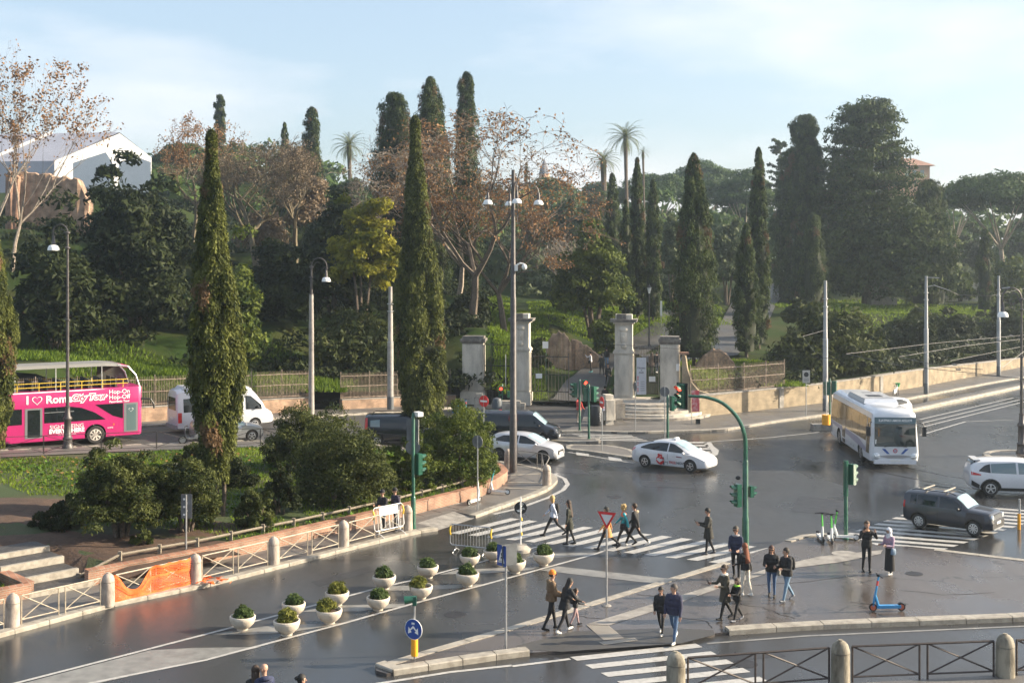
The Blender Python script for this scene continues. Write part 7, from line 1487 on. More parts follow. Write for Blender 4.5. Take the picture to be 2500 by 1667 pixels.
# --- white SUV cut by the frame
a = at(2418, 1211); rv = thing('white_suv', 'white SUV with black wheel arches cut by the right picture edge', 'car', (a.x, a.y, 0), R(-9)); 
RV = Car([(-2.25, .50, .95, 1.15, .66, .76, .62), (-2.15, .34, 1.00, 1.45, .82, .86, .64), (-1.9, .28, 1.04, 1.60, .86, .90, .66), (-1.2, .24, 1.04, 1.67, .88, .92, .68), (-.2, .24, 1.03, 1.69, .88, .92, .69), (.5, .24, 1.02, 1.62, .88, .92, .69), (.95, .24, 1.02, 1.32, .88, .91, .69), (1.25, .24, 1.02, 1.14, .88, .90, .74), (1.8, .27, .98, 1.06, .86, .88, .74), (2.2, .30, .85, .94, .80, .82, .70), (2.34, .36, .65, .75, .70, .72, .6)])
rv.location = rv.location + Vector((1.35*math.cos(R(-9))+.82*math.sin(R(9)), 1.35*math.sin(R(-9))+.82, 0)); RV.body(rv, white_car, dark_under, (-1.35, 1.35), .36); finish_car(rv, RV, white_car, (-1.35, 1.35), .36, 1.6, alloy, 5, .23)
for s in (-1, 1):
    RV.side_patch(rv, 'quarter_window', glass, [(-1.85, 1.16), (-1.35, 1.10)], [(-1.85, 1.22), (-1.6, 1.42), (-1.35, 1.50)], s); RV.side_patch(rv, 'rear_window', glass_clear, [(-1.32, 1.10), (-.2, 1.08)], [(-1.32, 1.50), (-.2, 1.57)], s); RV.side_patch(rv, 'front_window', glass_clear, [(-.1, 1.08), (.95, 1.07)], [(-.1, 1.57), (.4, 1.53), (.95, 1.15)], s)
    RV.side_patch(rv, 'tail_light', red_lamp, [(-2.2, .98), (-1.78, .98)], [(-2.2, 1.14), (-1.78, 1.03)], s, .012, 6); RV.side_patch(rv, 'sill_cladding', black_plastic, [(-.9, .28), (.9, .28)], [(-.9, .42), (.9, .42)], s, .02); RV.side_patch(rv, 'rear_bumper', black_plastic, [(-2.2, .5), (-1.85, .35)], [(-2.2, .75), (-1.85, .55)], s, .02, 6)
    mb = MB()
    for wx in (-1.35, 1.35):
        pts = [(wx+.48*math.cos(t), .36+.48*math.sin(t)) for t in np.linspace(R(-8), R(188), 12)]; ptsi = [(wx+.405*math.cos(t), .375+.405*math.sin(t)) for t in np.linspace(R(-8), R(188), 12)]
        for i in range(11): q = [pts[i], pts[i+1], ptsi[i+1], ptsi[i]]; mb.quad(*[(x, s*(RV.side(x, z)+.025), z) for x, z in q])
    mb.build('arch_cladding', black_plastic, rv)
RV.top_patch(rv, 'windscreen', MATS['bright_glass'], .58, 1.2, .95, .92); RV.top_patch(rv, 'rear_screen', glass, -2.16, -1.96, .86, .9); mirror_pair(rv, .85, .92, 1.13, white_car); MB().box((-1.9, 0, 1.64), (.3, 1.2, .05)).build('roof_spoiler', white_car, rv)
# --- dark people carrier, estate, grey car
navy = carpaint('midnight_paint', (.012, .016, .026), .3, .25)
vv = thing('dark_van', 'midnight blue passenger van beside the silver hatchback', 'van', (.35, 73.6, .0), R(-9))
VV = Car([(-2.45, .5, .98, 1.4, .8, .88, .76), (-2.4, .32, 1.0, 1.84, .90, .94, .78), (-2.1, .28, 1.0, 1.90, .93, .96, .80), (.6, .28, 1.0, 1.91, .93, .96, .80), (1.0, .28, 1.0, 1.84, .93, .96, .80), (1.55, .28, 1.0, 1.40, .93, .95, .80), (1.85, .28, 1.0, 1.16, .92, .94, .82), (2.3, .30, .92, 1.02, .88, .90, .80), (2.55, .34, .70, .82, .76, .8, .7)])
VV.body(vv, navy, dark_under, (-1.55, 1.6), .335); finish_car(vv, VV, navy, (-1.55, 1.6), .335, 1.66, alloy, 5)
for s in (-1, 1):
    VV.side_patch(vv, 'rear_window', glass, [(-2.2, 1.12), (-.9, 1.12)], [(-2.2, 1.66), (-.9, 1.68)], s); VV.side_patch(vv, 'middle_window', glass, [(-.85, 1.12), (.45, 1.12)], [(-.85, 1.68), (.45, 1.68)], s); VV.side_patch(vv, 'front_window', glass, [(.52, 1.10), (1.6, 1.08)], [(.52, 1.66), (.95, 1.62), (1.6, 1.15)], s)
VV.top_patch(vv, 'windscreen', MATS['bright_glass'], 1.05, 1.78, .95, .92); lights_front(vv, VV, 2.35, .82, .66, (.18, .10, .12)); mirror_pair(vv, 1.45, .95, 1.15, black_plastic); box_part(vv, 'grille', MATS['satin_chrome'], (2.52, 0, .72), (.06, .7, .14)); box_part(vv, 'number_plate', plate, (2.57, 0, .45), (.02, .5, .11))
es = thing('dark_estate_car', 'dark tall estate car with roof rails half hidden by the tall cypress', 'car', (-6.6, 71.8, zroad(-6.6)), R(3))
ES = Car([(-2.1, .5, 1.0, 1.4, .76, .84, .70), (-2.05, .32, 1.02, 1.74, .86, .90, .72), (-1.8, .28, 1.02, 1.80, .88, .915, .74), (.2, .27, 1.0, 1.81, .88, .915, .74), (.7, .27, 1.0, 1.66, .88, .91, .74), (1.15, .27, 1.0, 1.24, .88, .91, .76), (1.6, .28, .98, 1.08, .86, .89, .76), (2.0, .32, .80, .92, .76, .8, .68)])
ES.body(es, navy, dark_under, (-1.35, 1.3), .32); finish_car(es, ES, navy, (-1.35, 1.3), .32, 1.6, alloy, 5)
for s in (-1, 1):
    ES.side_patch(es, 'quarter_window', glass_clear, [(-1.75, 1.16), (-1.2, 1.14)], [(-1.75, 1.52), (-1.2, 1.56)], s); ES.side_patch(es, 'rear_window', glass, [(-1.02, 1.14), (-.1, 1.12)], [(-1.02, 1.58), (-.1, 1.60)], s); ES.side_patch(es, 'front_window', glass, [(.0, 1.12), (1.0, 1.10)], [(.0, 1.60), (.5, 1.52), (1.0, 1.18)], s); ES.side_patch(es, 'tail_light', red_lamp, [(-2.08, 1.0), (-1.92, 1.0)], [(-2.08, 1.66), (-1.92, 1.66)], s, .014, 4)
    MB().tube([(-1.7, s*.66, 1.80), (-1.5, s*.67, 1.88), (-.1, s*.67, 1.88), (.1, s*.66, 1.81)], .025, 6).build('roof_rail', black_plastic, es)
ES.top_patch(es, 'windscreen', MATS['bright_glass'], .62, 1.1, .95, .9)
gc = thing('grey_car', 'light grey car half hidden behind the front cypress', 'car', (-16.6, 70.2, zroad(-16.6)), R(25)); greyp = carpaint('grey_car_paint', (.30, .31, .32), .4, .3)
GC = Car([tuple(r_) for r_ in HB.st]); GC.body(gc, greyp, dark_under, (-1.28, 1.30), .32); finish_car(gc, GC, greyp, (-1.28, 1.30), .32, 1.54, alloy)
for s in (-1, 1): GC.side_patch(gc, 'rear_window', glass, [(-1.5, 1.06), (-.2, 1.0)], [(-1.5, 1.20), (-1.1, 1.36), (-.2, 1.40)], s); GC.side_patch(gc, 'front_window', glass_clear, [(-.12, 1.0), (.98, .975)], [(-.12, 1.40), (.2, 1.36), (.65, 1.17), (.98, 1.0)], s)
GC.top_patch(gc, 'windscreen', MATS['bright_glass'], .30, 1.08, .93, .90); mirror_pair(gc, .92, .87, 1.0, greyp)
wc = thing('white_hatchback', 'white car mostly hidden behind the police bus', 'car', (26.0, 84.5, 0), R(-150)); WC = Car([tuple(r_) for r_ in HB.st]); WC.body(wc, white_car, dark_under, (-1.28, 1.30), .32); finish_car(wc, WC, white_car, (-1.28, 1.30), .32, 1.54, alloy)
for s in (-1, 1): WC.side_patch(wc, 'side_window', glass, [(-1.5, 1.06), (.98, .975)], [(-1.5, 1.20), (-1.0, 1.38), (.2, 1.36), (.98, 1.0)], s)
WC.top_patch(wc, 'windscreen', glass, .30, 1.08, .93, .90); lights_front(wc, WC, 1.78, .73, .62, (.24, .08, .07))
# --- white minibus
mv = thing('white_minibus', 'white high-roofed minibus ahead of the pink bus behind the cypress', 'van', (-17.9, 74.2, zroad(-18)), R(33)); 
MV = Car([(-3.0, .55, 1.2, 2.4, .86, .93, .80), (-2.95, .35, 1.2, 2.60, .94, .98, .82), (-2.7, .32, 1.2, 2.70, .96, .99, .84), (1.3, .32, 1.2, 2.70, .96, .99, .84), (1.7, .32, 1.18, 2.55, .96, .99, .84), (2.35, .32, 1.15, 1.75, .95, .97, .82), (2.6, .32, 1.12, 1.30, .94, .95, .82), (2.95, .35, .95, 1.08, .86, .88, .76), (3.1, .4, .75, .85, .74, .78, .66)])
MV.body(mv, white_car, dark_under, (-1.85, 1.85), .35); finish_car(mv, MV, white_car, (-1.85, 1.85), .35, 1.72, alloy)
for s in (-1, 1):
    MV.side_patch(mv, 'side_window', glass, [(-2.6, 1.35), (-1.2, 1.35)], [(-2.6, 2.15), (-1.2, 2.18)], s); MV.side_patch(mv, 'side_window', glass, [(-1.1, 1.35), (1.1, 1.35)], [(-1.1, 2.18), (1.1, 2.18)], s); MV.side_patch(mv, 'cab_window', glass, [(1.25, 1.30), (2.3, 1.25)], [(1.25, 2.15), (1.6, 2.1), (2.3, 1.5)], s); MV.side_patch(mv, 'tail_light', red_lamp, [(-2.95, .75), (-2.72, .75)], [(-2.95, 1.35), (-2.72, 1.35)], s, .014, 4)
box_part(mv, 'rear_screen', glass, (-2.99, 0, 1.85), (.06, 1.35, .75)); box_part(mv, 'number_plate', plate, (-3.02, 0, .95), (.03, .5, .12)); box_part(mv, 'rear_bumper', mat('bumper_grey', (.25, .25, .26), .6), (-3.03, 0, .5), (.14, 1.8, .22)); MV.top_patch(mv, 'windscreen', glass, 1.75, 2.5, .93, .9); MB().loft([[(-2.6, -.7, 2.70), (-2.6, .7, 2.70), (-2.5, .6, 2.86), (-2.5, -.6, 2.86)], [(-.5, -.7, 2.70), (-.5, .7, 2.70), (-.6, .6, 2.86), (-.6, -.6, 2.86)]]).build('roof_unit', white_car, mv); mirror_pair(mv, 2.0, .99, 1.4, black_plastic)

# --- police coach
pol = carpaint('coach_white', (.66, .68, .72)); coach_glass = mat('coach_gold_reflection_glass', (.20, .16, .09), .06, .75, spec=.9); lil = mat('coach_lilac_band', (.24, .24, .34), .35); navyb = mat('coach_blue', (.03, .09, .32), .4)  # window gold is the reflected wall, put into the glass colour
fl, fr = at(2126, 1143), at(2240, 1147); rl = at(2036, 1078)
hd = heading(rl, fl); L_ = 10.6
pc = thing('police_coach', 'white police coach with gold-reflecting windows turning into the junction', 'bus', fl, hd); w2 = 1.27
c, s = math.cos(hd), math.sin(hd); pc.location = Vector((fl.x-c*L_/2-s*w2, fl.y-s*L_/2+c*w2, 0))
e = L_/2
PC = Car([(-e, .5, 1.15, 2.8, 1.15, 1.2, 1.05), (-e+.12, .32, 1.15, 3.05, 1.25, 1.27, 1.12), (-e+.5, .30, 1.15, 3.12, 1.26, 1.275, 1.15), (e-.9, .30, 1.15, 3.12, 1.26, 1.275, 1.15), (e-.35, .30, 1.15, 3.10, 1.25, 1.27, 1.13), (e-.10, .32, 1.15, 2.98, 1.2, 1.23, 1.08), (e, .42, 1.15, 2.80, 1.1, 1.14, 1.0)])
PC.body(pc, pol, dark_under, (-e+2.6, e-2.45), .50); finish_car(pc, PC, pol, (-e+2.6, e-2.45), .50, 2.24, mat('steel_hub', (.35, .35, .36), .4, .6), 8, .3)
NR = -1
for sg in (-1, 1):
    xs_ = np.linspace(-e+.25, e-1.1, 6)
    for i in range(5): PC.side_patch(pc, 'side_window', coach_glass, [(xs_[i]+.02, 1.32-.03*0), (xs_[i+1]-.02, 1.32)], [(xs_[i]+.02, 2.62), (xs_[i+1]-.02, 2.62)], sg, .012)
    PC.side_patch(pc, 'door_window', coach_glass, [(e-.98, .75), (e-.35, .75)], [(e-.98, 2.62), (e-.35, 2.60)], sg, .014)
    PC.side_patch(pc, 'lilac_band', lil, [(-e+.2, 1.12), (0, .98), (e-1.05, .72)], [(-e+.2, 1.28), (0, 1.26), (2.5, 1.24), (e-1.05, .95)], sg, .010); PC.side_patch(pc, 'door_leaf', mat('dark_door_glass', (.06, .05, .045), .1, coat=.5), [(-e+3.55, .42), (-e+4.35, .42)], [(-e+3.55, 2.55), (-e+4.35, 2.55)], sg, .018)
    PC.side_patch(pc, 'rear_grille', mat('grille_grey', (.22, .22, .23), .5), [(-e+.15, .55), (-e+.7, .55)], [(-e+.15, 1.1), (-e+.7, 1.1)], sg, .012, 5)
    for x in (-1.1, -.5, .6, 1.3): PC.side_patch(pc, 'locker_catch', black_plastic, [(x, .55), (x+.07, .55)], [(x, .65), (x+.07, .65)], sg, .012, 3, 2)
def front(y, z): return Vector((e+.022, y, z))
def fpoly(pts, m, name, d=0.0): return MB().poly([Vector((e+.022+d, y, z)) for y, z in pts]).build(name, m, pc)
# windscreen as a shallow bow
mb = MB(); ys_ = np.linspace(-1.08, 1.08, 13); zs_ = np.linspace(1.18, 2.72, 7)
for i in range(12):
    for k in range(6): mb.quad(*[(e+.06-.03*(y/1.1)**2-.02*((z-1.2)/1.5)**2, y, z) for y, z in ((ys_[i], zs_[k]), (ys_[i+1], zs_[k]), (ys_[i+1], zs_[k+1]), (ys_[i], zs_[k+1]))])
mb.build('windscreen', mat('coach_screen', (.022, .035, .035), .03, 0, spec=1.0, coat=.5), pc, smooth=True)
mb = MB()
for i in range(12): mb.quad(*[(e+.066-.03*(y/1.1)**2-.02*((z-1.2)/1.5)**2, y, z) for y, z in ((ys_[i], 2.38), (ys_[i+1], 2.38), (ys_[i+1], 2.72), (ys_[i], 2.72))])
mb.build('sun_strip', mat('sun_strip_teal', (.10, .16, .19), .3), pc, smooth=True)
text_mesh('POLIZIA ROMA CAPITALE', .165, white_pl, 'lettering', pc, lambda u, v: Vector((e+.078-.03*(u/1.1)**2-.02*((1.36+v)/1.5)**2, -u, 2.55+v)), bold=.004, xs=.92)
fpoly([(-1.12, .62), (1.12, .62), (1.12, 1.16), (-1.12, 1.16)], pol, 'front_panel', -.005); 
for sg in (-1, 1):
    fpoly([(sg*.42, .78), (sg*.28, .78+0), (sg*.52, 1.05), (sg*.70, 1.05)], navyb, 'blue_flash', .006)
    MB().ell((e-.02, sg*.98, .66), (.10, .20, .20), 10).build('headlight', lampwhite, pc, smooth=True); MB().tube([(e+.055, sg*1.10, .78), (e+.08, sg*1.02, .64), (e+.085, sg*.80, .62)], .025, 5).build('running_light', mat('running_lamp', (.85, .86, .85), .3), pc)
    MB().tube([(e-.15, sg*1.2, 2.45), (e+.18, sg*1.42, 2.4), (e+.2, sg*1.45, 2.25)], .03, 6).build('mirror_arm', black_plastic, pc); MB().box((e+.2, sg*1.45, 2.0), (.14, .22, .5)).build('wing_mirror', black_plastic, pc)
mb = MB(); mb.poly([(e+.032, .12*math.cos(t), .95+.12*math.sin(t)) for t in np.linspace(0, 2*math.pi, 16, endpoint=False)]); mb.build('round_badge', inkr, pc); MB().poly([(e+.038, .09*math.cos(t), .95+.09*math.sin(t)) for t in np.linspace(0, 2*math.pi, 12, endpoint=False)]).build('badge_centre', mat('badge_grey', (.35, .28, .36), .5), pc)
fpoly([(-.85, .66), (-.4, .56), (.4, .56), (.85, .66), (.4, .72), (-.4, .72)], mat('grille_silver', (.33, .33, .35), .4, .4), 'grille', .01); MB().box((e+.03, 0, .42), (.05, .52, .12)).build('number_plate', plate, pc); MB().box((e-.05, 0, .36), (.2, 2.2, .22)).build('bumper', pol, pc)
for sg in (-1, 1): MB().tube([(e+.07, sg*.6, 1.16), (e+.09, sg*.1, 1.25)], .014, 4).build('wiper', black_plastic, pc)
MB().box((e+.03, -.95, 1.42), (.01, .2, .24)).build('permit_sheet', white_s, pc)
MB().loft([[(-1.9, -.95, 3.10), (-1.9, .95, 3.10), (-1.7, .85, 3.34), (-1.7, -.85, 3.34)], [(2.3, -.95, 3.10), (2.3, .95, 3.10), (2.1, .85, 3.34), (2.1, -.85, 3.34)]]).build('roof_unit', pol, pc); MB().box((.6, 0, 3.345), (.9, .8, .02)).build('roof_grille', black_plastic, pc); MB().box((-1.2, 0, 3.345), (.5, .5, .02)).build('roof_hatch', MATS['grille_grey'], pc)

# --- pink open-top bus
pink = mat('pink_bus_paint', (.44, .020, .14), .35, coat=.4, var=.05); wl = zroad(-24)
fw = Vector((-23.1, 67.0, 0)); hd = math.atan2(.54, .84); pb_ = thing('sightseeing_bus', 'pink open-top double-decker sightseeing bus on the upper road', 'bus', (0, 0, 0), hd)
c, s = math.cos(hd), math.sin(hd); LB = 10.4; e = LB/2; fx = e-2.55
pb_.location = (fw.x-c*fx-s*1.22, fw.y-s*fx+c*1.22, wl)
PB = Car([(-e, .45, 1.2, 3.0, 1.15, 1.2, 1.2), (-e+.15, .32, 1.2, 3.06, 1.24, 1.25, 1.24), (e-.5, .30, 1.2, 3.06, 1.24, 1.25, 1.24), (e-.12, .30, 1.2, 3.06, 1.22, 1.23, 1.2), (e, .36, 1.2, 3.06, 1.12, 1.15, 1.1)])
PB.section = lambda x, C=PB: (lambda h: [(0, h[0]), (h[3]*.9, h[0]), (h[3], h[0]+.06), (h[4], 1.0), (h[4], 1.6), (h[4], 2.2), (h[4], 3.0), (h[4]-.04, 3.06), (0, 3.06)])(C.at(x))
PB.body(pb_, pink, dark_under, (-e+2.6, fx), .50); finish_car(pb_, PB, pink, (-e+2.6, fx), .50, 2.22, mat('cream_hub', (.55, .50, .45), .5), 8, .3)
trim = mat('bus_trim_grey', (.16, .17, .18), .5); yelr = mat('bus_rail_yellow', (.75, .52, .05), .45); roofm = mat('bus_canopy', (.20, .195, .18), .6)
for sg in (-1, 1):
    PB.side_patch(pb_, 'lower_window', glass, [(-.05, 1.33), (e-2.0, 1.33)], [(-.05, 2.17), (1.2, 2.17), (1.9, 2.05), (2.6, 1.75), (e-2.0, 1.33)], sg, .012, 24); PB.side_patch(pb_, 'lower_window', glass, [(-e+.5, 1.33), (-1.2, 1.33)], [(-e+.5, 2.17), (-1.2, 2.17)], sg, .012); PB.side_patch(pb_, 'front_lower_window', glass, [(e-2.55, 2.16), (e-1.6, 1.5), (e-1.05, 1.32)], [(e-2.55, 2.17), (e-1.05, 2.17)], sg, .012, 12)
    for x0_, x1_ in ((-1.05, -.15), (e-1.0, e-.22)): PB.side_patch(pb_, 'door', trim, [(x0_, .55), (x1_, .55)], [(x0_, 2.17), (x1_, 2.17)], sg, .010, 4); PB.side_patch(pb_, 'door_glass', glass_clear if x0_ > 0 else glass, [(x0_+.14, .62), (x1_-.12, .62)], [(x0_+.14, 2.08), (x1_-.12, 2.08)], sg, .016, 4)
    PB.side_patch(pb_, 'window_bar', trim, [(-.05, 1.87), (1.5, 1.87)], [(-.05, 1.91), (1.5, 1.91)], sg, .016, 4, 1); PB.side_patch(pb_, 'white_trim', white_pl, [(-e+.2, 2.985), (e-.1, 2.985)], [(-e+.2, 3.03), (e-.1, 3.03)], sg, .012, 4, 1); PB.side_patch(pb_, 'indicator', amber, [(e-1.6, .98), (e-1.52, .98)], [(e-1.6, 1.06), (e-1.52, 1.06)], sg, .014, 3, 1)
    for zz in (3.28, 3.50): MB().cyl((-e+.4, sg*1.2, zz), (e-.75, sg*1.2, zz), .02, n=6).build('hand_rail', yelr, pb_)
    for k in range(9): MB().cyl((-e+.4+k*1.12, sg*1.2, 3.05), (-e+.4+k*1.12, sg*1.2, 3.50), .02, n=6).build('rail_post', yelr, pb_)
    for x in (-e+.6, -1.55, .55, 3.0): MB().cyl((x, sg*1.19, 3.05), (x, sg*1.17, 4.28), .03, n=6).build('canopy_post', galv, pb_)
    MB().tube([(e-.12, sg*1.15, 3.06), (e-.32, sg*1.12, 3.7), (e-.75, sg*1.1, 4.2), (e-1.3, sg*1.1, 4.28)], .05, 6).build('screen_pillar', galv, pb_)
    MB().poly([(e-.16, sg*1.14, 3.08), (e-.36, sg*1.11, 3.7), (e-.8, sg*1.1, 4.15), (e-1.9, sg*1.13, 4.2), (e-1.9, sg*1.17, 3.08)]).build('upper_side_screen', mat('smoked_screen', (.08, .08, .07), .1, coat=.3), pb_) if sg > 0 else None
mb = MB(); mb.loft([[(-e+.3, -1.22, 4.28), (-e+.3, 1.22, 4.28), (-e+.3, 1.0, 4.44), (-e+.3, -1.0, 4.44)], [(e-2.0, -1.22, 4.28), (e-2.0, 1.22, 4.28), (e-2.0, 1.0, 4.44), (e-2.0, -1.0, 4.44)], [(e-1.1, -1.15, 4.22), (e-1.1, 1.15, 4.22), (e-1.1, .95, 4.36), (e-1.1, -.95, 4.36)]]); mb.build('canopy', roofm, pb_)
mb = MB(); mb.loft([[(e-1.25, -1.14, 4.235), (e-1.25, 1.14, 4.235), (e-1.25, .95, 4.385), (e-1.25, -.95, 4.385)], [(e-.75, -1.12, 4.12), (e-.75, 1.12, 4.12), (e-.7, 1.0, 4.24), (e-.7, -1.0, 4.24)]]); mb.build('canopy_peak', pink, pb_)
mb = MB()
seatm = mat('bus_seat', (.05, .05, .045), .7)
for k in range(12):
    for y in (-.75, -.3, .35, .8): o2 = MB().box((-e+.9+k*.74, y, 3.30), (.10, .4, .55)).build('seat', seatm, pb_)
MB().box((0, 0, 3.03), (LB-.6, 2.2, .05)).build('upper_deck', trim, pb_)
MB().box((e+.01, 0, 1.75), (.04, 2.0, .9)).build('windscreen', glass, pb_); MB().tube([(e-.05, -1.15, 2.35), (e+.5, -1.25, 2.3), (e+.68, -1.25, 2.0), (e+.68, -1.25, 1.75)], .05, 6).build('mirror_arm', black_plastic, pb_)
P1 = lambda x0_, z0_: (lambda u, v: Vector((x0_+u, -(PB.side(0, 2.5)+.016), z0_+v)))
text_mesh('I', .62, white_pl, 'lettering', pb_, P1(-.92, 2.60), bold=.02); text_mesh('Rome', .58, white_pl, 'lettering', pb_, P1(.72, 2.58), bold=.018)
hp = [(16*math.sin(t)**3/34, (13*math.cos(t)-5*math.cos(2*t)-2*math.cos(3*t)-math.cos(4*t))/34) for t in np.linspace(0, 2*math.pi, 30)]
def heart(xc, zc, k, w, m=white_pl): 
    mb = MB(); P_ = P1(xc, zc)
    for (a_, b_), (a2, b2) in zip(hp[:-1], hp[1:]): mb.quad(P_(a_*k, b_*k), P_(a2*k, b2*k), P_(a2*k*(1-w), b2*k*(1-w)), P_(a_*k*(1-w), b_*k*(1-w)))
    mb.build('heart_outline', m, pb_)
heart(-.42, 2.60, .56, .16); heart(e-.61, 1.78, .28, .22)
text_mesh('City Tour', .46, white_pl, 'lettering_outline', pb_, P1(2.28, 2.60), bold=.055, shear=.25); text_mesh('City Tour', .46, pink, 'lettering', pb_, lambda u, v: P1(2.28, 2.60)(u, v)+Vector((0, -.006, 0)), bold=.004, shear=.25)
text_mesh('Hop-On', .34, white_pl, 'lettering', pb_, P1(3.95, 2.82), bold=.004); text_mesh('Hop-Off', .34, white_pl, 'lettering', pb_, P1(3.95, 2.52), bold=.004); text_mesh('Panoramic Tour', .17, white_pl, 'lettering', pb_, P1(3.95, 2.28), bold=.004)
P2 = lambda x0_, z0_: (lambda u, v: Vector((x0_+u, -(PB.side(0, .9)+.022), z0_+v)))
text_mesh('SIGHTSEEING', .30, white_pl, 'lettering', pb_, P2(1.12, 1.08)); text_mesh('EVERYWHERE', .30, white_pl, 'lettering', pb_, P2(1.12, .84), bold=.014); text_mesh('city-sightseeing.com', .12, white_pl, 'lettering', pb_, P2(1.12, .66)); text_mesh('ROME', .12, white_pl, 'lettering', pb_, P2(3.45, .84))
# ------------------------------------------------------------------ people
def cm(c, rough=.8, kind='cloth'):
    n = kind+'_%02d_%02d_%02d' % tuple(int(x*99) for x in c); return mat(n, c, rough, var=.22 if kind == 'cloth' else .08, scale=14, bump=.25 if kind == 'cloth' else 0, bscale=30)
SKIN = (.46, .27, .19); BLK = (.012, .012, .014); NAVY = (.02, .026, .06); JEAN = (.06, .11, .20); LJEAN = (.14, .23, .33); WHITE = (.68, .66, .62); HAIRB = (.035, .020, .012); HAIRK = (.012, .010, .009); BLOND = (.42, .29, .12)
def caps(mb, a, b, ra, rb, n=9):
    a, b = Vector(a), Vector(b); d = (b-a); L_ = max(d.length, 1e-4); d = d/L_; up = Vector((0, 0, 1)) if abs(d.z) < .9 else Vector((1, 0, 0)); u = d.cross(up).normalized(); w = d.cross(u); rings = []
    for t in (-1.45, -.8, 0): rings.append((a+d*ra*math.sin(t), ra*math.cos(t)))
    for t in (0, .8, 1.45): rings.append((b+d*rb*math.sin(t), rb*math.cos(t)))
    mb.loft([[p+(u*math.cos(2*math.pi*k/n)+w*math.sin(2*math.pi*k/n))*r for k in range(n)] for p, r in rings])
def person(label, loc, h, face, top=BLK, legs=BLK, shoe=BLK, skin=SKIN, hair=HAIRK, style='short', stride=.0, kl=(.05, .25), arms=((.15, .25), (.15, .25)), lean=.03, yaw=0.0, nod=0.0, bulk=.0, coat=None, coatc=None, hood=False, hoodc=None, hat=None, bag=None, skirt=None, scarf=None, phone=False, shades=False, swap=1, lit=None, feet_out=.0, collar=None, sleeve=None, yoke=None):
    P = []   # tapered capsules: a, b, ra, rb, material
    hipz = .93; tl, sl_ = .43, .42
    def leg(y, a, k):
        hp = Vector((0, y, hipz)); kn = hp+Vector((math.sin(a), 0, -math.cos(a)))*tl; an = kn+Vector((math.sin(a-k), 0, -math.cos(a-k)))*sl_; return hp, kn, an, a-k
    LG = [leg(.095*swap, stride, kl[0]), leg(-.095*swap, -stride*.9, kl[1])]; low_ = min(LG[0][2].z, LG[1][2].z)-.085; dz = Vector((0, 0, -low_))
    for hp, kn, an, ang in LG:
        hp, kn, an = hp+dz, kn+dz, an+dz; P += [(hp, kn, .088, .062, 2), (kn, an, .060, .043, 2)]
        fa = min(.15, max(-.6, ang*.6)); fd = Vector((math.cos(fa), 0, math.sin(fa))); hl = an+Vector((-.035, 0, -.045)); P += [(hl, hl+fd*.19+Vector((0, 0, -.005)), .045, .038, 3), (an, hl+fd*.05, .046, .045, 3)]
    base = Vector((0, 0, hipz))+dz; sx, cx = math.sin(lean), math.cos(lean)
    def T_(x, y, z): return base+Vector((x*cx+z*sx, y, z*cx-x*sx))
    b_ = bulk
    P += [(T_(0, -.07, .0), T_(0, .07, .0), .118+b_*.4, .118+b_*.4, 2 if not coat else 1), (T_(0, -.055, .12), T_(0, .055, .12), .118+b_, .118+b_, 1), (T_(.0, -.075, .28), T_(0, .075, .28), .125+b_, .125+b_, 1), (T_(-.005, -.10, .40), T_(-.005, .10, .40), .108+b_, .108+b_, 1), (T_(0, -.15, .455), T_(0, .15, .455), .066+b_*.6, .066+b_*.6, 1), (T_(0, 0, .46), T_(.015, 0, .57), .055, .05, 0)]
    hands = []
    for i, s in enumerate((1, -1)):
        pt, eb = arms[i][:2]; ab = arms[i][2] if len(arms[i]) > 2 else .14; sh = T_(0, s*.185, .445); d1 = Vector((math.sin(pt)*math.cos(ab), s*math.sin(ab), -math.cos(pt)*math.cos(ab))); el = sh+d1*.29; inw = arms[i][3] if len(arms[i]) > 3 else .0
        d2 = Vector((math.sin(pt+eb), s*(math.sin(ab)*.4-inw), -math.cos(pt+eb))).normalized(); wr = el+d2*.25; P += [(sh, el, .058+b_*.7, .050+b_*.7, 1), (el, wr, .050+b_*.6, .036+b_*.4, 1)]; hands.append((wr, d2, s)); P.append((wr, wr+d2*.05, .030, .034, 0))
    hc = T_(.02, 0, .685); HY = Matrix.Rotation(yaw, 3, 'Z') @ Matrix.Rotation(nod, 3, 'Y')
    def Hd(x, y, z): return hc+HY @ Vector((x, y, z))
    P += [(Hd(-.005, 0, .035), Hd(.0, 0, .02), .096, .094, 0), (Hd(.012, 0, -.02), Hd(.022, 0, -.075), .078, .05, 0), (Hd(-.02, 0, -.06), T_(.01, 0, .55), .05, .052, 0)]
    mb = MB()
    for a, b, ra, rb, _ in P: caps(mb, a, b, ra, rb)
    me = mb.mesh('tmp', []); ob = bpy.data.objects.new('tmp', me); md = ob.modifiers.new('r', 'REMESH'); md.mode = 'VOXEL'; md.voxel_size = .021; sm = ob.modifiers.new('s', 'SMOOTH'); sm.factor = .5; sm.iterations = 3
    me2 = baked(ob); bpy.data.meshes.remove(me)
    nv, nf = len(me2.vertices), len(me2.polygons); co = np.empty(nv*3); me2.vertices.foreach_get('co', co); co = co.reshape(-1, 3)
    cen = np.empty(nf*3); me2.polygons.foreach_get('center', cen); cen = cen.reshape(-1, 3); best = np.full(nf, 9e9); mi = np.zeros(nf, dtype=np.int32)
    for a, b, ra, rb, m_ in P:
        a, b = np.array(a), np.array(b); d = b-a; t = np.clip(((cen-a)@d)/max(1e-8, d@d), 0, 1); dist = np.linalg.norm(cen-(a+t[:, None]*d), axis=1)-(ra+(rb-ra)*t); k = dist < best; best[k] = dist[k]; mi[k] = m_
    # fine parts of the same body: fingers, nose, ears, eyes, mouth
    ex = MB()
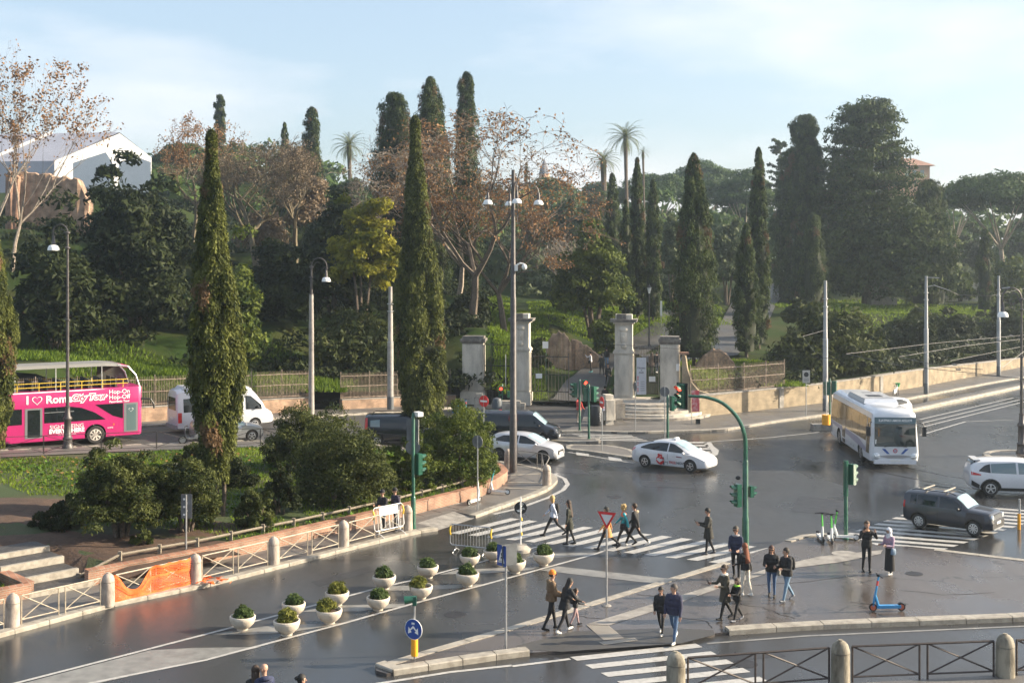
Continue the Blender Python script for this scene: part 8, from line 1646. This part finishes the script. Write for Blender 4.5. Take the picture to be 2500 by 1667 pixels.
    for wr, d2, s in hands:
        side_ = d2.cross(Vector((1, 0, 0.2))).normalized()
        q = wr+d2*.07
        for k in range(4):
            r0 = q+side_*(.021*(k-1.5)); l1 = (.040, .046, .043, .034)[k]; bend = Vector((.55, 0, -.1)); p1 = r0+d2*l1; p2 = p1+(d2+bend*.8).normalized()*l1*.8; caps(ex, r0-d2*.02, p1, .0095, .0085, 6); caps(ex, p1, p2, .0085, .0065, 6)
        th = wr+d2*.03+side_*(.030*(1 if s < 0 else -1)); caps(ex, th, th+(d2*.6+side_*(.6 if s < 0 else -.6)+Vector((.4, 0, 0))).normalized()*.05, .011, .008, 6)
    nfs = len(ex.f); ex.m = [0]*nfs
    caps(ex, Hd(.088, 0, .015), Hd(.108, 0, -.018), .010, .014, 6)
    for s in (-1, 1): ex.ell(Hd(-.005, s*.092, .0), (.018, .010, .030), 6, k=4)
    k0 = len(ex.f)
    for s in (-1, 1): ex.ell(Hd(.083, s*.034, .02), (.012, .014, .008), 6, k=4)
    ex.ell(Hd(.082, 0, -.052), (.010, .026, .006), 6, k=4); ex.m = [0]*k0 + [4]*(len(ex.f)-k0)
    for m_ in (cm(skin, .5, 'skin'), cm(top), cm(legs), cm(shoe, .5), mat('face_dark', (.06, .03, .028), .5)): me2.materials.append(m_)
    em = ex.mesh('x', []); b = bmesh.new(); b.from_mesh(me2)
    for i_, f in enumerate(b.faces): f.material_index = int(mi[i_])
    n0 = len(b.faces); b.from_mesh(em); b.faces.ensure_lookup_table()
    for i_, q in enumerate(ex.m): b.faces[n0+i_].material_index = q
    for f in b.faces: f.smooth = True
    b.to_mesh(me2); b.free(); bpy.data.meshes.remove(em); me2.name = 'person'
    o_ = link('person', me2); s_ = h/1.75; o_.location = loc; o_.rotation_euler = (0, 0, R(face)); o_.scale = (s_, s_, s_); tag(o_, label, 'person')
    hm_ = cm(hair, .7, 'hair')
    # hair: shell of the skull
    def shell(rx, ry, rz, keep, m_, name, cz=.03, dx=-.012, n=16, k=12, jit=.0):
        mb = MB(); vid = {}; rr = random.Random(3)
        for j in range(k+1):
            for i in range(n):
                t = math.pi*(j/k-.5); a = 2*math.pi*i/n; q = 1+rr.uniform(-jit, jit); vid[j, i] = len(mb.v); p = (rx*math.cos(t)*math.cos(a)*q, ry*math.cos(t)*math.sin(a)*q, rz*math.sin(t)*q); mb.v.append(tuple(Hd(p[0]+dx, p[1], p[2]+cz)))
        for j in range(k):
            for i in range(n):
                t = math.pi*((j+.5)/k-.5); a = 2*math.pi*(i+.5)/n
                if keep(math.cos(t)*math.cos(a), math.cos(t)*math.sin(a), math.sin(t)): mb.f.append((vid[j, i], vid[j, (i+1) % n], vid[j+1, (i+1) % n], vid[j+1, i])); mb.m.append(0)
        return mb.build(name, m_, o_, smooth=True, angle=80)
    if style == 'hijab': shell(.118, .112, .150, lambda x, y, z: not (x > .62 and -.65 < z < .55 and abs(y) < .62), cm(hair), 'headscarf', -.0, -.005); mbx = MB(); caps(mbx, Hd(-.01, 0, -.10), T_(.01, 0, .46), .095, .125); mbx.build('headscarf_fold', cm(hair), o_, smooth=True)
    elif style == 'beanie':
        shell(.112, .106, .135, lambda x, y, z: z > .12, cm(hat), 'beanie', .035, -.01); shell(.105, .100, .11, lambda x, y, z: z > -.55 and x < .1 and z < .3, hm_, 'hair', .02)
    elif style != 'bald':
        shell(.112, .104, .122, lambda x, y, z: (z > .35 if x > .45 else (z > -.25 if x > -.1 else z > -.75)), hm_, 'hair', .035, -.014, jit=.04)
        if style in ('long', 'bob'):
            L2 = .36 if style == 'long' else .10; mbx = MB(); nn = 10; rings = []
            for q in np.linspace(0, 1, 6): c_ = Hd(-.03, 0, .05).lerp(T_(-.12-b_*.8, 0, .50-L2*.9) if style == 'long' else Hd(-.05, 0, -.13), q); rx, ry = (.085-.035*q, .10+.012*math.sin(q*3)); rings.append([(c_.x+rx*math.cos(2*math.pi*i/nn), c_.y+ry*math.sin(2*math.pi*i/nn), c_.z) for i in range(nn)])
            mbx.loft(rings).build('hair_length', hm_, o_, smooth=True, fix=True)
        if style == 'curly':
            mbx = MB(); rr = random.Random(5)
            for k in range(26): a = rr.uniform(.6, 5.7); mbx.ell(Hd(-.02+.095*math.cos(a), .098*math.sin(a), rr.uniform(-.09, .13)), (.04, .04, .04), 7, k=5)
            mbx.build('curls', hm_, o_, smooth=True)
        if style == 'bun': MB().ell(Hd(-.13, 0, .06), (.05, .05, .05), 8).build('hair_bun', hm_, o_, smooth=True)
    if shades:
        MB().loft([[Hd(.097, y, .035), Hd(.105, y, .035), Hd(.105, y, .000), Hd(.097, y, .000)] for y in (-.075, -.03, .03, .075)]).build('sunglasses', mat('shades_black', (.008, .008, .009), .15), o_)
    if coat or skirt:
        hem = coat or skirt; cc = cm(coatc or (top if coat else legs)); n = 18; rings = []; z0 = .98 if coat else 1.0; fwd = .10*abs(math.sin(stride))
        for q in np.linspace(0, 1, 7):
            z = z0+(hem-z0)*q; f = q; rx = .128+b_*.9+.035*f+fwd*f*1.1; ry = .165+b_*.9+.03*f+(.02 if skirt else 0)*f; p0 = base+Vector(((z-hipz)*sx if z > hipz else 0, 0, z-hipz))
            rings.append([(p0.x+rx*math.cos(2*math.pi*i/n)*(1+.03*math.sin(5*i)*f), p0.y+ry*math.sin(2*math.pi*i/n)*(1+.03*math.cos(4*i)*f), p0.z) for i in range(n)])
        inner_ = [[(p[0]*.93, p[1]*.93, p[2]+.01) for p in rings[-1]]]
        MB().loft(rings+inner_, cap=False).build('coat_skirt' if coat else 'skirt', cc, o_, smooth=True, angle=70, fix=True)
    else:   # jacket hem
        n = 16; MB().loft([[tuple(T_(rx*math.cos(2*math.pi*i/n), ry*math.sin(2*math.pi*i/n), z)) for i in range(n)] for z, rx, ry in ((.10, .130+b_, .178+b_), (-.02, .137+b_, .190+b_), (-.055, .135+b_, .188+b_), (-.05, .11, .16))], cap=False).build('jacket_hem', cm(top), o_, smooth=True, angle=70, fix=True)
    if yoke: MB().loft([[tuple(T_(rx*math.cos(2*math.pi*i/16), ry*math.sin(2*math.pi*i/16), z)) for i in range(16)] for z, rx, ry in ((.36, .125+b_, .225+b_), (.44, .115+b_, .21+b_), (.50, .085, .14), (.53, .06, .07))], cap=False).build('jacket_yoke', cm(yoke), o_, smooth=True, fix=True)
    if hood: MB().tube([tuple(T_(.07*math.cos(a)-.03, .105*math.sin(a), .50+.02*math.cos(a)-.05*(math.cos(a) > .3))) for a in np.linspace(-2.4, 2.4, 12)], [.035, .05, .06, .065, .07, .075, .075, .07, .065, .06, .05, .035], 8).build('hood', cm(hoodc or top), o_, smooth=True) if False else MB().tube([tuple(T_(-.02-.085*math.cos(a), .115*math.sin(a), .505-.03*(1-math.cos(a)))) for a in np.linspace(-1.9, 1.9, 12)], [.03, .04, .05, .055, .06, .06, .06, .06, .055, .05, .04, .03], 8).build('hood', cm(hoodc or top), o_, smooth=True)
    if scarf: MB().tube([tuple(T_(.01+.082*math.cos(a), .088*math.sin(a), .525)) for a in np.linspace(0, 2*math.pi, 14)], .042, 8, cap=False).build('scarf', cm(scarf), o_, smooth=True)
    if collar: MB().tube([tuple(T_(.01+.07*math.cos(a), .075*math.sin(a), .50)) for a in np.linspace(0, 2*math.pi, 12)], .028, 8, cap=False).build('collar', cm(collar), o_, smooth=True)
    if bag:
        kind, bc = bag; bm_ = cm(bc, .6)
        if kind == 'backpack':
            c_ = T_(-.19-b_, 0, .30); n = 14; rings = [[(c_.x+rx*math.cos(2*math.pi*i/n), c_.y+ry*math.sin(2*math.pi*i/n), c_.z+z) for i in range(n)] for z, rx, ry in ((-.20, .05, .10), (-.17, .085, .14), (0, .09, .15), (.14, .075, .14), (.20, .035, .08))]; bk = MB().loft(rings).build('backpack', bm_, o_, smooth=True, angle=60, fix=True)
            for s in (-1, 1): MB().tube([tuple(T_(-.14-b_, s*.10, .43)), tuple(T_(.0, s*.115, .54+b_*.4)), tuple(T_(.125+b_, s*.11, .40)), tuple(T_(.10+b_, s*.16, .18))], .016, 5).build('strap', bm_, bk)
        else:
            sd = 1 if kind.endswith('left') else -1; c_ = T_(.06, sd*(.23+b_), -.02); n = 12; bk = MB().loft([[(c_.x+rx*math.cos(2*math.pi*i/n), c_.y+ry*math.sin(2*math.pi*i/n), c_.z+z) for i in range(n)] for z, rx, ry in ((-.13, .09, .05), (-.10, .13, .07), (.06, .12, .06), (.11, .09, .035))]).build('handbag', bm_, o_, smooth=True, fix=True)
            MB().tube([tuple(c_+Vector((-.08, 0, .1))), tuple(T_(-.06, sd*.12, .48)), tuple(T_(.02, sd*.06, .53)), tuple(c_+Vector((.09, 0, .1)))], .012, 5).build('strap', bm_, bk)
    if phone:
        wr, d2, s = hands[1 if phone is True else 0]; rot = Matrix.Rotation(R(face), 3, 'Z'); w = Vector(loc)+rot @ ((wr+d2*.12+Vector((.02, 0, .03)))*s_); ph = MB().box((0, 0, 0), (.012, .075, .15)).build('phone', mat('phone_black', (.02, .02, .024), .2)); ph.location = w; ph.rotation_euler = (0, .5, R(face)); tag(ph, 'dark phone held by the '+label[:60].rsplit(' ', 1)[0] if False else 'phone in the hands of '+phone_lab(label), 'phone')
    return o_
def phone_lab(l): return ' '.join(l.replace('person in', 'the person in').split()[:9])
W = .0; I_ = Zi+.004; PVT = .12
walkA = ((-.45, .25), (.45, .35)); rest = ((.05, .15), (.05, .15)); pocket = ((-.1, .7, .22, .25), (-.1, .7, .22, .25)); front2 = ((.25, 1.45, .16, .35), (.25, 1.45, .16, .35)); photo = ((.95, 1.75, .35, .45), (.95, 1.75, .35, .45))
PEOPLE = [
 ('person in a black padded coat and beanie behind the white barrier, left one', (935, 1297, PVT), 1.68, -125, dict(style='beanie', hat=BLK, bulk=.025, arms=front2, stride=.12)),
 ('person in a dark padded coat and beanie behind the white barrier, right one', (966, 1294, PVT), 1.72, -140, dict(top=(.03, .025, .045), style='beanie', hat=BLK, bulk=.03, arms=pocket, stride=.15)),
 ('blond person in a pale jumper with a black backpack striding left on the zebra', (1350, 1308, W), 1.70, 178, dict(top=(.50, .54, .64), hair=BLOND, style='bob', bag=('backpack', BLK), stride=.52, kl=(.12, .42), arms=walkA)),
 ('person in a long dark olive coat with brown hair on the left of the zebra', (1390, 1329, W), 1.72, 165, dict(top=(.020, .022, .014), hair=HAIRB, style='long', coat=.62, stride=.12, arms=rest, collar=(.55, .45, .32))),
 ('person in a camel coat walking left behind the give-way sign', (1482, 1341, W), 1.70, 182, dict(top=(.48, .24, .085), hair=HAIRK, style='bob', coat=.58, stride=.50, kl=(.12, .42), arms=((.4, .3), (-.5, .2)))),
 ('curly blond person in a teal, purple and orange jacket on the zebra', (1524, 1332, W), 1.66, 178, dict(top=(.03, .30, .36), yoke=(.62, .14, .06), hair=BLOND, style='curly', stride=.45, kl=(.12, .4), arms=walkA, bag=('bag_left', BLK), legs=(.03, .028, .026))),
 ('person in a black parka with a furry hood on the zebra', (1551, 1332, W), 1.72, 160, dict(hair=HAIRB, stride=.5, kl=(.12, .42), arms=((-.5, .2), (.4, .3)), bulk=.025, hood=True, hoodc=(.34, .27, .18), shoe=WHITE, collar=WHITE)),
 ('person in a long dark quilted coat looking at a phone on the zebra', (1730, 1353, W), 1.74, 180, dict(top=(.022, .021, .017), coat=.62, bulk=.02, stride=.16, arms=((.3, 1.5, .12, .2), (.3, 1.5, .12, .2)), phone=True, nod=.25, shoe=(.05, .05, .06))),
 ('person in sunglasses and a dark jacket facing the camera beside the signal mast', (1797, 1412, I_), 1.80, -112, dict(top=NAVY, shades=True, arms=((.2, 1.1, .12, .35), (.2, 1.1, .12, .35)), stride=.05, scarf=(.28, .28, .30), hair=(.05, .04, .03))),
 ('person with very long red hair and white trousers seen from behind', (1820, 1453, I_), 1.70, 125, dict(top=(.020, .020, .020), legs=(.58, .54, .47), shoe=WHITE, hair=(.16, .045, .018), style='long', stride=.10, arms=((.2, 1.0, .1, .2), (.2, 1.0, .1, .2)), bag=('bag_right', (.025, .025, .025)))),
 ('person in a long brown coat with a white scarf pointing at a phone', (1770, 1511, I_), 1.68, -158, dict(top=(.055, .048, .032), coat=.60, hair=HAIRB, style='bun', scarf=(.66, .62, .55), shades=True, arms=((.35, 1.35, .12, .2), (.55, 1.2, .12, .3)), stride=.28, kl=(.05, .3), phone=True)),
 ('child in a black jacket with a lime green scarf', (1800, 1515, I_), 1.32, -150, dict(hair=HAIRB, style='bob', scarf=(.30, .65, .06), arms=((.7, .9, .1, .3), (.3, .6)), stride=.32, kl=(.05, .3), hood=True, hoodc=(.42, .30, .20), bulk=.02, shoe=(.20, .21, .24))),
 ('person in a black puffer jacket, blue jeans and sunglasses on the island', (1884, 1456, I_), 1.66, -108, dict(legs=(.05, .10, .20), hair=(.06, .025, .018), style='long', shades=True, bulk=.03, arms=front2, stride=.05, bag=('bag_left', (.16, .155, .14)), hood=True)),
 ('person in a black hooded parka and light blue jeans walking on the island', (1921, 1467, I_), 1.74, -150, dict(legs=LJEAN, bulk=.025, hood=True, arms=front2, stride=.30, kl=(.05, .35), bag=('backpack', BLK), shoe=(.12, .13, .15), yaw=-.4, hair=(.03, .022, .016))),
 ('person in a black jacket raising a phone to take a picture', (2116, 1395, I_), 1.78, -92, dict(hair=(.08, .05, .03), arms=photo, scarf=None, stride=.06, collar=(.45, .27, .16), phone=True)),
 ('person in a white headscarf, patterned jacket and long black skirt', (2172, 1402, I_), 1.64, -150, dict(top=(.34, .24, .32), yoke=(.42, .26, .32), legs=BLK, skirt=.16, hair=(.66, .66, .68), style='hijab', arms=front2, shoe=WHITE, bag=('bag_left', (.10, .16, .24)), stride=.08, nod=.2)),
 ('boy in black with white shoes walking beside the person in a navy puffer', (1614, 1548, I_), 1.42, -112, dict(shoe=WHITE, arms=pocket, stride=.30, kl=(.05, .3), bulk=.015, hood=True, nod=.2)),
 ('person in a navy puffer jacket and blue jeans stepping off the island', (1646, 1567, .03), 1.72, -118, dict(top=(.022, .024, .055), legs=JEAN, shoe=WHITE, bulk=.032, arms=((.15, .3), (-.1, .75, .25, .2)), stride=.36, kl=(.06, .45), yaw=-.8, hair=(.06, .05, .045), hood=True)),
 ('person in an orange beanie and brown fur jacket on the island edge', (1346, 1536, I_), 1.76, 12, dict(top=(.13, .082, .045), style='beanie', hat=(.72, .20, .02), bulk=.03, arms=((.25, 1.0, .12, .2), (.25, 1.0, .12, .2)), stride=.20, hood=True, hoodc=(.20, .13, .07), shades=True)),
 ('person in a black coat and white shoes bending over a girl', (1378, 1542, I_), 1.62, 35, dict(shoe=WHITE, hair=HAIRK, style='long', lean=.32, arms=((.5, .5), (.5, .6)), stride=.32, kl=(.05, .3), coat=.78, bulk=.01)),
 ('girl with a grey backpack between the grown-ups on the island edge', (1405, 1526, I_), 1.12, 8, dict(top=(.045, .045, .048), legs=(.40, .27, .27), hair=HAIRB, style='bun', bag=('backpack', (.05, .05, .055)), arms=((.4, .9), (.4, .9)), stride=.22)),
 ('person with brown hair beside a bald companion at the lower picture edge', None, 1.66, 110, dict(hair=HAIRB, style='long', arms=rest, stride=.3)),
 ('bald person in a navy jacket at the lower picture edge', None, 1.74, 120, dict(top=(.02, .028, .07), style='bald', hood=True, arms=rest, stride=.3, yaw=.7)),
 ('person with a dark ponytail at the lower picture edge', None, 1.68, 20, dict(hair=HAIRK, style='bun', arms=rest, stride=.3)),
 ('person in a red jacket and pale trousers behind the left entrance signal', (1413, 1031, .02), 1.72, 60, dict(top=(.55, .06, .05), legs=(.26, .22, .19), shoe=(.3, .3, .3), arms=((1.9, .9, .2, .3), (.3, .6)), hair=HAIRB)),
 ('person in a black jacket and blue jeans leaning by the tall right pier', (1502, 992, .1), 1.74, 150, dict(legs=(.07, .16, .38), arms=((.3, 1.9, .1, .3), (.1, .3)), bulk=.02, nod=.3)),
 ('person in black next to the blue-jeaned one at the tall right pier', (1477, 999, .1), 1.72, 80, dict(arms=front2, bulk=.02)),
]
for lab, pos, h, face, kw in PEOPLE:
    if pos is None:
        hx, hy = {'person with brown hair beside a bald companion at the lower picture edge': (624, 1622), 'bald person in a navy jacket at the lower picture edge': (646, 1617), 'person with a dark ponytail at the lower picture edge': (733, 1643)}[lab]; Y = (HCAM-h)*FPX/(hy-HOR); loc = ((hx-1250)*Y/FPX, Y, 0)
    else: loc = at(*pos)
    person(lab, loc, h, face, **kw)
for lab, px, py, h, face, kw in [
 ('person in a long black coat walking out past the tall right pier', 1484, 948, 1.70, -80, dict(coat=.7, hair=HAIRK, style='long', arms=rest, stride=.25)),
 ('person in dark clothes with a pale coat over the arm on the entrance path', 1469, 921, 1.74, 100, dict(top=(.03, .03, .025), arms=((.3, 1.2), (.2, .3)), stride=.3, bag=('bag_right', (.32, .28, .2)))),
 ('person in a white top with a dark bag by the rubble ruin', 1442, 915, 1.72, 170, dict(top=(.55, .52, .54), bag=('bag_left', BLK), arms=((1.2, 1.3, .2, .2), (.2, .4)), shoe=(.1, .4, .4), hair=HAIRB)),
 ('person in a black top and jeans farther up the entrance path', 1481, 902, 1.74, 90, dict(legs=(.10, .18, .30), arms=rest, stride=.25)),
 ('person in a brown coat seen through the closed gate', 1591, 916, 1.68, 70, dict(top=(.13, .09, .07), coat=.6, hair=HAIRB, style='long', stride=.3)),
 ('person in dark clothes seen through the closed gate', 1603, 916, 1.74, 75, dict(top=BLK, legs=(.03, .05, .07), shoe=WHITE, stride=.35)),
 ('lone walker in a dark jacket far up the lane', 1918, 706, 1.76, 90, dict(top=(.02, .02, .03), legs=(.06, .08, .14), stride=.3))]:
    q = RT(px, py); person(lab, (q[0], q[1], q[2]+.17), h, face, **kw)
# ------------------------------------------------------------------ air
hz = MB().box((15, 200, 21), (560, 490, 46)).build('haze', None); hz.data.materials.clear()
hm = bpy.data.materials.new('haze_air'); hm.use_nodes = True; hm.node_tree.nodes.clear(); pv = hm.node_tree.nodes.new('ShaderNodeVolumePrincipled'); ho = hm.node_tree.nodes.new('ShaderNodeOutputMaterial')
pv.inputs['Color'].default_value = (.78, .90, 1.0, 1); pv.inputs['Density'].default_value = .0005; pv.inputs['Anisotropy'].default_value = .72
hm.node_tree.links.new(pv.outputs[0], ho.inputs['Volume']); hz.data.materials.append(hm); hz['kind'] = 'stuff'
hz['label'] = 'thin pale morning haze'
bpy.data.scenes.remove(TMP)
